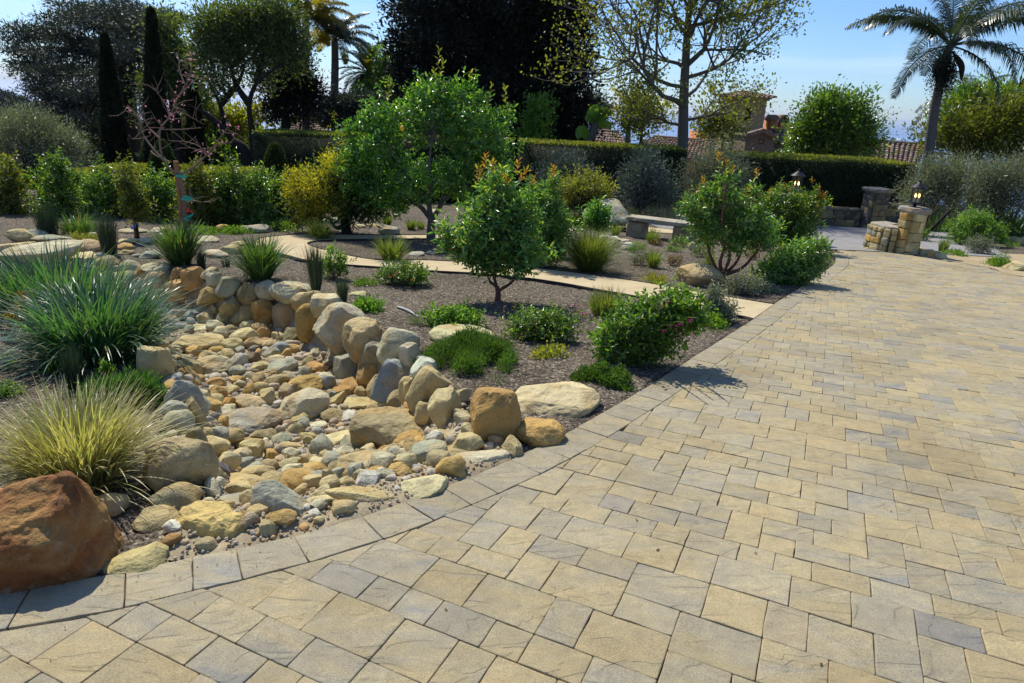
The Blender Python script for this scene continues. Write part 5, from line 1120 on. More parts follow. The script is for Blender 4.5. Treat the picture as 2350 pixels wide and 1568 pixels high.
# roof far left behind the left hedge
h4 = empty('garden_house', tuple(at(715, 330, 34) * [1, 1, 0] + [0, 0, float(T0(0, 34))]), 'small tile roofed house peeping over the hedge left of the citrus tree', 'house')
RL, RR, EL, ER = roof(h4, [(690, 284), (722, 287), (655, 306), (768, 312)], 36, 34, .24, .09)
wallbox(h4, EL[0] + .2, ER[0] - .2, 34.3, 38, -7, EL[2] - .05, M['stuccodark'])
# bell tower with an arched opening
Yt = 47
tw = empty('bell_tower', tuple(at(1706, 320, Yt) * [1, 1, 0] + [0, 0, float(T0(0, Yt))]), 'tan bell tower with an arched opening and a tiled pyramid roof', 'tower')
xl, xr = at(1668, 236, Yt)[0], at(1746, 240, Yt)[0]; ztop = at(1706, 234, Yt)[2]; zbot = -8; ox0, ox1 = at(1697, 262, Yt)[0], at(1712, 262, Yt)[0]; oz0, oz1 = at(1705, 276, Yt)[2], at(1705, 254, Yt)[2]
def arch_wall(y0, y1):
    mb = MB(); cxm = (ox0 + ox1) / 2; rad = (ox1 - ox0) / 2; arc = [(cxm - rad * math.cos(t), oz1 + rad * math.sin(t)) for t in np.linspace(0, math.pi, 11)]
    hole = [(ox0, oz0)] + arc + [(ox1, oz0)]
    for y, flip in ((y0, False), (y1, True)):
        q1 = [(xl, zbot), (ox0, zbot), (ox0, ztop), (xl, ztop)]; q2 = [(ox1, zbot), (xr, zbot), (xr, ztop), (ox1, ztop)]; q3 = [(ox0, zbot), (ox1, zbot), (ox1, oz0), (ox0, oz0)]
        for q in (q1, q2, q3): mb.poly([(x, y, z) for x, z in (q[::-1] if flip else q)])
        for k in range(10):
            (x0, z0), (x1_, z1_) = arc[k], arc[k + 1]; q = [(x0, z0), (x1_, z1_), (x1_, ztop), (x0, ztop)]; mb.poly([(x, y, z) for x, z in (q[::-1] if flip else q)])
    m = len(hole)
    for k in range(m):
        (x0, z0), (x1_, z1_) = hole[k], hole[(k + 1) % m]; mb.poly([(x0, y0, z0), (x0, y1, z0), (x1_, y1, z1_), (x1_, y0, z1_)])
    return mb
part('front_wall', arch_wall(Yt - 1.1, Yt - .8), M['stuccotan'], tw); part('back_wall', arch_wall(Yt + .8, Yt + 1.1), M['stuccotan'], tw)
wallbox(tw, xl, xl + .3, Yt - .798, Yt + .798, zbot, ztop, M['stuccotan'], 'side_wall'); wallbox(tw, xr - .3, xr, Yt - .798, Yt + .798, zbot, ztop, M['stuccotan'], 'side_wall')
mb = MB(); cxm = (xl + xr) / 2
for k, (ww, zz) in enumerate(((0, ztop), (.12, ztop + .1), (.22, ztop + .2))): box(mb, (cxm, Yt, zz + .05), (xr - xl + ww * 2, 2.2 + ww * 2, .0998))
part('cornice', mb, M['stuccotan'], tw)
apex = at(1709, 211, Yt); hw = (xr - xl) / 2 + .5; zc = ztop + .3; cs = [(cxm - hw, Yt - 1.6, zc), (cxm + hw, Yt - 1.6, zc), (cxm + hw, Yt + 1.6, zc), (cxm - hw, Yt + 1.6, zc)]; ap = (cxm, Yt, apex[2])
mb = MB().add(cs + [ap], [(0, 1, 4), (1, 2, 4), (2, 3, 4), (3, 0, 4)]); mb.poly(cs[::-1]); part('roof', mb, M['tile'], tw)
mb = MB()
for k in range(4):
    a, b = np.array(cs[k]), np.array(cs[(k + 1) % 4]); n_ = 11
    for i in range(1, n_):
        f = i / n_; bot = a + (b - a) * f; g2 = 1 - abs(2 * f - 1); m_ = (a + b) / 2; top = bot + (np.array(ap) - m_) * g2; tube(mb, [bot + [0, 0, .05], top + [0, 0, .05]], .07, 5, True)
o = part('roof_tiles', mb, M['tile'], tw); o['kind'] = 'stuff'
# gabled wing with a grid window, chimneys behind
Yg = 43
gb = empty('gabled_house', tuple(at(1745, 330, Yg) * [1, 1, 0] + [0, 0, float(T0(0, Yg))]), 'brown gabled house end with a small grid window below the tower', 'house')
A_, L_, R_ = at(1749, 299, Yg), at(1713, 310, Yg), at(1779, 315, Yg)
w0 = at(1742, 318, Yg); w1 = at(1754, 332, Yg)
wx0, wx1, wz0, wz1 = w0[0], w1[0], w1[2], w0[2]
mb = MB(); y = Yg; xs_ = [L_[0], wx0, wx1, R_[0]]; topz = lambda x: float(np.interp(x, [L_[0], A_[0], R_[0]], [L_[2], A_[2], R_[2]])) - .1
mb.poly([(L_[0], y, -9), (wx0, y, -9), (wx0, y, topz(wx0)), (L_[0], y, topz(L_[0]))]); mb.poly([(wx1, y, -9), (R_[0], y, -9), (R_[0], y, topz(R_[0])), (wx1, y, topz(wx1))])
mb.poly([(wx0, y, -9), (wx1, y, -9), (wx1, y, wz0), (wx0, y, wz0)]); mb.poly([(wx0, y, wz1), (wx1, y, wz1), (wx1, y, topz(wx1)), (A_[0], y, topz(A_[0])), (wx0, y, topz(wx0))])
mb.poly([(L_[0], y, -9), (L_[0], y, topz(L_[0])), (L_[0], y + 5, topz(L_[0])), (L_[0], y + 5, -9)]); mb.poly([(R_[0], y, -9), (R_[0], y + 5, -9), (R_[0], y + 5, topz(R_[0])), (R_[0], y, topz(R_[0]))])
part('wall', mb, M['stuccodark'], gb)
win = part('window', box(MB(), ((wx0 + wx1) / 2, y + .12, (wz0 + wz1) / 2), (wx1 - wx0, .04, wz1 - wz0)), M['glassdark'], gb)
mb = MB()
for f in (0, 1 / 3, 2 / 3, 1): box(mb, (wx0 + (wx1 - wx0) * f, y + .06, (wz0 + wz1) / 2), (.035, .05, wz1 - wz0))
for f in (0, 1 / 3, 2 / 3, 1): box(mb, ((wx0 + wx1) / 2, y + .058, wz0 + (wz1 - wz0) * f), (wx1 - wx0, .04, .03))
fo = bpy.data.objects.new('frame', mb.mesh('frame', M['stuccotan'])); col.objects.link(fo); fo.parent = win; fo.location = tuple(-np.array(gb.location))
for S_, E_ in ((A_, L_), (A_, R_)):
    e = E_ + (E_ - A_) * .12; V = np.array([A_ + [0, -.3, .02], e + [0, -.3, .02], e + [0, 5, .02], A_ + [0, 5, .02]]); V2 = V - [0, 0, .13]
    part('roof', MB().add(np.vstack([V, V2]), [(0, 1, 2, 3), (7, 6, 5, 4), (0, 4, 5, 1), (1, 5, 6, 2), (2, 6, 7, 3), (3, 7, 4, 0)]), M['tile'], gb)
mb = MB()
for E_ in (L_, R_):
    e = E_ + (E_ - A_) * .12
    for k in range(14):
        f = (k + .5) / 14; p = A_ + (e - A_) * f; tube(mb, [p + [0, -.33, .06], p + [0, .2, .06]], .055, 5)
o = part('roof_tiles', mb, M['tile'], gb); o['kind'] = 'stuff'
h5 = empty('tile_roof_house', tuple(at(1800, 330, 45) * [1, 1, 0] + [0, 0, float(T0(0, 45))]), 'tile roofed house section under the arched chimney hood', 'house')
RL, RR, EL, ER = roof(h5, [(1766, 288), (1822, 294), (1772, 318), (1840, 328)], 48, 45.2, .3)
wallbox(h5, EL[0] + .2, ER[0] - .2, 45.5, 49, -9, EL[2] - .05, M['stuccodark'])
Yc = 47.5
c0, c1 = at(1757, 300, Yc), at(1779, 266, Yc); ch = empty('chimney', (c0[0] + .3, Yc, c0[2] - 1), 'square orange chimney with a barrel vaulted top right of the tower', 'chimney')
mb = MB(); wdt = at(1778, 290, Yc)[0] - c0[0]; xc = c0[0] + wdt / 2; box(mb, (xc, Yc, c0[2] - 1 + (c1[2] - .25 - c0[2] + 1) / 2), (wdt, 1.1, c1[2] - .25 - c0[2] + 1)); part('stack', mb, M['stucco'], ch)
an = np.linspace(0, math.pi, 11); V = np.array([(xc + wdt * .56 * math.cos(t), yy, c1[2] - .25 + .32 * math.sin(t)) for yy in (Yc - .6, Yc + .6) for t in an]); k = 11
part('vault_cap', MB().add(V, [(i, i + 1, k + i + 1, k + i) for i in range(k - 1)] + [(0, k, 2 * k - 1, k - 1)]).poly(V[:k][::-1]).poly(V[k:]), M['stuccodark'], ch)
c0, c1 = at(1783, 297, Yc), at(1804, 283, Yc); wdt = c1[0] - c0[0]; xc = (c0[0] + c1[0]) / 2; ztp = at(1793, 264, Yc)[2]
ch = empty('chimney', (xc, Yc, c0[2] - 1), 'chimney topped with an open pointed arch hood', 'chimney')
part('stack', box(MB(), (xc, Yc, (c0[2] - 1 + c1[2]) / 2), (wdt, 1.0, c1[2] - c0[2] + 1)), M['stucco'], ch)
pts = [(xc - wdt * .43, Yc, c1[2] + .1), (xc - wdt * .40, Yc, c1[2] + (ztp - c1[2]) * .45), (xc - wdt * .22, Yc, c1[2] + (ztp - c1[2]) * .85), (xc, Yc, ztp - .05), (xc + wdt * .22, Yc, c1[2] + (ztp - c1[2]) * .85), (xc + wdt * .40, Yc, c1[2] + (ztp - c1[2]) * .45), (xc + wdt * .43, Yc, c1[2] - .05)]
pts[0] = (pts[0][0], Yc, c1[2] - .05)
mb = MB(); P = catmull(pts, 4); V = []
for p, t_ in zip(P, norm(np.gradient(P, axis=0))):
    n_ = np.array([-t_[2], 0, t_[0]]) * .075
    for s_, y_ in ((1, -.45), (1, .45), (-1, .45), (-1, -.45)): V.append(p + n_ * s_ + [0, y_, 0])
m_ = len(P); mb.add(V, [(i * 4 + q, i * 4 + (q + 1) % 4, (i + 1) * 4 + (q + 1) % 4, (i + 1) * 4 + q) for i in range(m_ - 1) for q in range(4)]); part('arch_hood', mb, M['stuccodark'], ch)
part('flue', box(MB(), (xc, Yc, c1[2] + .12), (wdt * .4, .4, .28)), M['stuccodark'], ch)
# ================================================================ PLANTS
def blob_world(blobs, Y, dr=.85):
    res = []
    for b in blobs:
        vx, vy, rx, ry = b[:4]; dy = b[4] if len(b) > 4 else 0
        p = at(vx, vy, Y + dy); m = mpp(p); res.append((p, np.array([rx * m, rx * m * dr, ry * m])))
    return res
def scatter(blobs, n, shell=.45, gmin=None):
    """points in the outer part of a set of ellipsoids, with outward directions"""
    w = np.array([np.prod(r) ** (2 / 3) for p, r in blobs]); w /= w.sum(); k = rng.choice(len(blobs), n, p=w)
    C = np.array([p for p, r in blobs])[k]; R = np.array([r for p, r in blobs])[k]
    d = norm(rng.normal(size=(n, 3))); rad = shell + (1 - shell) * rng.uniform(0, 1, (n, 1)) ** .6
    ph = k[:, None] * 1.7; lump = .5 * np.sin(d[:, 0:1] * 4.1 + ph) * np.cos(d[:, 2:3] * 3.7 - ph) + .5 * np.sin(d[:, 1:2] * 5.3 + d[:, 2:3] * 4.9 + ph * 2); rad = rad * (1 + .36 * lump) * np.where(rng.random((n, 1)) < .06, 1.18, .97)
    P = C + d * rad * R
    if gmin is not None: P[:, 2] = np.maximum(P[:, 2], gmin + rng.uniform(0, .04, n))
    return P, norm(d / (R + 1e-6))
def foliage(mb, blobs, n, L, W, per=14, cl=.10, shell=.45, up=.35, outw=.6, rnd=.8, hexa=True, gmin=None, flat=1.0, sig=.25):
    k_ = cl * .9 + L * .55 if not hexa else cl * .35 + L * .35; blobs = [(p, np.maximum(r - k_, r * .35)) for p, r in blobs]
    m = max(1, n // per); P, D = scatter(blobs, m, shell, gmin)
    if hexa:
        ax = D * .8 + rng.normal(size=P.shape) * .35 + np.array([0, 0, max(up, -.6) + .25]); pk = max(6, int(per * .8)); sub_ = 2 if per >= 10 else 1
        P2 = np.repeat(P, sub_, 0) + rng.normal(size=(len(P) * sub_, 3)) * cl * .7; ax = np.repeat(ax, sub_, 0) + rng.normal(size=P2.shape) * .4
        if gmin is not None: P2[:, 2] = np.maximum(P2[:, 2], gmin + .02)
        whorls(mb, P2, ax, max(5, int(round(per / sub_))), cl * 1.9, L, W); return P
    q = np.repeat(P, per, 0); dd = np.repeat(D, per, 0); o_ = rng.normal(size=q.shape) * cl; o_[:, 2] *= flat; q = q + o_
    if gmin is not None: q[:, 2] = np.maximum(q[:, 2], gmin + .01)
    d = dd * outw + norm(o_) * .5 + rng.normal(size=q.shape) * rnd * .6 + np.array([0, 0, up])
    s = np.exp(rng.normal(0, sig, len(q)))
    leaves(mb, q, d, L * s, W * s, hexa); return P
def shoots(mb, tips, dirs, k, L, Wd, length, hexa=True):
    """leaves set spirally along short shoots"""
    for p, d in zip(tips, norm(dirs)):
        t = np.linspace(.1, 1, k)[:, None]; P = p + d * t * length; a = np.arange(k) * 2.4; ref = norm(np.cross(d, [.3, .2, 1.]))[None]; b = np.cross(d, ref[0])
        D = ref * np.cos(a)[:, None] + b * np.sin(a)[:, None] + d * (.5 + t)
        leaves(mb, P, D, L * rng.uniform(.7, 1.1, k), Wd * rng.uniform(.8, 1.1, k), hexa, N=np.tile(d, (k, 1)) + rng.normal(0, .3, (k, 3)))
def branch(mb, a, b, r0, r1, bend=.12, n=6, k=5):
    a = np.array(a, float); b = np.array(b, float); L_ = np.linalg.norm(b - a); w = rng.normal(size=3) * L_ * bend; t = np.linspace(0, 1, k + 1)[:, None]
    P = a + (b - a) * t + w * np.sin(t * math.pi) + rng.normal(size=(k + 1, 3)) * L_ * .012 * np.sin(t * math.pi); tube(mb, P, np.linspace(r0, r1, k + 1), n); return P
def tree(name, basev, Y, trunk, limbs, blobs, n, L, W, leafm, barkm, label, cat='tree', r0=.06, twigs=60, base=None, group=None, twigr=None, tw_from=None, **kw):
    """trunk and limbs are sight lines at the tree's own distance; crown is scattered leaf by leaf"""
    B = hit(basev) if base is None else np.array(base); Yb = B[1] if Y is None else Y
    root = empty(name, tuple(B), label, cat, group)
    mb = MB(); nodes = []
    def poly(pl, ra, rb, depth):
        P = []
        for i, v in enumerate(pl):
            P.append(at(v[0], v[1], Yb + (depth * i / max(1, len(pl) - 1))))
        P = catmull(P, 4) if len(P) > 2 else np.array(P); tube(mb, P, np.linspace(ra, rb, len(P)), 8); nodes.extend([(p, r_) for p, r_ in zip(P, np.linspace(ra, rb, len(P)))]); return P
    tp = list(trunk); tp[0] = tp[0]
    P = [B + np.array([0, 0, -.05])] + [at(v[0], v[1], Yb) for v in tp[1:]]; P = catmull(P, 4) if len(P) > 2 else np.array(P)
    rad = np.linspace(r0, r0 * .62, len(P)); rad[0] *= 1.35; tube(mb, P, rad, 10); nodes.extend([(p, r_) for p, r_ in zip(P[len(P) // 2:], rad[len(P) // 2:])])
    for i, lm in enumerate(limbs): poly(lm, r0 * .55, r0 * .16, (-1) ** i * .22 * np.linalg.norm(at(*lm[-1], Yb) - at(*lm[0], Yb)))
    bw = blob_world(blobs, Yb); fo = MB(); C = foliage(fo, bw, n, L, W, **kw)
    NP = np.array([p for p, r_ in nodes]); NR = np.array([r_ for p, r_ in nodes])
    for c in C[rng.choice(len(C), min(twigs, len(C)), replace=False)]:
        d = np.linalg.norm(NP - c, axis=1) + np.maximum(0, NP[:, 2] - c[2]) * .7; k = int(np.argmin(d)); rr_ = min(NR[k] * .6, twigr or r0 * .2); branch(mb, NP[k], c, rr_, rr_ * .3, .10, 5, 4)
    part('trunk', mb, barkm, root, True); part('crown', fo, leafm, root)
    return root, bw, C
def shrub(name, basev, blobs, n, L, W, leafm, label, cat='shrub', stemm=None, stems=14, r=.008, group=None, Y=None, ground_clip=True, **kw):
    B = hit(basev); Yb = B[1] if Y is None else Y; root = empty(name, tuple(B), label, cat, group)
    bw = blob_world(blobs, Yb); fo = MB(); C = foliage(fo, bw, n, L, W, gmin=B[2] if ground_clip else None, **kw)
    mb = MB()
    for c in C[rng.choice(len(C), min(stems, len(C)), replace=False)]: branch(mb, B + [rng.normal(0, .02), rng.normal(0, .02), -.02], c, r, r * .35, .12, 5, 4)
    part('stems', mb, stemm or M['twig'], root, True); part('foliage', fo, leafm, root); return root, bw, C
def flowers(root, name, P, size, mat, per=6):
    mb = MB(); q = np.repeat(P, per, 0); d = rng.normal(size=q.shape) + [0, 0, .3]; leaves(mb, q + rng.normal(size=q.shape) * size * .25, d, size * rng.uniform(.6, 1.1, len(q)), size * .7, False); return part(name, mb, mat, root, kind='stuff')
def clump(name, basev, w, h, n, width, mat, label, cat='grass', lean=.75, droop=.9, seg=5, erect=.0, basew=.10, group=None, dx=0, loc=None, part2=None):
    """a tussock: apparent width and height solved back to blade length and lean"""
    B = hit(basev) if loc is None else np.array(loc); m = mpp(B); R = w / 2 * m; Hh = h * m / .93; mb = MB()
    Lb = math.hypot(R * .75, Hh) * 1.08
    az = rng.uniform(0, 6.283, n); ln = np.abs(rng.normal(0, 1, n)) * lean * .55 + erect; ln = np.clip(ln, 0, 1.45); br = rng.uniform(0, 1, n) ** .5 * R * basew * 2
    P = np.stack([B[0] + np.cos(az) * br, B[1] + np.sin(az) * br, np.full(n, B[2] - .01)], 1); P[:, 2] = np.minimum(P[:, 2], H(P[:, 0], P[:, 1]))
    LL = Lb * rng.uniform(.55, 1.05, n) * (1 + .25 * np.clip(ln - .6, 0, 1)); az2 = az + rng.normal(0, .5, n)
    blades(mb, P, az2, ln, LL, width * rng.uniform(.6, 1.15, n), droop * rng.uniform(.35, 1.35, n), seg)
    return thing(name, mb, mat, tuple(B), label, cat, group)

# ---- flax, tussocks and rushes on the left and along the wall
clump('flax_clump', VV(235, 815), 320, 140, 1300, .0125, M['flax'], 'big blue green flax clump spilling over the left bank of the creek', 'flax', lean=1.0, droop=1.25, seg=8, basew=.28)
clump('flax_clump', VV(150, 710), 320, 88, 800, .012, M['flax'], 'flax clump behind the big one, reaching the left edge', 'flax', lean=.85, droop=1.0, seg=6, basew=.35)
clump('flax_clump', VV(10, 705), 240, 72, 420, .012, M['flax'], 'flax clump cut by the left edge of the frame', 'flax', lean=.9, droop=1.0, seg=6, basew=.3)
clump('striped_grass', VV(190, 1105), 440, 150, 1500, .0055, M['variegated'], 'yellow and cream striped grass fountain behind the rust boulder', 'grass', lean=.95, droop=.95, seg=8, basew=.16)
clump('grass_clump', VV(415, 607), 120, 92, 620, .011, M['grassgreen'], 'green tussock above the flat capping stone, leftmost of the two big green ones', 'grass', lean=.7, droop=.8, basew=.16, group='green tussocks on top of the stone wall')
clump('grass_clump', VV(600, 640), 120, 92, 620, .011, M['grassgreen'], 'green tussock above the grey boulders, right one of the two big green ones', 'grass', lean=.75, droop=.8, basew=.16, group='green tussocks on top of the stone wall')
clump('grass_clump', VV(737, 553), 92, 42, 520, .007, M['yellowgrass'], 'yellow green tussock at the bend of the path', 'grass', lean=.9, droop=.9, basew=.15)
clump('grass_clump', C1(800, 480), 96, 44, 420, .008, M['yellowgrass'], 'yellow green tussock behind the bush with red flowers', 'grass', lean=.9, droop=.8, basew=.2)
for i, (v, w, h, n, lab) in enumerate([(C1(318, 690), 30, 98, 420, 'tall dark green rush clump on the wall beside the path'), (C1(485, 755), 30, 52, 170, 'small thin rush clump right of the tall rush'),
        (V4(745, 345), 46, 82, 520, 'dark green rush clump beside the ochre edging stone'), (V4(1365, 430), 22, 44, 150, 'narrow dark rush beside the first green tussock'), (V4(1525, 420), 24, 22, 90, 'short sparse rush left of the second green tussock'),
        (V4(330, 200), 60, 60, 420, 'dark rush clump in front of the laurel row at the left')]):
    clump('rush_clump', v, w, h, n, .0045, M['rush'], lab, 'rush', lean=.22, droop=.12, seg=3, basew=.32)
clump('rush_clump', V4(515, 1240), 50, 90, 260, .0045, M['rush'], 'dark rush standing between the flax and the feathery plant', 'rush', lean=.2, droop=.1, seg=3, basew=.3)
clump('grass_clump', V4(530, 190), 80, 40, 420, .008, M['grassgreen'], 'blue green tussock behind the long pale slab', 'grass', lean=.9, droop=.8, basew=.4)
clump('grass_clump', V4(2060, 128), 60, 24, 260, .007, M['greygreen'], 'grey tussock beyond the yellow green tussock at the bend', 'grass', lean=.9, droop=.7, basew=.4)
# feathery green plant and small things in the near left bed
shrub('feathery_plant', VV(300, 925), [(255, 905, 52, 34), (305, 900, 60, 44), (350, 925, 34, 40), (225, 945, 40, 24), (300, 955, 70, 24)], 15000, .03, .006, M['fern'], 'feathery bright green plant between the flax and the left bank stones', 'plant', per=26, cl=.032, up=.7, shell=.35, hexa=False, stems=40, r=.003, stemm=M['fern'])
shrub('tall_shoot_plant', V4(720, 1190), [(V4(705, 1110)[0], V4(705, 1110)[1], 12, 22)], 260, .035, .012, M['bright'], 'upright leafy shoot behind the feathery plant', 'plant', per=8, cl=.02, stems=4, r=.003)
shrub('low_plant', V4(400, 1120), [(V4(400, 1110)[0], V4(400, 1110)[1], 24, 14)], 900, .03, .016, M['bright'], 'low green plant at the foot of the flax', 'plant', per=10, cl=.03, stems=8, r=.003)
root, bw, C = shrub('orange_tipped_plant', V4(20, 900), [(V4(155, 700)[0], V4(155, 700)[1], 20, 24), (V4(165, 620)[0], V4(165, 620)[1], 7, 28), (V4(80, 780)[0], V4(80, 780)[1], 20, 18)], 900, .028, .006, M['orangeplant'], 'orange tipped needle leaved sprig at the left edge', 'plant', per=18, cl=.02, hexa=False, stems=14, r=.005, stemm=M['barkred'])
root, bw, C = shrub('violet_flower_plant', V4(40, 1100), [(V4(40, 1060)[0], V4(40, 1060)[1], 22, 16)], 300, .022, .009, M['bright'], 'low violet flowering plant at the left edge', 'plant', per=8, cl=.03, stems=10, r=.002)
flowers(root, 'flower', C[:14], .016, M['purple'])
shrub('low_plant', V4(60, 1290), [(V4(50, 1280)[0], V4(50, 1280)[1], 30, 10)], 500, .02, .012, M['bright'], 'small green seedling patch near the striped grass', 'plant', per=8, cl=.03, stems=6, r=.002)
shrub('lime_ground_cover', V4(620, 240), [(V4(600, 236)[0], V4(600, 236)[1], 26, 7), (V4(500, 225)[0], V4(500, 225)[1], 18, 5)], 1500, .02, .01, M['lime'], 'lime ground cover beyond the domed tan boulder', 'ground cover', per=12, cl=.03, hexa=False, stems=3)
# carpets by the drive
def carpet(name, v, w, d, hgt, n, L, W, mat, label, cat='ground cover', lumps=8, per=22, outline=None):
    """a low mat hugging the ground, lumpy, ragged at its rim"""
    B = hit(v); m = mpp(B); root_ = B.copy(); mb = MB(); th = math.atan2(EYE - B[2], B[1]); rx, ry = w / 2 * m, d / 2 * m / math.sin(th)
    k = n // per; a = rng.uniform(0, 6.283, k); r_ = np.sqrt(rng.uniform(0, 1, k)) * (1 + .22 * np.sin(a * 3 + B[0] * 7) + .14 * np.sin(a * 7 + 2)); x = B[0] + np.cos(a) * r_ * rx; y = B[1] + np.sin(a) * r_ * ry
    kp = fbm(x, y, 14 if rx > .3 else 30, 5) + rng.normal(0, .12, k) > -.22 + .25 * (r_ - .6); x, y, r_, k = x[kp], y[kp], r_[kp], int(kp.sum())
    zz = H(x, y) + hgt * (np.clip(1 - r_ ** 2, 0, 1) ** .5) * (.5 + .9 * np.maximum(0, fbm(x, y, 14 if rx > .3 else 30, 5))) * rng.uniform(.4, 1.15, k)
    P = np.repeat(np.column_stack([x, y, zz]), per, 0); o_ = rng.normal(size=P.shape) * L * .8; P = P + o_; P[:, 2] = np.maximum(P[:, 2], H(P[:, 0], P[:, 1]) + .004)
    leaves(mb, P, norm(o_) * .7 + [0, 0, .9] + rng.normal(size=P.shape) * .3, L * rng.uniform(.7, 1.3, len(P)), W, False)
    o = thing(name, mb, mat, tuple(root_), label, cat)
    if n < 1000: o['kind'] = 'stuff'
    return o
carpet('carpet_plant', C1(1310, 1125), 205, 92, .17, 30000, .026, .006, M['carpet'], 'wide feathery green carpet plant above the stone bank')
carpet('carpet_plant', C2(480, 1500), 118, 42, .10, 9000, .018, .010, M['carpet'], 'small bright green mound by the paving above the domed boulder', per=14)
carpet('carpet_plant', C2(1560, 905), 62, 20, .08, 3000, .02, .010, M['greygreen'], 'grey green mat at the drive edge in front of the far shrubs', per=12)
carpet('low_plant', C2(1210, 1140), 50, 24, .10, 2200, .024, .014, M['bright'], 'small bright plant right of the magenta flowering bush', per=10)
carpet('low_plant', C1(655, 800), 60, 22, .08, 900, .035, .022, M['citrus'], 'dark glossy rosette plant near the irrigation tube', 'plant', per=8)
carpet('low_plant', C1(620, 645), 56, 14, .07, 700, .025, .014, M['bright'], 'small leafy patch left of the bush with red flowers', 'plant', per=8)
carpet('low_plant', C1(950, 890), 40, 16, .06, 700, .022, .006, M['greygreen'], 'wispy grey plant at the end of the irrigation tube', 'plant', per=10)
carpet('low_plant', C2(120, 1350), 76, 26, .06, 620, .026, .016, M['lime'], 'trailing runner below the bronze tipped bush', 'plant', per=8)
carpet('lime_ground_cover', SS(2440, 650), 46, 14, .12, 2500, .03, .015, M['bright'], 'bright mossy mound beside the cream boulder at the right edge', per=12)
carpet('lime_ground_cover', SS(2325, 622), 50, 10, .08, 1500, .03, .015, M['bright'], 'thin green mat by the sandy path right of the pillar', per=10)
carpet('low_plant', V4(1600, 195), 70, 12, .1, 1600, .03, .018, M['bright'], 'leafy ground cover in front of the long grey brown boulder', 'plant', per=8)
carpet('low_plant', V4(1880, 170), 90, 22, .16, 3200, .03, .018, M['laurel'], 'leafy low plants between the long boulder and the path', 'plant', per=8)
carpet('low_plant', V4(1390, 195), 70, 16, .1, 1500, .03, .018, M['bright'], 'leafy low plants behind the first green tussock', 'plant', per=8)
carpet('low_plant', C2(700, 1010) if False else C2(820, 850), 60, 16, .08, 900, .03, .012, M['lime'], 'low yellow green plant on the far path edge', 'plant', per=8)
# low bushes in the centre bed
def bush(v, w, h, n, L, W, mat, label, blobs=None, dy=0, **kw):
    if blobs is None: blobs = [(v[0], v[1] - h * .5, w * .42, h * .5), (v[0] - w * .25, v[1] - h * .38, w * .28, h * .36), (v[0] + w * .27, v[1] - h * .4, w * .26, h * .38)]
    return shrub('shrub', v, blobs, n, L, W, mat, label, **kw)
bush(C1(1200, 905), 130, 34, 2600, .045, .026, M['bright'], 'low spreading green shrub left of the trunk shadow', per=9, cl=.05, stems=40, r=.004)
root, bw, C = bush(C1(1750, 985), 172, 66, 4600, .032, .019, M['laurel'], 'low spreading bush with bronze tips in the middle of the near bed', per=9, cl=.055, stems=60, r=.005, shell=.3)
mb = MB(); shoots(mb, bw[1][0] + rng.normal(size=(16, 3)) * bw[1][1] * .7, rng.normal(size=(16, 3)) * .3 + [0, 0, 1], 6, .03, .015, .08); part('new_shoots', mb, M['bronze'], root, kind='stuff')
root, bw, C = bush(C1(880, 640), 124, 56, 4200, .03, .019, M['laurel'], 'rounded small leaved bush with a few red flowers beside the path', per=9, cl=.045, stems=40, r=.004)
flowers(root, 'flower', bw[0][0] + np.array([[-.03, -.28, .06], [-.12, -.25, .0], [.12, -.24, -.02], [-.06, -.29, .03]]), .016, M['redpetal'], 7)
bush(C1(430, 600), 62, 78, 1700, .032, .020, M['bright'], 'upright light green bush behind the tall rush', per=8, cl=.04, stems=24, r=.004)
# big magenta flowering bush at the drive
root, bw, C = shrub('shrub', C2(720, 1400), [(C2(560, 1230)[0], C2(560, 1230)[1], 62, 60), (C2(700, 1150)[0], C2(700, 1150)[1], 70, 74), (C2(860, 1060)[0], C2(860, 1060)[1], 66, 66), (C2(1000, 1080)[0], C2(1000, 1080)[1], 60, 56), (C2(850, 1250)[0], C2(850, 1250)[1], 66, 46), (C2(1100, 1080)[0], C2(1100, 1080)[1], 34, 44), (C2(960, 950)[0], C2(960, 950)[1], 44, 26, .2), (C2(700, 1360)[0], C2(700, 1360)[1], 60, 20)], 6200, .055, .028, M['bright'], 'large light green bush with magenta flower spikes at the edge of the drive', per=12, cl=.045, stems=130, r=.004, shell=.2, stemm=M['twig'], up=.4)
mb = MB()
for p in ((900, 1180), (1080, 1230), (980, 1160), (1060, 1130), (880, 1020)):
    a = at(*C2(p[0] - 120, p[1] + 60), bw[0][0][1] - .1); b = at(*C2(p[0] + 40, p[1] - 40), bw[0][0][1] - .45); tube(mb, catmull([a, (a + b) / 2 + [0, 0, .05], b], 4), .004, 5)
    flowers(root, 'flower', b + (a - b) * rng.uniform(0, .4, (7, 1)) + rng.normal(0, .006, (7, 3)), .009, M['magenta'], 6)
part('flower_stalks', mb, M['yellowgrass'], root)
root, bw, C = shrub('flowering_sprig', C2(330, 1080), [(C2(330, 1040)[0], C2(330, 1040)[1], 40, 26)], 90, .02, .012, M['bright'], 'sparse sprig with small magenta flowers left of the big bush', 'plant', per=4, cl=.04, stems=16, r=.002)
flowers(root, 'flower', C[:14], .018, M['magenta'], 6)
bush(C2(1250, 1110), 92, 88, 2600, .045, .013, M['greygreen'], 'dark narrow leaved shrub behind the magenta bush', blobs=[(C2(1230, 1010)[0], C2(1230, 1010)[1], 32, 40), (C2(1300, 1050)[0], C2(1300, 1050)[1], 28, 26), (C2(1215, 930)[0], C2(1215, 930)[1], 16, 22)], per=12, cl=.04, stems=40, r=.004)
clump('grass_clump', C2(495, 1060), 66, 50, 520, .006, M['yellowgrass'], 'tidy yellow green tussock between path and magenta bush', 'grass', lean=.65, droop=.6, basew=.5)
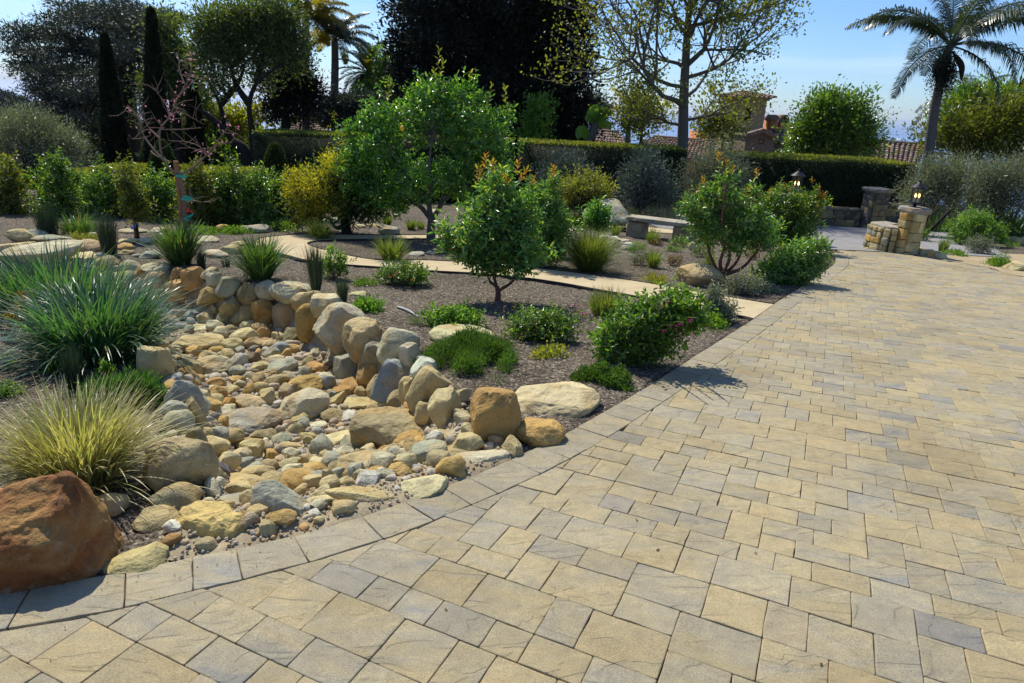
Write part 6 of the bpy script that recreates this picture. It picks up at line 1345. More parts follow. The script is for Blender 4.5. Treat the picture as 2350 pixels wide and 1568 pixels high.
# drive edge, further down
bush(C2(1430, 935), 92, 50, 2400, .04, .011, M['greygreen'], 'grey green low shrub right of the tan wedge boulder', per=12, cl=.05, stems=40, r=.004)
root, bw, C = shrub('shrub', C2(1760, 860), [(C2(1600, 790)[0], C2(1600, 790)[1], 44, 34), (C2(1720, 720)[0], C2(1720, 720)[1], 56, 44), (C2(1850, 680)[0], C2(1850, 680)[1], 50, 40), (C2(1780, 780)[0], C2(1780, 780)[1], 60, 30), (C2(1930, 620)[0], C2(1930, 620)[1], 28, 26), (C2(1640, 870)[0], C2(1640, 870)[1], 34, 16)], 9500, .055, .026, M['loquat'], 'wide green bush bulging over the curve of the driveway', per=13, cl=.055, stems=120, r=.004, shell=.2)
mb = MB(); yb = bw[0][0][1]
for p in (((1600, 800), (1700, 830), (1840, 800)), ((1620, 790), (1760, 820), (1900, 740)), ((1830, 690), (1940, 650), (2030, 560)), ((1850, 700), (1900, 640), (1990, 540)), ((1820, 800), (1960, 720), (1990, 690)), ((1900, 620), (1912, 560), (1916, 490))):
    tube(mb, catmull([at(*C2(*q), yb - .25) for q in p], 4), .004, 5)
part('flower_stalks', mb, M['yellowgrass'], root)
bush(C2(1700, 600), 120, 50, 2600, .05, .024, M['laurel'], 'leafy bush between the orange tipped shrub and the driveway bush', blobs=[(C2(1700, 560)[0], C2(1700, 560)[1], 60, 32), (C2(1800, 600)[0], C2(1800, 600)[1], 40, 26), (C2(1620, 600)[0], C2(1620, 600)[1], 34, 24)], per=10, cl=.07, stems=30, r=.005)
# little plants in the middle bed
small = [
 (C2(380, 775), 108, 96, 1100, .006, 'yellowgrass', 'tall fine lime grass mound beside the path', 'G'), (C2(810, 752), 36, 42, 260, .006, 'yellowgrass', 'small lime grass tuft in front of the white edged shrub', 'g'),
 (C2(800, 590), 32, 34, 220, .006, 'yellowgrass', 'lime grass tuft in front of the bench', 'g'), (C2(555, 540), 30, 26, 200, .006, 'yellowgrass', 'lime grass tuft left of the bench leg', 'g'),
 (C2(270, 470), 62, 36, 320, .006, 'yellowgrass', 'yellow green tussock at the foot of the big peaked boulder', 'g'), (C2(1185, 760), 24, 40, 130, .006, 'yellowgrass', 'thin lime tuft beside the tan wedge boulder', 'g'),
 (C1(770, 262), 28, 26, 240, .006, 'yellowgrass', 'lime tuft left of the citrus trunk', 'g'), (C1(925, 290), 30, 22, 240, .006, 'yellowgrass', 'lime tuft right beside the citrus trunk', 'g'), (C1(985, 285), 22, 18, 160, .006, 'yellowgrass', 'smallest lime tuft touching the citrus trunk', 'g'),
 (C2(720, 735), 54, 40, 1500, .02, 'olive', 'mound shrub with whitish leaf edges in the middle bed', 's'), (C2(700, 650), 50, 26, 1200, .02, 'bright', 'bright green mound behind the white edged one', 's'),
 (C2(980, 610), 52, 26, 1500, .02, 'laurel', 'round tidy green mound in front of the bench', 's'), (C2(950, 645), 44, 14, 700, .02, 'bright', 'flat green patch in front of the tidy mound', 's'),
 (C2(960, 740), 40, 30, 800, .02, 'bronze', 'bronze orange dwarf shrub in the middle bed', 's'), (C2(530, 640), 44, 32, 800, .02, 'bronze', 'yellow bronze dwarf shrub by the stone ring', 's'), (C2(835, 605), 34, 20, 500, .02, 'bronze', 'bronze dwarf shrub attached to the lime tuft by the bench', 's'),
 (C2(1130, 760), 38, 20, 600, .02, 'greygreen', 'grey dwarf shrub left of the lime tuft', 's'), (C2(1150, 680), 56, 34, 1200, .025, 'laurel', 'dark mound under the multi stemmed tree', 's'), (C2(1480, 700), 40, 26, 600, .02, 'bronze', 'yellow dwarf shrub right of the multi stemmed trunk', 's'),
 (C2(590, 510), 36, 30, 600, .03, 'laurel', 'small dark shrub at the left end of the bench', 's'), (C2(2000 - 20, 715), 24, 12, 260, .02, 'bright', 'tiny green plant at the tip of the planted bed by the drive', 's'),
 (C1(1880, 470), 70, 60, 900, .05, 'bright', 'leafy shrub between the broad leaved tree and the fine grass mound', 's'),
]
for v, w, h, n, L_, mt, lab, ty in small:
    if ty == 'G': clump('grass_clump', v, w, h * .9, n * 2, .005, M[mt], lab, 'grass', lean=.95, droop=.9, seg=6, basew=.2)
    elif ty == 'g': clump('grass_clump', v, w, h, n, L_, M[mt], lab, 'grass', lean=.65, droop=.65, seg=4, basew=.25)
    else: bush(v, w, h, n, L_, L_ * .6, M[mt], lab, per=10, cl=.025, stems=12, r=.003)
# lavender and violet flowers behind the bench
for v, w, h, lab in ((C2(900, 455), 70, 34, 'lavender clump behind the right half of the bench'), (C2(740, 445), 60, 30, 'lavender clump around the domed ochre stone')):
    o = clump('lavender', v, w, h, 600, .006, M['greygreen'], lab, 'lavender', lean=.5, droop=.2, seg=3, basew=.7)
yv = hit(C2(620, 420))[1] + .6; root = empty('verbena', tuple(hit(C2(620, 420)) + [0, .6, 0]), 'tall airy violet verbena beyond the peaked boulder', 'plant'); mb = MB(); P = []
for k in range(34):
    b0 = np.array(root.location) + [rng.normal(0, .3), rng.normal(0, .1), 0]; tp = at(*C2(rng.uniform(530, 780), rng.uniform(190, 330)), yv + rng.normal(0, .15)); tube(mb, catmull([b0, (b0 + tp) / 2 + rng.normal(0, .03, 3), tp], 3), .004, 4); P.append(tp)
part('stems', mb, M['twig'], root); flowers(root, 'flower', np.array(P), .03, M['purple'], 14)
# blue shrubs, olives and greys against the hedge
def mass(name, v, blobs, n, L, W, mat, lab, cat='shrub', **kw):
    return shrub(name, v, blobs, n, L, W, M[mat], lab, cat, **{**dict(per=14, cl=.10, hexa=False, stems=24, r=.02, stemm=M['barkdark'], ground_clip=False), **kw})
def base_at(vx, Y): 
    p = at(vx, 400, Y); return np.array([p[0], Y, float(T0(p[0], Y))])
def mass_at(name, vx, Y, blobs, n, L, W, mat, lab, cat='shrub', trunk=None, twigs=40, **kw):
    B = base_at(vx, Y); root = empty(name, tuple(B), lab, cat); bw = blob_world(blobs, Y); fo = MB()
    kw = {**dict(per=16, cl=.16, hexa=False, shell=.4), **kw}; C = foliage(fo, bw, n, L, W, **kw); mb = MB()
    top = np.mean([p for p, r_ in bw], 0); tr = trunk or .06; P = branch(mb, B - [0, 0, .1], top, tr, tr * .5, .04, 8, 5)
    for c in C[rng.choice(len(C), min(twigs, len(C)), replace=False)]: k = rng.integers(2, len(P)); branch(mb, P[k], c, tr * .3, tr * .06, .1, 5, 4)
    part('trunk', mb, M['barkdark'], root, True); part('foliage' if cat == 'shrub' else 'crown', fo, M[mat], root); return root, bw, C
mass_at('shrub', 1300, 17.5, [(1300, 405, 62, 44), (1265, 420, 40, 40), (1340, 425, 44, 36), (1300, 380, 50, 26)], 7000, .09, .02, 'bluegrey', 'dusty blue shrub with upright sprays left of the peaked boulder', cl=.18)
mass_at('shrub', 1470, 17.5, [(1480, 410, 62, 60), (1450, 440, 44, 44), (1520, 440, 48, 44), (1490, 370, 40, 34)], 9000, .08, .018, 'bluegrey', 'dark blue grey shrub in front of the hedge behind the bench', cl=.16)
mass_at('olive_tree', 1640, 18, [(1640, 400, 60, 56), (1600, 430, 44, 46), (1690, 400, 40, 50), (1650, 350, 50, 26), (1590, 390, 26, 40)], 12000, .07, .017, 'olive', 'silver olive between the two parts of the hedge', 'tree', cl=.17)
mass_at('shrub', 1345, 15, [(1345, 425, 56, 34), (1300, 440, 36, 28), (1385, 440, 26, 36)], 4200, .07, .03, 'lime', 'light green bush behind the peaked boulder', hexa=True, per=9, cl=.12)
mass_at('olive_tree', 2150, 17.5, [(2150, 430, 72, 60), (2110, 450, 50, 46), (2200, 400, 60, 50), (2140, 390, 46, 36), (2215, 460, 56, 40)], 20000, .065, .016, 'olive', 'grey olive tree behind the lantern pillar', 'tree', cl=.16, twigs=60)
mass_at('olive_tree', 2290, 16.5, [(2300, 430, 76, 66), (2260, 460, 50, 46), (2345, 400, 46, 56), (2270, 400, 46, 40), (2350, 470, 40, 40)], 20000, .065, .016, 'olive', 'grey olive tree at the right edge of the frame', 'tree', cl=.16, twigs=60)
tb = MB(); pbase = base_at(2130, 15.5); 
root = empty('leaning_trunk', tuple(pbase), 'bare leaning olive stem right of the lantern pillar', 'trunk'); P0_, P1_ = at(*SS(2278, 556), 15.5), at(*SS(2318, 515), 15.6); tube(tb, [pbase - [0, 0, .1], P0_, P1_], [.05, .045, .035], 7); part('stem', tb, M['barkdark'], root)
# right bed
shrub('shrub', SS(2385, 600), [(SS(2385, 560)[0], SS(2385, 560)[1], 56, 38), (SS(2350, 575)[0], SS(2350, 575)[1], 36, 28), (SS(2425, 570)[0], SS(2425, 570)[1], 36, 30), (SS(2380, 535)[0], SS(2380, 535)[1], 36, 22)], 6500, .06, .032, M['bright'], 'round bright green bush right of the pillar', per=9, cl=.08, stems=40, r=.008)
shrub('shrub', SS(2392, 620), [(SS(2392, 600)[0], SS(2392, 600)[1], 34, 20)], 2600, .045, .012, M['greygreen'], 'grey green mound in front of the round bright bush', per=12, cl=.06, stems=20, r=.004)
clump('agave', SS(2455, 590), 120, 62, 90, .09, M['agave'], 'broad leaved agave at the right edge', 'agave', lean=.85, droop=.35, basew=.15)
clump('lavender', SS(2300, 565), 100, 40, 700, .012, M['grassgreen'], 'tall green lavender band behind the pillar', 'lavender', lean=.45, droop=.3, basew=.8)
clump('grass_clump', SS(2300, 615), 26, 26, 120, .01, M['yellowgrass'], 'small upright tuft right of the pillar foot', 'grass', lean=.5, droop=.3, basew=.3)
clump('grass_clump', SS(2185, 590), 50, 14, 300, .012, M['grassgreen'], 'grass showing above the curved low wall', 'grass', lean=.6, droop=.4, basew=.8)
shrub('low_plant', SS(2258, 590), [(SS(2258, 575)[0], SS(2258, 575)[1], 16, 18)], 500, .04, .022, M['bright'], 'small leafy plant behind the pillar', 'plant', per=8, cl=.05, stems=8, r=.003)
shrub('low_plant', SS(2445, 640), [(SS(2445, 628)[0], SS(2445, 628)[1], 20, 8)], 260, .03, .016, M['laurel'], 'sparse twiggy plant on the sandy path edge', 'plant', per=6, cl=.05, stems=10, r=.003)
shrub('low_plant', SS(2470, 604), [(SS(2470, 598)[0], SS(2470, 598)[1], 24, 8)], 500, .03, .016, M['bright'], 'small green plant in front of the agave', 'plant', per=8, cl=.05, stems=8, r=.003)

# ---- the garden trees
root, bw, C = tree('citrus_tree', VV(990, 552), None, [(990, 552), (989, 528), (990, 502)], [[(990, 504), (965, 475), (930, 452), (890, 430), (860, 410)], [(990, 504), (985, 470), (990, 430), (985, 380), (990, 330)], [(992, 504), (1012, 470), (1025, 430), (1060, 390), (1090, 340)], [(985, 470), (960, 430), (930, 400), (900, 350)], [(1015, 460), (1060, 430), (1110, 410)]],
    [(870, 335, 82, 78), (985, 265, 100, 78), (1095, 310, 88, 80), (1150, 355, 52, 58), (930, 415, 100, 62), (1055, 415, 90, 58), (1008, 178, 18, 34), (1000, 215, 62, 40), (835, 420, 58, 50), (810, 320, 36, 44), (1070, 222, 46, 40), (880, 205, 18, 26), (870, 270, 50, 40), (1160, 262, 22, 26), (900, 470, 60, 26), (1110, 450, 50, 26), (800, 380, 40, 40)],
    17500, .088, .042, M['citrus'], M['barkgrey'], 'citrus tree with a broad glossy crown in the centre of the garden', r0=.085, twigs=150, per=13, cl=.085, shell=.3, up=.3, sig=.2, hexa=True)
mb = MB(); P = np.array([at(v[0], v[1], bw[0][0][1]) for v in ((1006, 155), (1010, 180), (905, 215), (890, 235), (1160, 240), (1165, 262), (1072, 200), (1120, 232), (1000, 200))]); shoots(mb, P, np.tile([0, 0, 1.], (9, 1)) + rng.normal(0, .2, (9, 3)), 9, .085, .04, .24); part('new_shoots', mb, M['lime'], root, kind='stuff')
for v in ((923, 295),):
    p = at(*v, bw[0][0][1] - .9 * 1.0); V, F = ICO[3]; part('lemon', MB().add(V * [.032, .032, .04] + p, F), M['lemon'], root, True)
root, bw, C = tree('broad_leaved_tree', C1(1475, 742), None, [C1(1475, 742), C1(1480, 690), C1(1470, 655)], [[C1(1475, 680), C1(1455, 600), C1(1420, 500), C1(1400, 380)], [C1(1480, 680), C1(1560, 630), C1(1610, 560), C1(1640, 470)], [C1(1475, 660), C1(1430, 620), C1(1400, 560)], [C1(1455, 600), C1(1470, 450), C1(1480, 300), C1(1480, 150)]],
    [(C1(1470, 130)[0], C1(1470, 130)[1], 78, 66), (C1(1430, 300)[0], C1(1430, 300)[1], 88, 60), (C1(1560, 260)[0], C1(1560, 260)[1], 78, 70), (C1(1300, 350)[0], C1(1300, 350)[1], 66, 40), (C1(1620, 400)[0], C1(1620, 400)[1], 70, 50), (C1(1420, 440)[0], C1(1420, 440)[1], 70, 40), (C1(1180, 380)[0], C1(1180, 380)[1], 36, 24), (C1(1480, -10)[0], C1(1480, -10)[1], 52, 36), (C1(1440, -60)[0], C1(1440, -60)[1], 22, 30), (C1(1650, 130)[0], C1(1650, 130)[1], 44, 46), (C1(1700, 480)[0], C1(1700, 480)[1], 36, 22), (C1(1300, 470)[0], C1(1300, 470)[1], 50, 30), (C1(1400, 540)[0], C1(1400, 540)[1], 40, 24), (C1(1580, 540)[0], C1(1580, 540)[1], 50, 26), (C1(1130, 300)[0], C1(1130, 300)[1], 26, 22)],
    8800, .085, .030, M['loquat'], M['barkred'], 'broad leaved young tree with a reddish trunk in the near bed', r0=.035, twigs=160, per=13, cl=.055, shell=.15, up=.4, sig=.2)
mb = MB(); P = np.array([at(*C1(x, y), bw[0][0][1] - .1) for x, y in ((1400, -90), (1450, -60), (1380, -20), (1600, -50), (1610, -20), (1180, 440), (1340, 0), (1560, 20))]); shoots(mb, P, np.tile([0, 0, 1.], (8, 1)) + rng.normal(0, .3, (8, 3)), 11, .07, .022, .13); part('new_shoots', mb, M['newleaf'], root, kind='stuff')
root, bw, C = tree('broad_leaved_tree', C1(1760, 520), None, [C1(1760, 520), C1(1770, 450), C1(1780, 380)], [[C1(1780, 400), C1(1800, 250), C1(1830, 60), C1(1825, -40)], [C1(1770, 420), C1(1720, 300), C1(1700, 200)], [C1(1780, 400), C1(1860, 300), C1(1890, 220)]],
    [(C1(1800, 180)[0], C1(1800, 180)[1], 44, 50), (C1(1850, 280)[0], C1(1850, 280)[1], 46, 44), (C1(1740, 330)[0], C1(1740, 330)[1], 44, 46), (C1(1820, 20)[0], C1(1820, 20)[1], 22, 40), (C1(1780, 440)[0], C1(1780, 440)[1], 50, 26), (C1(1700, 60)[0], C1(1700, 60)[1], 26, 36)],
    5200, .09, .03, M['loquat'], M['barkred'], 'slender broad leaved shrub with an orange tipped leader right of the larger one', r0=.022, twigs=60, per=9, cl=.07, shell=.2, up=.5)
mb = MB(); P = np.array([at(*C1(x, y), bw[0][0][1] - .1) for x, y in ((1825, -45), (1832, -30), (1700, 20))]); shoots(mb, P, np.tile([0, 0, 1.], (3, 1)), 12, .08, .026, .12); part('new_shoots', mb, M['newleaf'], root, kind='stuff')
root, bw, C = tree('multi_stemmed_tree', C2(1272, 828), None, [C2(1272, 828), C2(1275, 800), C2(1275, 785)], [[C2(1270, 800), C2(1230, 750), C2(1190, 660), C2(1170, 560), C2(1150, 440)], [C2(1275, 790), C2(1260, 720), C2(1290, 600), C2(1270, 450), C2(1290, 250)], [C2(1280, 800), C2(1350, 740), C2(1400, 650), C2(1420, 520)], [C2(1290, 800), C2(1400, 760), C2(1480, 680), C2(1540, 600)], [C2(1275, 790), C2(1320, 700), C2(1330, 560), C2(1400, 420)]],
    [(C2(1150, 400)[0], C2(1150, 400)[1], 50, 56), (C2(1280, 330)[0], C2(1280, 330)[1], 56, 66), (C2(1420, 440)[0], C2(1420, 440)[1], 66, 56), (C2(1240, 500)[0], C2(1240, 500)[1], 70, 44), (C2(1530, 520)[0], C2(1530, 520)[1], 60, 50), (C2(1040, 340)[0], C2(1040, 340)[1], 26, 30), (C2(1290, 150)[0], C2(1290, 150)[1], 26, 42), (C2(1400, 580)[0], C2(1400, 580)[1], 60, 26), (C2(1500, 230)[0], C2(1500, 230)[1], 20, 26), (C2(1180, 230)[0], C2(1180, 230)[1], 22, 22)],
    6600, .09, .028, M['loquat'], M['barkred'], 'multi stemmed glossy tree right of the tan wedge boulder', r0=.05, twigs=150, per=13, cl=.065, shell=.2, up=.45, twigr=.012)
mb = MB(); P = np.array([at(*C2(x, y), bw[0][0][1] - .15) for x, y in ((1250, 50), (1300, 90), (1090, 270), (1510, 160), (1430, 270), (1160, 210), (1340, 130))]); shoots(mb, P, np.tile([0, 0, 1.], (7, 1)) + rng.normal(0, .25, (7, 3)), 11, .07, .022, .10); part('new_shoots', mb, M['newleaf'], root, kind='stuff')
root, bw, C = tree('orange_tipped_shrub', C2(1740, 640), None, [C2(1740, 640), C2(1740, 600), C2(1735, 560)], [[C2(1735, 590), C2(1650, 480), C2(1620, 330)], [C2(1740, 580), C2(1740, 420), C2(1720, 300)], [C2(1740, 590), C2(1830, 460), C2(1880, 280)]],
    [(C2(1680, 330)[0], C2(1680, 330)[1], 56, 40), (C2(1780, 400)[0], C2(1780, 400)[1], 60, 56), (C2(1640, 450)[0], C2(1640, 450)[1], 56, 50), (C2(1880, 340)[0], C2(1880, 340)[1], 26, 34), (C2(1885, 250)[0], C2(1885, 250)[1], 10, 24), (C2(1570, 350)[0], C2(1570, 350)[1], 34, 30), (C2(1760, 520)[0], C2(1760, 520)[1], 56, 30), (C2(1940, 310)[0], C2(1940, 310)[1], 14, 14)],
    7500, .09, .028, M['laurel'], M['barkred'], 'dense shrub with yellow and orange new leaves beside the driveway lantern', 'shrub', r0=.04, twigs=80, per=9, cl=.09, shell=.3, up=.45)
mb = MB(); q = rng.integers(0, 8, 34); P = np.array([bw[k][0] + norm(rng.normal(size=3) + [0, -.4, .6]) * bw[k][1] * .9 for k in q]); shoots(mb, P, np.tile([0, 0, 1.], (34, 1)) + rng.normal(0, .35, (34, 3)), 8, .06, .02, .09); part('new_shoots', mb, M['newleaf'], root, kind='stuff')
root, bw, C = tree('young_tree', C2(440, 580), None, [C2(440, 580), C2(442, 530), C2(445, 480)], [[C2(443, 500), C2(420, 430), C2(410, 380)], [C2(444, 500), C2(480, 420), C2(490, 360)]], [(C2(440, 400)[0], C2(440, 400)[1], 36, 34), (C2(420, 450)[0], C2(420, 450)[1], 34, 22), (C2(490, 430)[0], C2(490, 430)[1], 26, 28), (C2(440, 350)[0], C2(440, 350)[1], 22, 22), (C2(350, 490)[0], C2(350, 490)[1], 12, 12)], 1500, .09, .04, M['citrus'], M['barkgrey'], 'small round headed young tree left of the bench', r0=.02, twigs=30, per=8, cl=.07, shell=.2)
# tree with yellow flower panicles and drooping leaves
root, bw, C = tree('flowering_tree', VV(797, 535), None, [(797, 535), (792, 510), (790, 490)], [[(792, 505), (770, 480), (765, 450), (745, 440)], [(790, 495), (800, 450), (790, 410)], [(792, 500), (840, 470), (880, 460)], [(790, 520), (770, 522), (755, 500)]],
    [(720, 440, 64, 50), (700, 480, 40, 40), (780, 400, 50, 50), (790, 460, 70, 42), (850, 470, 56, 34), (810, 360, 34, 30)], 5200, .15, .045, M['avocado'], M['barkdark'], 'dark leaved tree smothered in yellow flower sprays left of the citrus', r0=.09, twigs=60, per=10, cl=.12, up=-.9, shell=.3)
mb = MB(); bw2 = blob_world([(715, 425, 66, 46), (690, 460, 40, 46), (780, 390, 48, 44), (700, 500, 30, 24), (755, 470, 50, 30), (795, 345, 26, 20), (770, 278, 7, 18), (680, 440, 30, 30)], bw[0][0][1] - .25); foliage(mb, bw2, 10000, .034, .016, per=34, cl=.05, shell=.6, hexa=False, up=.7, flat=1.5); part('flower_panicles', mb, M['panicle'], root)
# bare pink blossom tree tied to a stake
root_b = hit(V4(1240, 390)); Yb = root_b[1]; root = empty('blossom_tree', tuple(root_b), 'bare young tree with pink blossom tied to a wooden stake', 'tree'); mb = MB(); Z1 = lambda x, y: ((x / 2.53) * .94, (y / 2.53) * .94); tipsP = []
def zb(pl, r0, r1, d=0):
    P = catmull([at(*Z1(*p), Yb + d * i / len(pl)) for i, p in enumerate(pl)], 4); tube(mb, P, np.linspace(r0, r1, len(P)), 7); tipsP.append(P); return P
P = [root_b, at(*Z1(1140, 1340), Yb), at(*Z1(1135, 1200), Yb), at(*Z1(1100, 1080), Yb)]; tube(mb, catmull(P, 4), np.linspace(.026, .02, 13), 8)
limbs = [[(1095, 1090), (1010, 990), (985, 850), (1000, 780), (1050, 720), (1100, 600), (1170, 480), (1190, 340)], [(1110, 1080), (1200, 1030), (1290, 940), (1370, 840), (1420, 760)], [(1010, 990), (930, 900), (880, 820), (860, 740), (790, 650)], [(985, 860), (910, 800), (820, 860)], [(1000, 780), (1090, 690), (1170, 720), (1260, 770)], [(1000, 800), (1120, 800), (1240, 790)], [(1050, 720), (1020, 640), (960, 560)], [(1100, 600), (1200, 500), (1290, 470)], [(1200, 1030), (1250, 930), (1170, 880), (1040, 870)], [(1290, 940), (1200, 920), (1110, 880)], [(985, 850), (900, 760), (830, 570)], [(1160, 1250), (1190, 1240), (1250, 1250)], [(1140, 520), (1110, 440), (1105, 370)], [(1290, 940), (1340, 900), (1430, 880)], [(1050, 1000), (960, 960), (930, 930)]]
for i, l in enumerate(limbs): zb(l, .014 if i < 3 else .007, .003, (-1) ** i * .35)
allp = np.vstack([p[len(p) // 3:] for p in tipsP])
for k in range(90):
    a = allp[rng.integers(len(allp))]; b = a + norm(rng.normal(size=3) + [0, 0, .8]) * rng.uniform(.08, .28); branch(mb, a, b, .004, .002, .08, 4, 3)
part('branches', mb, M['twig'], root, True)
fp = [np.vstack([tipsP[0][14:], tipsP[0][14:], tipsP[1][8:], tipsP[1][8:], tipsP[2][8:], tipsP[6], tipsP[12], tipsP[13]])[rng.integers(0, 60, 110) % 60] + rng.normal(0, .05, (110, 3))]
flowers(root, 'blossom', np.vstack(fp)[:75], .018, M['pinkpetal'], 5)
mb = MB(); sb = hit(V4(1225, 385)); st = empty('tree_stake', tuple(sb), 'wooden stake supporting the pink blossom tree', 'stake'); tube(mb, [sb, at(*Z1(1120, 1280), sb[1]), at(*Z1(1085, 995), sb[1])], .03, 8); part('post', mb, M['stake'], st)
def tie(p, q, mat, parent, nm_='tie'):
    mb = MB()
    for k in range(3):
        a = np.array(p) + rng.normal(0, .02, 3); b = np.array(q) + rng.normal(0, .03, 3); s = np.array([0, 0, .012]); mb.add([a - s, b - s, b + s, a + s], [(0, 1, 2, 3)])
    return part(nm_, mb, mat, parent)
for a, b, mt in (((1130, 1215), (1180, 1230), 'tape'), ((1105, 1075), (1145, 1090), 'tape'), ((1140, 1345), (1165, 1350), 'tape'), ((1140, 1290), (1170, 1300), 'redtape'), ((1180, 510), (1200, 515), 'tape')): tie(at(*Z1(*a), sb[1] - .05), at(*Z1(*b), sb[1] - .07), M[mt], st)
# staked sapling with a leafy column
root, bw, C = tree('sapling', V4(935, 228), None, [V4(935, 228), V4(915, 100), V4(890, -60)], [], [(V4(900, -40)[0], V4(900, -40)[1], 22, 50), (V4(860, -160)[0], V4(860, -160)[1], 18, 56), (V4(850, -250)[0], V4(850, -250)[1], 10, 26), (V4(930, 30)[0], V4(930, 30)[1], 34, 30)], 2400, .07, .03, M['laurel2'], M['barkdark'], 'slender staked sapling with yellowish leaves and a blue tag', r0=.022, twigs=40, per=8, cl=.08, shell=.1)
tie(at(*V4(893, 160), root.location.y - .05), at(*V4(925, 140), root.location.y - .08), M['bluetape'], root, 'tag')
mb = MB(); sb = hit(V4(915, 226)); tube(mb, [sb, at(*V4(905, 60), sb[1])], .02, 7); part('stake', mb, M['stake'], root)

# ---- row of laurels along the left boundary
rowl = [(20, 560, 62, 150, 365, 'laurel2'), (135, 560, 60, 150, 362, 'laurel'), (232, 556, 54, 140, 385, 'laurel'), (300, 552, 34, 100, 420, 'laurel2'), (372, 552, 50, 130, 395, 'laurel'), (455, 548, 46, 140, 380, 'laurel2'), (525, 545, 46, 130, 385, 'laurel'), (590, 540, 44, 120, 395, 'laurel'), (640, 536, 40, 110, 405, 'laurel'), (-60, 570, 70, 160, 370, 'laurel')]
tips = ['yellowish laurel at the left edge of the frame', 'second laurel from the left, dark green', 'third laurel from the left in the boundary row', 'thin low laurel behind the staked sapling', 'laurel left of the blossom tree stake', 'yellowish laurel right of the blossom tree', 'laurel below the leaning oak trunk', 'laurel in front of the clipped cone', 'last laurel of the row beside the yellow flowering tree', 'laurel just past the left edge of the frame']
for (vx, vb, w, hgt, top, mt), lab in zip(rowl, tips):
    Yl = 11.9 + rng.normal(0, .25); bl_ = [(vx, (top + vb) / 2 + 16, w * .92, (vb - top) / 2 * .72), (vx - 6 + rng.normal(0, 5), top + 44, w * .62, 40), (vx + rng.normal(0, 9), top + 14, w * .3, 30), (vx + rng.choice([-1, 1]) * w * .4, top + 44, w * .22, 34), (vx, vb - 30, w * .9, 34)]
    mass_at('laurel_shrub', vx, Yl, bl_, 8000, .075, .034, mt, lab, 'shrub', hexa=True, per=9, cl=.12, shell=.35, up=.5, trunk=.03)
# tufts behind the row, clipped cones, cypresses
def cone(name, vx, Y, vtop, vbase, wpx, n, mat, lab, L=.09, W=.045, cat='tree', power=.75, lean=0, hole=.0):
    B = base_at(vx, Y); top = at(vx + lean, vtop, Y); m = mpp(top); hgt = top[2] - B[2]; R = wpx / 2 * m; root = empty(name, tuple(B), lab, cat); mb = MB()
    t = rng.uniform(0, 1, n) ** .85; a = rng.uniform(0, 6.283, n); prof = np.where(t < .12, (t / .12) ** .5 * .9 + .1, 1) * (1 - t) ** power; r_ = R * prof * rng.uniform(.82, 1.04, n) * (1 + .08 * np.sin(a * 5 + t * 20))
    P = np.stack([B[0] + (top[0] - B[0]) * t + np.cos(a) * r_, B[1] + np.sin(a) * r_, B[2] + .05 + hgt * t], 1); D = np.stack([np.cos(a) * .5, np.sin(a) * .5, np.full(n, 1.)], 1) + rng.normal(0, .35, (n, 3))
    leaves(mb, P, D, L * rng.uniform(.6, 1.3, n), W, False); part('crown', mb, M[mat], root)
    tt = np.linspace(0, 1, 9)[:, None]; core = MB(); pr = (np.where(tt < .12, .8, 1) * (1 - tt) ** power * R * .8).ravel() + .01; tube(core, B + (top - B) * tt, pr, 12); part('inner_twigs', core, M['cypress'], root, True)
    mb = MB(); tube(mb, [B - [0, 0, .2], B + [0, 0, .5]], .08, 8); part('trunk', mb, M['barkdark'], root); return root
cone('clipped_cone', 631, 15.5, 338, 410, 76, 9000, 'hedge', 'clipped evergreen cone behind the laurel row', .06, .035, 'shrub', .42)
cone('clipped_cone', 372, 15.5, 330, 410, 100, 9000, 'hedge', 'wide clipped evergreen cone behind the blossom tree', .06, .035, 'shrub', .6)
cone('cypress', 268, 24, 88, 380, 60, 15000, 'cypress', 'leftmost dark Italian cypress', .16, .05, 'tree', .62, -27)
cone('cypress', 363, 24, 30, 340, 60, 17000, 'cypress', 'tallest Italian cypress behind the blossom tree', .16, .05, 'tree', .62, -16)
cone('cypress', 452, 25, 190, 380, 46, 10000, 'cypress', 'shortest Italian cypress right of the blossom tree', .16, .05, 'tree', .6, -10)
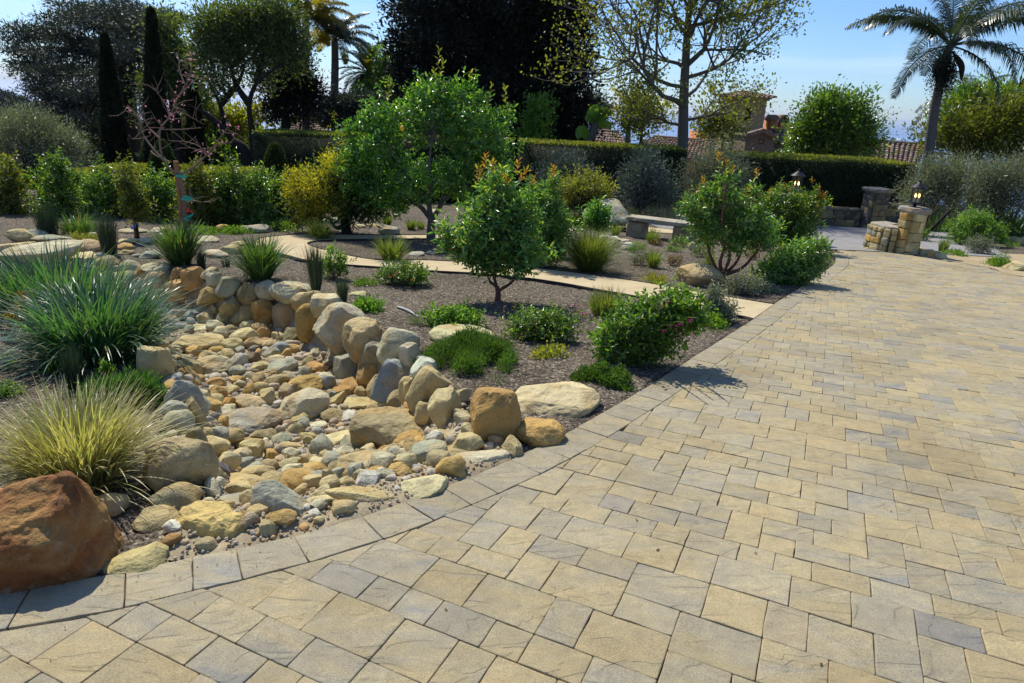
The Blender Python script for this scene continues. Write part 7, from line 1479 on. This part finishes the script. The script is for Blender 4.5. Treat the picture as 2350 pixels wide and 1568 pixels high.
# hedges
def hedge(name, v0, v1, Y0, Y1, thick, mat, lab, n, L=.055, zb=None, dense=1.0, new='lime'):  # new: paler leaf material that paints the sunlit top
    a = at(*v0, Y0); b = at(*v1, Y1); e = (b - a); Lh = np.linalg.norm(e[:2]); e2 = e[:2] / Lh; nn_ = np.array([-e2[1], e2[0]]); 
    if nn_[1] < 0: nn_ = -nn_
    za, zb_ = float(T0(a[0], Y0)), float(T0(b[0], Y1)); root = empty(name, (*((a + b) / 2)[:2], (za + zb_) / 2), lab, 'hedge')
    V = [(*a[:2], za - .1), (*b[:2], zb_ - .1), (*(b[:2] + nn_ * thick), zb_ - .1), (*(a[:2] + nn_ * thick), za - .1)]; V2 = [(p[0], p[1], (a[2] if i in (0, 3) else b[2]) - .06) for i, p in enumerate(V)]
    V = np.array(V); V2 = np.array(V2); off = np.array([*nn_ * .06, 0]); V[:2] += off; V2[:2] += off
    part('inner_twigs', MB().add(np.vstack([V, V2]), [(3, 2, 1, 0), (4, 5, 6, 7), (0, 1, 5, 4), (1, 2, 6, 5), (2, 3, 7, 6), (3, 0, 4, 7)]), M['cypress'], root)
    mb = MB(); nf = int(n * .62); s = rng.uniform(0, 1, nf); h_ = rng.uniform(0, 1, nf); top = a[2] + (b[2] - a[2]) * s; bot = za + (zb_ - za) * s
    P = np.column_stack([a[0] + e[0] * s, a[1] + e[1] * s, bot + (top - bot) * h_]) + np.column_stack([np.outer(rng.normal(0, .035, nf) + .05 * fbm(s * Lh, h_ * 3, 2.2, 4), nn_), np.zeros(nf)]); D = rng.normal(size=P.shape) * .7 + [*(-nn_ * .5), .5]
    leaves(mb, P, D, L * rng.uniform(.6, 1.2, nf), L * .6, False)
    nt_ = n - nf; s = rng.uniform(0, 1, nt_); w = rng.uniform(-.1, thick, nt_); P = np.column_stack([a[0] + e[0] * s + nn_[0] * w, a[1] + e[1] * s + nn_[1] * w, a[2] + (b[2] - a[2]) * s + rng.normal(0, .03, nt_) + .03 * fbm(s * Lh, w, 1.5, 7)]); leaves(mb, P, rng.normal(size=P.shape) * .7 + [0, 0, .9], L * rng.uniform(.7, 1.4, nt_), L * .6, False)
    m3 = nt_; s = rng.uniform(0, 1, m3); w = rng.uniform(-.05, thick, m3); P = np.column_stack([a[0] + e[0] * s + nn_[0] * w, a[1] + e[1] * s + nn_[1] * w, a[2] + (b[2] - a[2]) * s + rng.uniform(0, .07, m3)]); m4 = MB(); leaves(m4, P, rng.normal(size=P.shape) * .6 + [0, 0, 1.2], L * rng.uniform(.7, 1.3, m3), L * .5, False); part('sunlit_top_leaves', m4, M[new], root)  # paler leaves on top only, the sunlit strip put into leaf colour
    part('foliage', mb, M[mat], root); return root
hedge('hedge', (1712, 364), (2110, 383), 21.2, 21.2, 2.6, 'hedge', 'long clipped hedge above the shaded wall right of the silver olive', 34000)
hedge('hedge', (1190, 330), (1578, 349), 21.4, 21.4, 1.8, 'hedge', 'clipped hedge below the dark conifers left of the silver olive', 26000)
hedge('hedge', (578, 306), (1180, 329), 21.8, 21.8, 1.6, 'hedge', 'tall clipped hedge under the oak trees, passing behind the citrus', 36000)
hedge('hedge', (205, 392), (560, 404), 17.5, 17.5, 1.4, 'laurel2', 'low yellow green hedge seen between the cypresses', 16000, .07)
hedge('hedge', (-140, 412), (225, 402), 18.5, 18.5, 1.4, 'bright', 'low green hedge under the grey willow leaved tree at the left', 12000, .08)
# grey tree at left
mass_at('silver_tree', 90, 16.5, [(90, 320, 96, 62), (30, 320, 60, 64), (150, 340, 56, 46), (60, 275, 70, 28), (180, 360, 34, 30), (-40, 320, 50, 60), (110, 385, 50, 26)], 30000, .06, .016, 'olive', 'spreading silver leaved tree at the left behind the laurels', 'tree', per=22, cl=.15, twigs=90, trunk=.10)
# ================================================================ FAR TREES
def far_tree(name, vx, Y, trunkpts, blobs, n, L, W, mat, lab, r0=.3, bark='barkdark', twigs=60, limbs=(), flat=1, **kw):
    blobs = [(b[0], b[1], b[2] * 1.06, b[3] * 1.06, *b[4:]) for b in blobs]
    B = base_at(trunkpts[0][0], Y); return tree(name, None, Y, [trunkpts[0]] + list(trunkpts[1:]), limbs, blobs, n, L, W, M[mat], M[bark], lab, r0=r0, base=B, twigs=twigs, **{**dict(per=24, cl=.27, hexa=False, shell=.35, flat=flat, up=.2), **kw})
# cedar with level plates
pl = []
for vy, x0, x1 in ((18, 170, 330), (34, 130, 400), (60, 60, 370), (88, 48, 400), (112, 60, 380), (140, 70, 390), (168, 80, 380), (195, 90, 330), (220, 100, 300), (250, 90, 300), (275, 110, 320), (300, 130, 330), (45, 200, 420)):
    for x in np.arange(x0, x1, 44): pl.append((x + rng.normal(0, 8), vy + rng.normal(0, 6) + .0008 * (x - 250) ** 2 * .3, 36, 9, rng.normal(0, 2)))
far_tree('cedar', 285, 32, [(292, 330), (290, 200), (283, 60), (275, 20)], pl, 74000, .15, .04, 'cedar', 'huge spreading blue green cedar at the left', r0=.45, limbs=[[(290, 250), (200, 235), (110, 240)], [(286, 150), (200, 120), (90, 110)], [(284, 100), (340, 70), (390, 60)], [(288, 200), (350, 180), (390, 170)], [(283, 60), (220, 35), (150, 30)]], per=26, cl=.36, flat=.35, up=.1, outw=.5, rnd=.5, shell=.1, twigs=150, twigr=.04)
# oaks
far_tree('oak_tree', 430, 27, [(425, 360), (400, 250), (392, 180)], [(392, 130, 40, 46), (430, 150, 40, 40), (400, 190, 44, 34), (345, 200, 30, 40), (375, 60, 36, 34), (440, 230, 40, 40), (350, 260, 36, 34)], 15000, .12, .06, 'oak', 'oak behind the tallest cypress with sunlit tips', r0=.2, twigs=70)
far_tree('oak_tree', 577, 25, [(583, 375), (562, 350), (535, 325)], [(500, 70, 60, 56), (560, 50, 66, 50), (630, 40, 60, 50), (470, 120, 40, 44), (540, 130, 50, 40), (610, 110, 56, 46), (660, 80, 46, 60), (500, 190, 44, 28), (600, 180, 40, 30), (680, 140, 34, 44), (455, 60, 26, 30)], 34000, .11, .045, 'oak', 'large leaning twin trunked oak left of the palms', r0=.24, bark='barkdark', limbs=[[(560, 350), (520, 300), (505, 240), (480, 190)], [(583, 370), (578, 300), (572, 240), (590, 190), (640, 150)], [(572, 240), (540, 190), (520, 120)], [(590, 190), (600, 120), (600, 60)], [(505, 240), (540, 200), (560, 160)], [(520, 300), (470, 260), (430, 240)]], twigs=160)
far_tree('oak_tree', 655, 28, [(657, 330), (655, 250), (660, 200)], [(690, 200, 40, 48), (720, 215, 30, 36), (650, 200, 40, 50), (670, 150, 40, 40), (640, 250, 44, 26), (700, 260, 36, 22)], 16000, .12, .055, 'darkconifer', 'dark evergreen tree left of the tall slender palm', r0=.2, twigs=50)
far_tree('golden_shrub_tree', 470, 30, [(470, 360), (468, 320), (470, 300)], [(480, 270, 50, 34), (540, 280, 50, 30), (600, 260, 36, 26), (440, 300, 40, 30), (500, 320, 60, 24)], 7000, .16, .08, 'lime', 'yellow green foliage glowing behind the oak trunks', r0=.1, twigs=30)
far_tree('low_conifer', 800, 30, [(800, 340), (800, 280), (800, 250)], [(790, 235, 46, 14), (830, 245, 40, 14), (760, 255, 50, 14), (840, 265, 50, 12), (790, 278, 60, 14), (860, 225, 34, 12)], 14000, .18, .04, 'cedar', 'low spreading conifer under the palms', r0=.15, per=24, flat=.4)
far_tree('small_tree', 895, 33, [(895, 330), (895, 230), (893, 190)], [(885, 200, 30, 40), (880, 130, 18, 20), (893, 160, 22, 30), (900, 240, 30, 36), (835, 225, 30, 16)], 5000, .16, .08, 'bright', 'light green tree at the foot of the dark conifers', r0=.12)
# the three great dark conifers
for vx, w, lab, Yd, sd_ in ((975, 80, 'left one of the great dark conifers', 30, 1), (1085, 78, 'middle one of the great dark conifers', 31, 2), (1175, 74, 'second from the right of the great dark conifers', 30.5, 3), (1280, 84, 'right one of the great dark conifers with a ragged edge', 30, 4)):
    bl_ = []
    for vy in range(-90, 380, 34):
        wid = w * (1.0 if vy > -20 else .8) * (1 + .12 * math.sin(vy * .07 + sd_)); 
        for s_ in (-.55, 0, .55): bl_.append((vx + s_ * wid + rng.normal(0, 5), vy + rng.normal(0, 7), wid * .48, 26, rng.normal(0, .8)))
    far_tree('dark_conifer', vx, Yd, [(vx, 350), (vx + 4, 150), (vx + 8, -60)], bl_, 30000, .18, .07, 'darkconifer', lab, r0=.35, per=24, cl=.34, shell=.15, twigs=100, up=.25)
far_tree('small_tree', 1245, 27, [(1245, 345), (1245, 300), (1243, 270)], [(1240, 250, 34, 20), (1225, 300, 30, 26)], 1600, .15, .07, 'bright', 'sunlit green growth at the base of the right dark conifer', r0=.08)
# plane tree: grown branch by branch
Yp = 24.0; B = base_at(1568, Yp); root = empty('plane_tree', tuple(B), 'tall plane tree with thin new leaves against the sky', 'tree'); mb = MB(); tips_ = []; segs = []
prg = np.random.default_rng(8)
def grow(p, d, L_, r_, lvl):
    k = 4; P = [p]; dd_ = np.array(d, float)
    for i in range(k): dd_ = norm((dd_ + prg.normal(0, .16, 3) + np.array([0, 0, .07]))[None])[0]; P.append(P[-1] + dd_ * L_ / k)
    tube(mb, P, np.linspace(r_, r_ * .55, k + 1), 6 if lvl < 2 else 4, lvl > 2)
    if lvl >= 4 or r_ < .006: tips_.append((P[-1], dd_)); tips_.append((P[-2], dd_)); return
    for i in range(2 + (lvl < 3) + (prg.random() < .5)):
        q = P[prg.integers(2, k + 1)]; side = norm(prg.normal(size=(1, 3)))[0]; nd_ = norm((dd_ * .75 + side * .75)[None])[0]; grow(q, nd_, L_ * prg.uniform(.55, .8), r_ * .52, lvl + 1)
    grow(P[-1], dd_, L_ * .7, r_ * .55, lvl + 1)
tr = catmull([B - [0, 0, .3], at(1566, 330, Yp), at(1569, 230, Yp), at(1574, 130, Yp), at(1580, 40, Yp), at(1592, -60, Yp), at(1600, -150, Yp)], 6); tube(mb, tr, np.linspace(.21, .05, len(tr)), 10)
for (a, b, r_) in (((1569, 245), (1500, 165), .09), ((1569, 290), (1500, 262), .06), ((1572, 275), (1650, 262), .06), ((1572, 225), (1660, 180), .06), ((1576, 150), (1640, 105), .09), ((1574, 160), (1500, 100), .07), ((1578, 80), (1530, 20), .07), ((1580, 90), (1650, 40), .08), ((1583, 20), (1560, -40), .06), ((1585, 20), (1640, -30), .06), ((1570, 200), (1430, 200), .07), ((1572, 180), (1720, 150), .07), ((1584, 60), (1720, 40), .07), ((1576, 60), (1460, 20), .06), ((1590, -40), (1650, -120), .06), ((1590, -40), (1530, -110), .06)):
    p0 = at(*a, Yp); p1 = at(*b, Yp + prg.normal(0, 1.3)); grow(p0, norm((p1 - p0)[None])[0], np.linalg.norm(p1 - p0) * .95, r_, 1)
part('trunk', mb, M['barkgrey'], root, True)
TP = np.array([t[0] for t in tips_]); TD = np.array([t[1] for t in tips_]); k = 7
q = np.repeat(TP, k, 0) + rng.normal(0, .16, (len(TP) * k, 3)); fo = MB(); leaves(fo, q, rng.normal(size=q.shape) + [0, 0, -.1], rng.uniform(.06, .13, len(q)), .07, True); part('crown', fo, M['plane'], root)
# broad trees around the villas
far_tree('bushy_tree', 1905, 30, [(1905, 380), (1905, 330), (1903, 290)], [(1905, 290, 70, 52), (1850, 310, 50, 50), (1965, 300, 52, 50), (1900, 240, 56, 34), (1960, 250, 40, 36), (1850, 345, 44, 28), (2000, 330, 34, 40), (1920, 350, 80, 26), (1850, 270, 22, 30), (2020, 280, 26, 26), (1985, 232, 22, 20), (1930, 228, 20, 20)], 22000, .13, .065, 'laurel', 'round bushy tree in front of the right villa wing', r0=.2, twigs=120, hexa=False, per=16)
far_tree('small_tree', 1470, 27, [(1470, 345), (1472, 310), (1470, 290)], [(1450, 262, 44, 26), (1500, 255, 40, 26), (1430, 285, 30, 16), (1535, 270, 24, 20), (1470, 235, 40, 18), (1480, 290, 40, 14)], 3000, .12, .07, 'lime', 'yellow green tree before the villa roofs left of the plane trunk', r0=.08, twigs=60, per=10)
far_tree('small_tree', 1660, 27, [(1660, 345), (1660, 310), (1660, 290)], [(1640, 290, 40, 30), (1680, 295, 34, 26), (1620, 270, 26, 24), (1665, 262, 30, 18)], 2600, .12, .06, 'laurel2', 'olive green tree in front of the bell tower', r0=.08, twigs=60, per=10)
far_tree('small_tree', 1365, 40, [(1365, 310), (1365, 260), (1362, 230)], [(1360, 235, 22, 26), (1385, 250, 20, 22), (1355, 265, 18, 18)], 2000, .2, .07, 'bluegrey', 'pale feathery tree in the haze right of the dark conifers', r0=.1)
far_tree('small_tree', 2250, 22, [(2255, 370), (2250, 320), (2250, 290)], [(2240, 320, 60, 50), (2300, 300, 60, 60), (2180, 310, 44, 34), (2330, 260, 46, 50), (2200, 260, 26, 34), (2270, 250, 40, 30), (2350, 340, 50, 50), (2130, 310, 40, 26), (2160, 345, 40, 22)], 16000, .11, .045, 'laurel2', 'yellow green tree at the right edge under the palm', r0=.12, twigs=120, per=12, limbs=[[(2255, 340), (2200, 320), (2150, 300)], [(2255, 330), (2300, 290), (2330, 250)]], cl=.28)
far_tree('small_tree', 2190, 24, [(2200, 380), (2198, 320), (2195, 280)], [(2200, 240, 30, 30), (2240, 225, 30, 26), (2180, 280, 34, 26), (2290, 230, 40, 22)], 7000, .12, .045, 'bright', 'brighter green treetop left of the palm trunk', r0=.1, twigs=50, per=12)
far_tree('dark_conifer', 2330, 34, [(2330, 340), (2328, 260), (2325, 220)], [(2330, 225, 34, 20), (2300, 245, 30, 18), (2350, 250, 40, 24)], 4000, .22, .08, 'darkconifer', 'dark treetop behind the yellow green tree at the right edge', r0=.15)
# background woodland filling the gaps between trunks, kept as separate trees
for i, (vx, vy, rx, ry, Yd, mt, lab) in enumerate([(60, 300, 70, 40, 40, 'oak', 'shadowy tree behind the silver tree at the left'), (200, 310, 70, 40, 40, 'oak', 'shadowy tree below the cedar'), (330, 320, 60, 40, 42, 'oak', 'shadowy tree between the two taller cypresses'), (430, 300, 50, 40, 42, 'oak', 'shadowy tree left of the short cypress'), (500, 352, 70, 28, 29, 'laurel', 'green bushy tree at the foot of the oaks'), (400, 345, 50, 30, 30, 'oak', 'dark bushy tree between the cypresses'),
        (560, 320, 60, 34, 44, 'laurel', 'green tree behind the leaning oak trunks'), (700, 290, 50, 26, 44, 'oak', 'dark tree behind the little tile roof'), (860, 290, 60, 40, 38, 'oak', 'dark tree behind the citrus left side'), (1120, 320, 80, 50, 38, 'darkconifer', 'dark undergrowth tree between the great conifers'), (1230, 330, 60, 40, 36, 'darkconifer', 'dark undergrowth tree under the right great conifer')]):
    far_tree('woodland_tree', vx, Yd, [(vx, vy + 60), (vx, vy + 20), (vx, vy)], [(vx, vy, rx, ry), (vx - rx * .5, vy + 14, rx * .6, ry * .8), (vx + rx * .5, vy + 10, rx * .6, ry * .8), (vx, vy + ry * .8, rx, ry * .7)], 5200, .24, .12, mt, lab, r0=.2, twigs=30)

# ---- palms
def frond(L_, arch, nl, leafL, leafW, droop, mat, seed, stem=.02, vee=.5, gap=.0):
    """feather frond along +X, arching; returns a mesh shared between copies"""
    r = np.random.default_rng(seed); mb = MB(); t = np.linspace(0, 1, 16); el = arch[0] + (arch[1] - arch[0]) * t ** 1.3
    P = np.zeros((16, 3)); 
    for i in range(1, 16): P[i] = P[i - 1] + np.array([math.cos(el[i]), 0, math.sin(el[i])]) * L_ / 15
    tube(mb, P, np.linspace(stem, stem * .2, 16), 5); n = nl; u = np.linspace(.14, 1, n)
    for s_ in (-1, 1):
        X_ = np.stack([np.interp(u, t, P[:, k]) for k in range(3)], 1); e_ = np.interp(u, t, el); T_ = np.stack([np.cos(e_), 0 * e_, np.sin(e_)], 1); Nn_ = np.stack([-np.sin(e_), 0 * e_, np.cos(e_)], 1)
        ll = leafL * (np.sin(np.clip(u * .92 + .08, 0, 1) * math.pi) ** .5 * .9 + .12) * r.uniform(.85, 1.1, n); D = T_ * .55 + np.array([0, s_, 0]) * 1.0 + Nn_ * (vee + r.normal(0, .18, (n, 1))); D = norm(D)
        mid = X_ + D * ll[:, None] * .5; D2 = norm(D + np.array([0, 0, -droop])); tip = mid + D2 * ll[:, None] * .5; w = T_ * leafW * .5
        V = np.stack([X_ - w * .6, X_ + w * .6, mid + w, mid - w, tip], 1).reshape(-1, 3); i = np.arange(n)[:, None] * 5; mb.add(V, i + [0, 1, 2, 3]); mb.add(V[:0], np.zeros((0, 3), int)); mb.f.setdefault(3, []).append(i + [3, 2, 4] + mb.n - len(V))
    return mb.mesh('frond', M[mat])
def palm(name, vx, Y, trunkpts, r0, L_, lab, mat, fr, nl=46, leafL=.5, leafW=.04, droop=.8, seeds=(1, 2, 3), vee=.3, extra=None, bark='barkpalm', stem=.03):
    """fr: (azimuth, start elevation, end elevation, scale, [material])"""
    B = base_at(trunkpts[0][0], Y); root = empty(name, tuple(B), lab, 'palm tree'); P = catmull([B - [0, 0, .3]] + [at(*v, Y) for v in trunkpts[1:]], 8); mb = MB()
    k = len(P); s_ = np.linspace(0, 1, k * 3); PP = np.stack([np.interp(s_, np.linspace(0, 1, k), P[:, c]) for c in range(3)], 1); tube(mb, PP, r0 * (1 - .25 * s_) * (1 + .035 * np.sin(np.arange(len(PP)) * 2.1)), 12); part('trunk', mb, M[bark], root, True)
    top = P[-1]; cache = {}
    for i, f in enumerate(fr):
        az, e0, e1, sc = f[:4]; mt = f[4] if len(f) > 4 else mat; key = (round(e0, 1), round(e1, 1), mt, i % 3)
        if key not in cache: cache[key] = frond(L_, (e0, e1), nl, leafL, leafW, droop, mt, i % 3 + 1, stem, vee)
        o = link('frond', cache[key], root); o.location = tuple(top - B); o.rotation_euler = (rng.normal(0, .12), 0, az); o.scale = (sc,) * 3
    return root, top, B
# azimuth: 0 = to the right of the picture, pi = left, -pi/2 = towards us
root, top, B = palm('queen_palm', 2140, 21, [(2140, 400), (2140, 285), (2152, 215), (2172, 130), (2180, 105)], .14, 3.0, 'tall palm with drooping feather fronds against the sky at the right', 'palmleaf',
    [(3.05, 1.0, -.75, .98), (2.75, .75, -.5, 1.0), (3.4, .9, -.9, .85), (1.9, 1.35, .4, .72), (1.2, 1.4, .5, .75), (.15, .95, -.35, 1.15), (-.25, .7, -.5, 1.1), (.45, .9, -.45, 1.1), (-.1, .25, -1.0, 1.05), (3.5, -.1, -1.5, .78), (4.0, .3, -1.4, .72), (-1.0, .3, -1.35, .8), (5.6, .9, -.6, 1.0), (-1.8, .8, -1.1, .7), (1.5, .7, -1.0, .9), (2.4, .9, -.6, .9), (.7, 1.15, .0, 1.0), (4.6, 1.25, .3, .7), (-.35, -.2, -1.45, .8)], nl=84, leafL=.62, leafW=.034, droop=1.4, vee=-.05, stem=.035)
mb = MB()
for (x, y) in ((2150, 160), (2172, 170), (2180, 165)):
    c = at(x, y, 20.6); P = c + rng.normal(size=(900, 3)) * [.09, .09, .26]; leaves(mb, P, rng.normal(size=P.shape) + [0, 0, -.6], .07, .03, False)
part('seed_cluster', mb, M['cypress'], root)
mb = MB()
for (a, b, c) in (((2172, 118), (2150, 150), (2150, 190)), ((2185, 118), (2206, 150), (2206, 185))):
    P = catmull([at(*a, 20.7), at(*b, 20.6), at(*c, 20.6)], 6); tube(mb, P, .02 + .06 * np.sin(np.linspace(0, math.pi, len(P))), 8)
part('spathe', mb, M['barkdark'], root, True)
fan = [(i * .74, 1.15 - .22 * (i % 5), .1 - .36 * (i % 5), 1.0) for i in range(20)]
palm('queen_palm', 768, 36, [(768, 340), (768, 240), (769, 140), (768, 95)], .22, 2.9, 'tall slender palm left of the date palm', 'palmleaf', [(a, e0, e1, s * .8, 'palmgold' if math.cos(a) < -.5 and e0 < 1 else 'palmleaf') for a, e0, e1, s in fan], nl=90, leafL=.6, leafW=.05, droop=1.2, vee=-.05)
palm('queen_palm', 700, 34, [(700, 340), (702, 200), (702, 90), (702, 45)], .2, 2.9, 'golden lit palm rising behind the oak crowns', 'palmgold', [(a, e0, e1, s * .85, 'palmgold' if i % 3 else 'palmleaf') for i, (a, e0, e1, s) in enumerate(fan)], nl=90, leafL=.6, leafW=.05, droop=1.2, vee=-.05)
fan2 = [(i * .52 + .1, 1.3 - .3 * (i % 7), .55 - .38 * (i % 7), 1.0) for i in range(44)]
palm('date_palm', 848, 34, [(846, 340), (847, 260), (846, 200), (846, 168)], .33, 1.85, 'date palm with stiff radiating fronds', 'palmleaf', [(a, e0, e1, s * rng.uniform(.85, 1.0), 'palmgold' if i in (9, 10, 23) else 'palmleaf') for i, (a, e0, e1, s) in enumerate(fan2)], nl=60, leafL=.30, leafW=.035, droop=.25, vee=.35, stem=.025)
palm('queen_palm', 2215, 25, [(2215, 400), (2214, 300), (2213, 240)], .16, 2.2, 'feathery palm top behind the trees right of the tall palm', 'palmleaf', [(a, e0, e1, s * .8) for a, e0, e1, s in fan[:12]], nl=40, leafL=.5, leafW=.045, droop=1.1, vee=-.1)
palm('queen_palm', 1440, 36, [(1440, 340), (1442, 290), (1442, 250)], .15, 2.0, 'small palm among the trees left of the plane tree', 'palmgold', [(a, e0, e1, s * .8) for a, e0, e1, s in fan[:12]], nl=36, leafL=.5, leafW=.05, droop=1.0, vee=-.1)
# banana with paddle leaves
Yb_ = 26; B = base_at(1345, Yb_); root = empty('banana_plant', tuple(B), 'banana like plant with paddle leaves in front of the left villa roof', 'plant'); mb = MB(); tube(mb, catmull([B, at(1345, 345, Yb_), at(1362, 305, Yb_), at(1368, 282, Yb_)], 5), .13, 8); part('trunk', mb, M['barkpalm'], root, True)
for a, b, c, w in (((1366, 285), (1362, 262), (1372, 240), .5), ((1368, 285), (1385, 262), (1400, 258), .35), ((1368, 285), (1380, 256), (1408, 262), .32), ((1350, 320), (1335, 300), (1325, 318), .4), ((1366, 285), (1352, 270), (1348, 280), .3), ((1366, 288), (1392, 285), (1398, 296), .28)):
    P = catmull([at(*a, Yb_), at(*b, Yb_ - .2), at(*c, Yb_ - .3)], 6); t = np.linspace(0, 1, len(P)); ww = w * .5 * np.sin(np.clip(t * .9 + .08, 0, 1) * math.pi) ** .6; sd2 = norm(np.cross(np.gradient(P, axis=0), [0, 1., .3])); V = np.vstack([P - sd2 * ww[:, None], P + [0, -.04, -.02], P + sd2 * ww[:, None]]); m_ = len(P)
    part('leaf', MB().add(V, [(r_ * m_ + i, r_ * m_ + i + 1, (r_ + 1) * m_ + i + 1, (r_ + 1) * m_ + i) for r_ in range(2) for i in range(m_ - 1)]), M['bright'], root)

# ================================================================ SEA AIR
hz, nt = nm('sea_haze'); v = nt.nodes.new('ShaderNodeVolumePrincipled'); v.inputs['Color'].default_value = (.86, .92, 1, 1); v.inputs['Density'].default_value = .00004; v.inputs['Anisotropy'].default_value = .2
o_ = nt.nodes.new('ShaderNodeOutputMaterial'); nt.links.new(v.outputs[0], o_.inputs['Volume'])
o = part('haze', box(MB(), (0, 20000, 37.5), (122000, 84000, 205)), hz); o['kind'] = 'stuff'
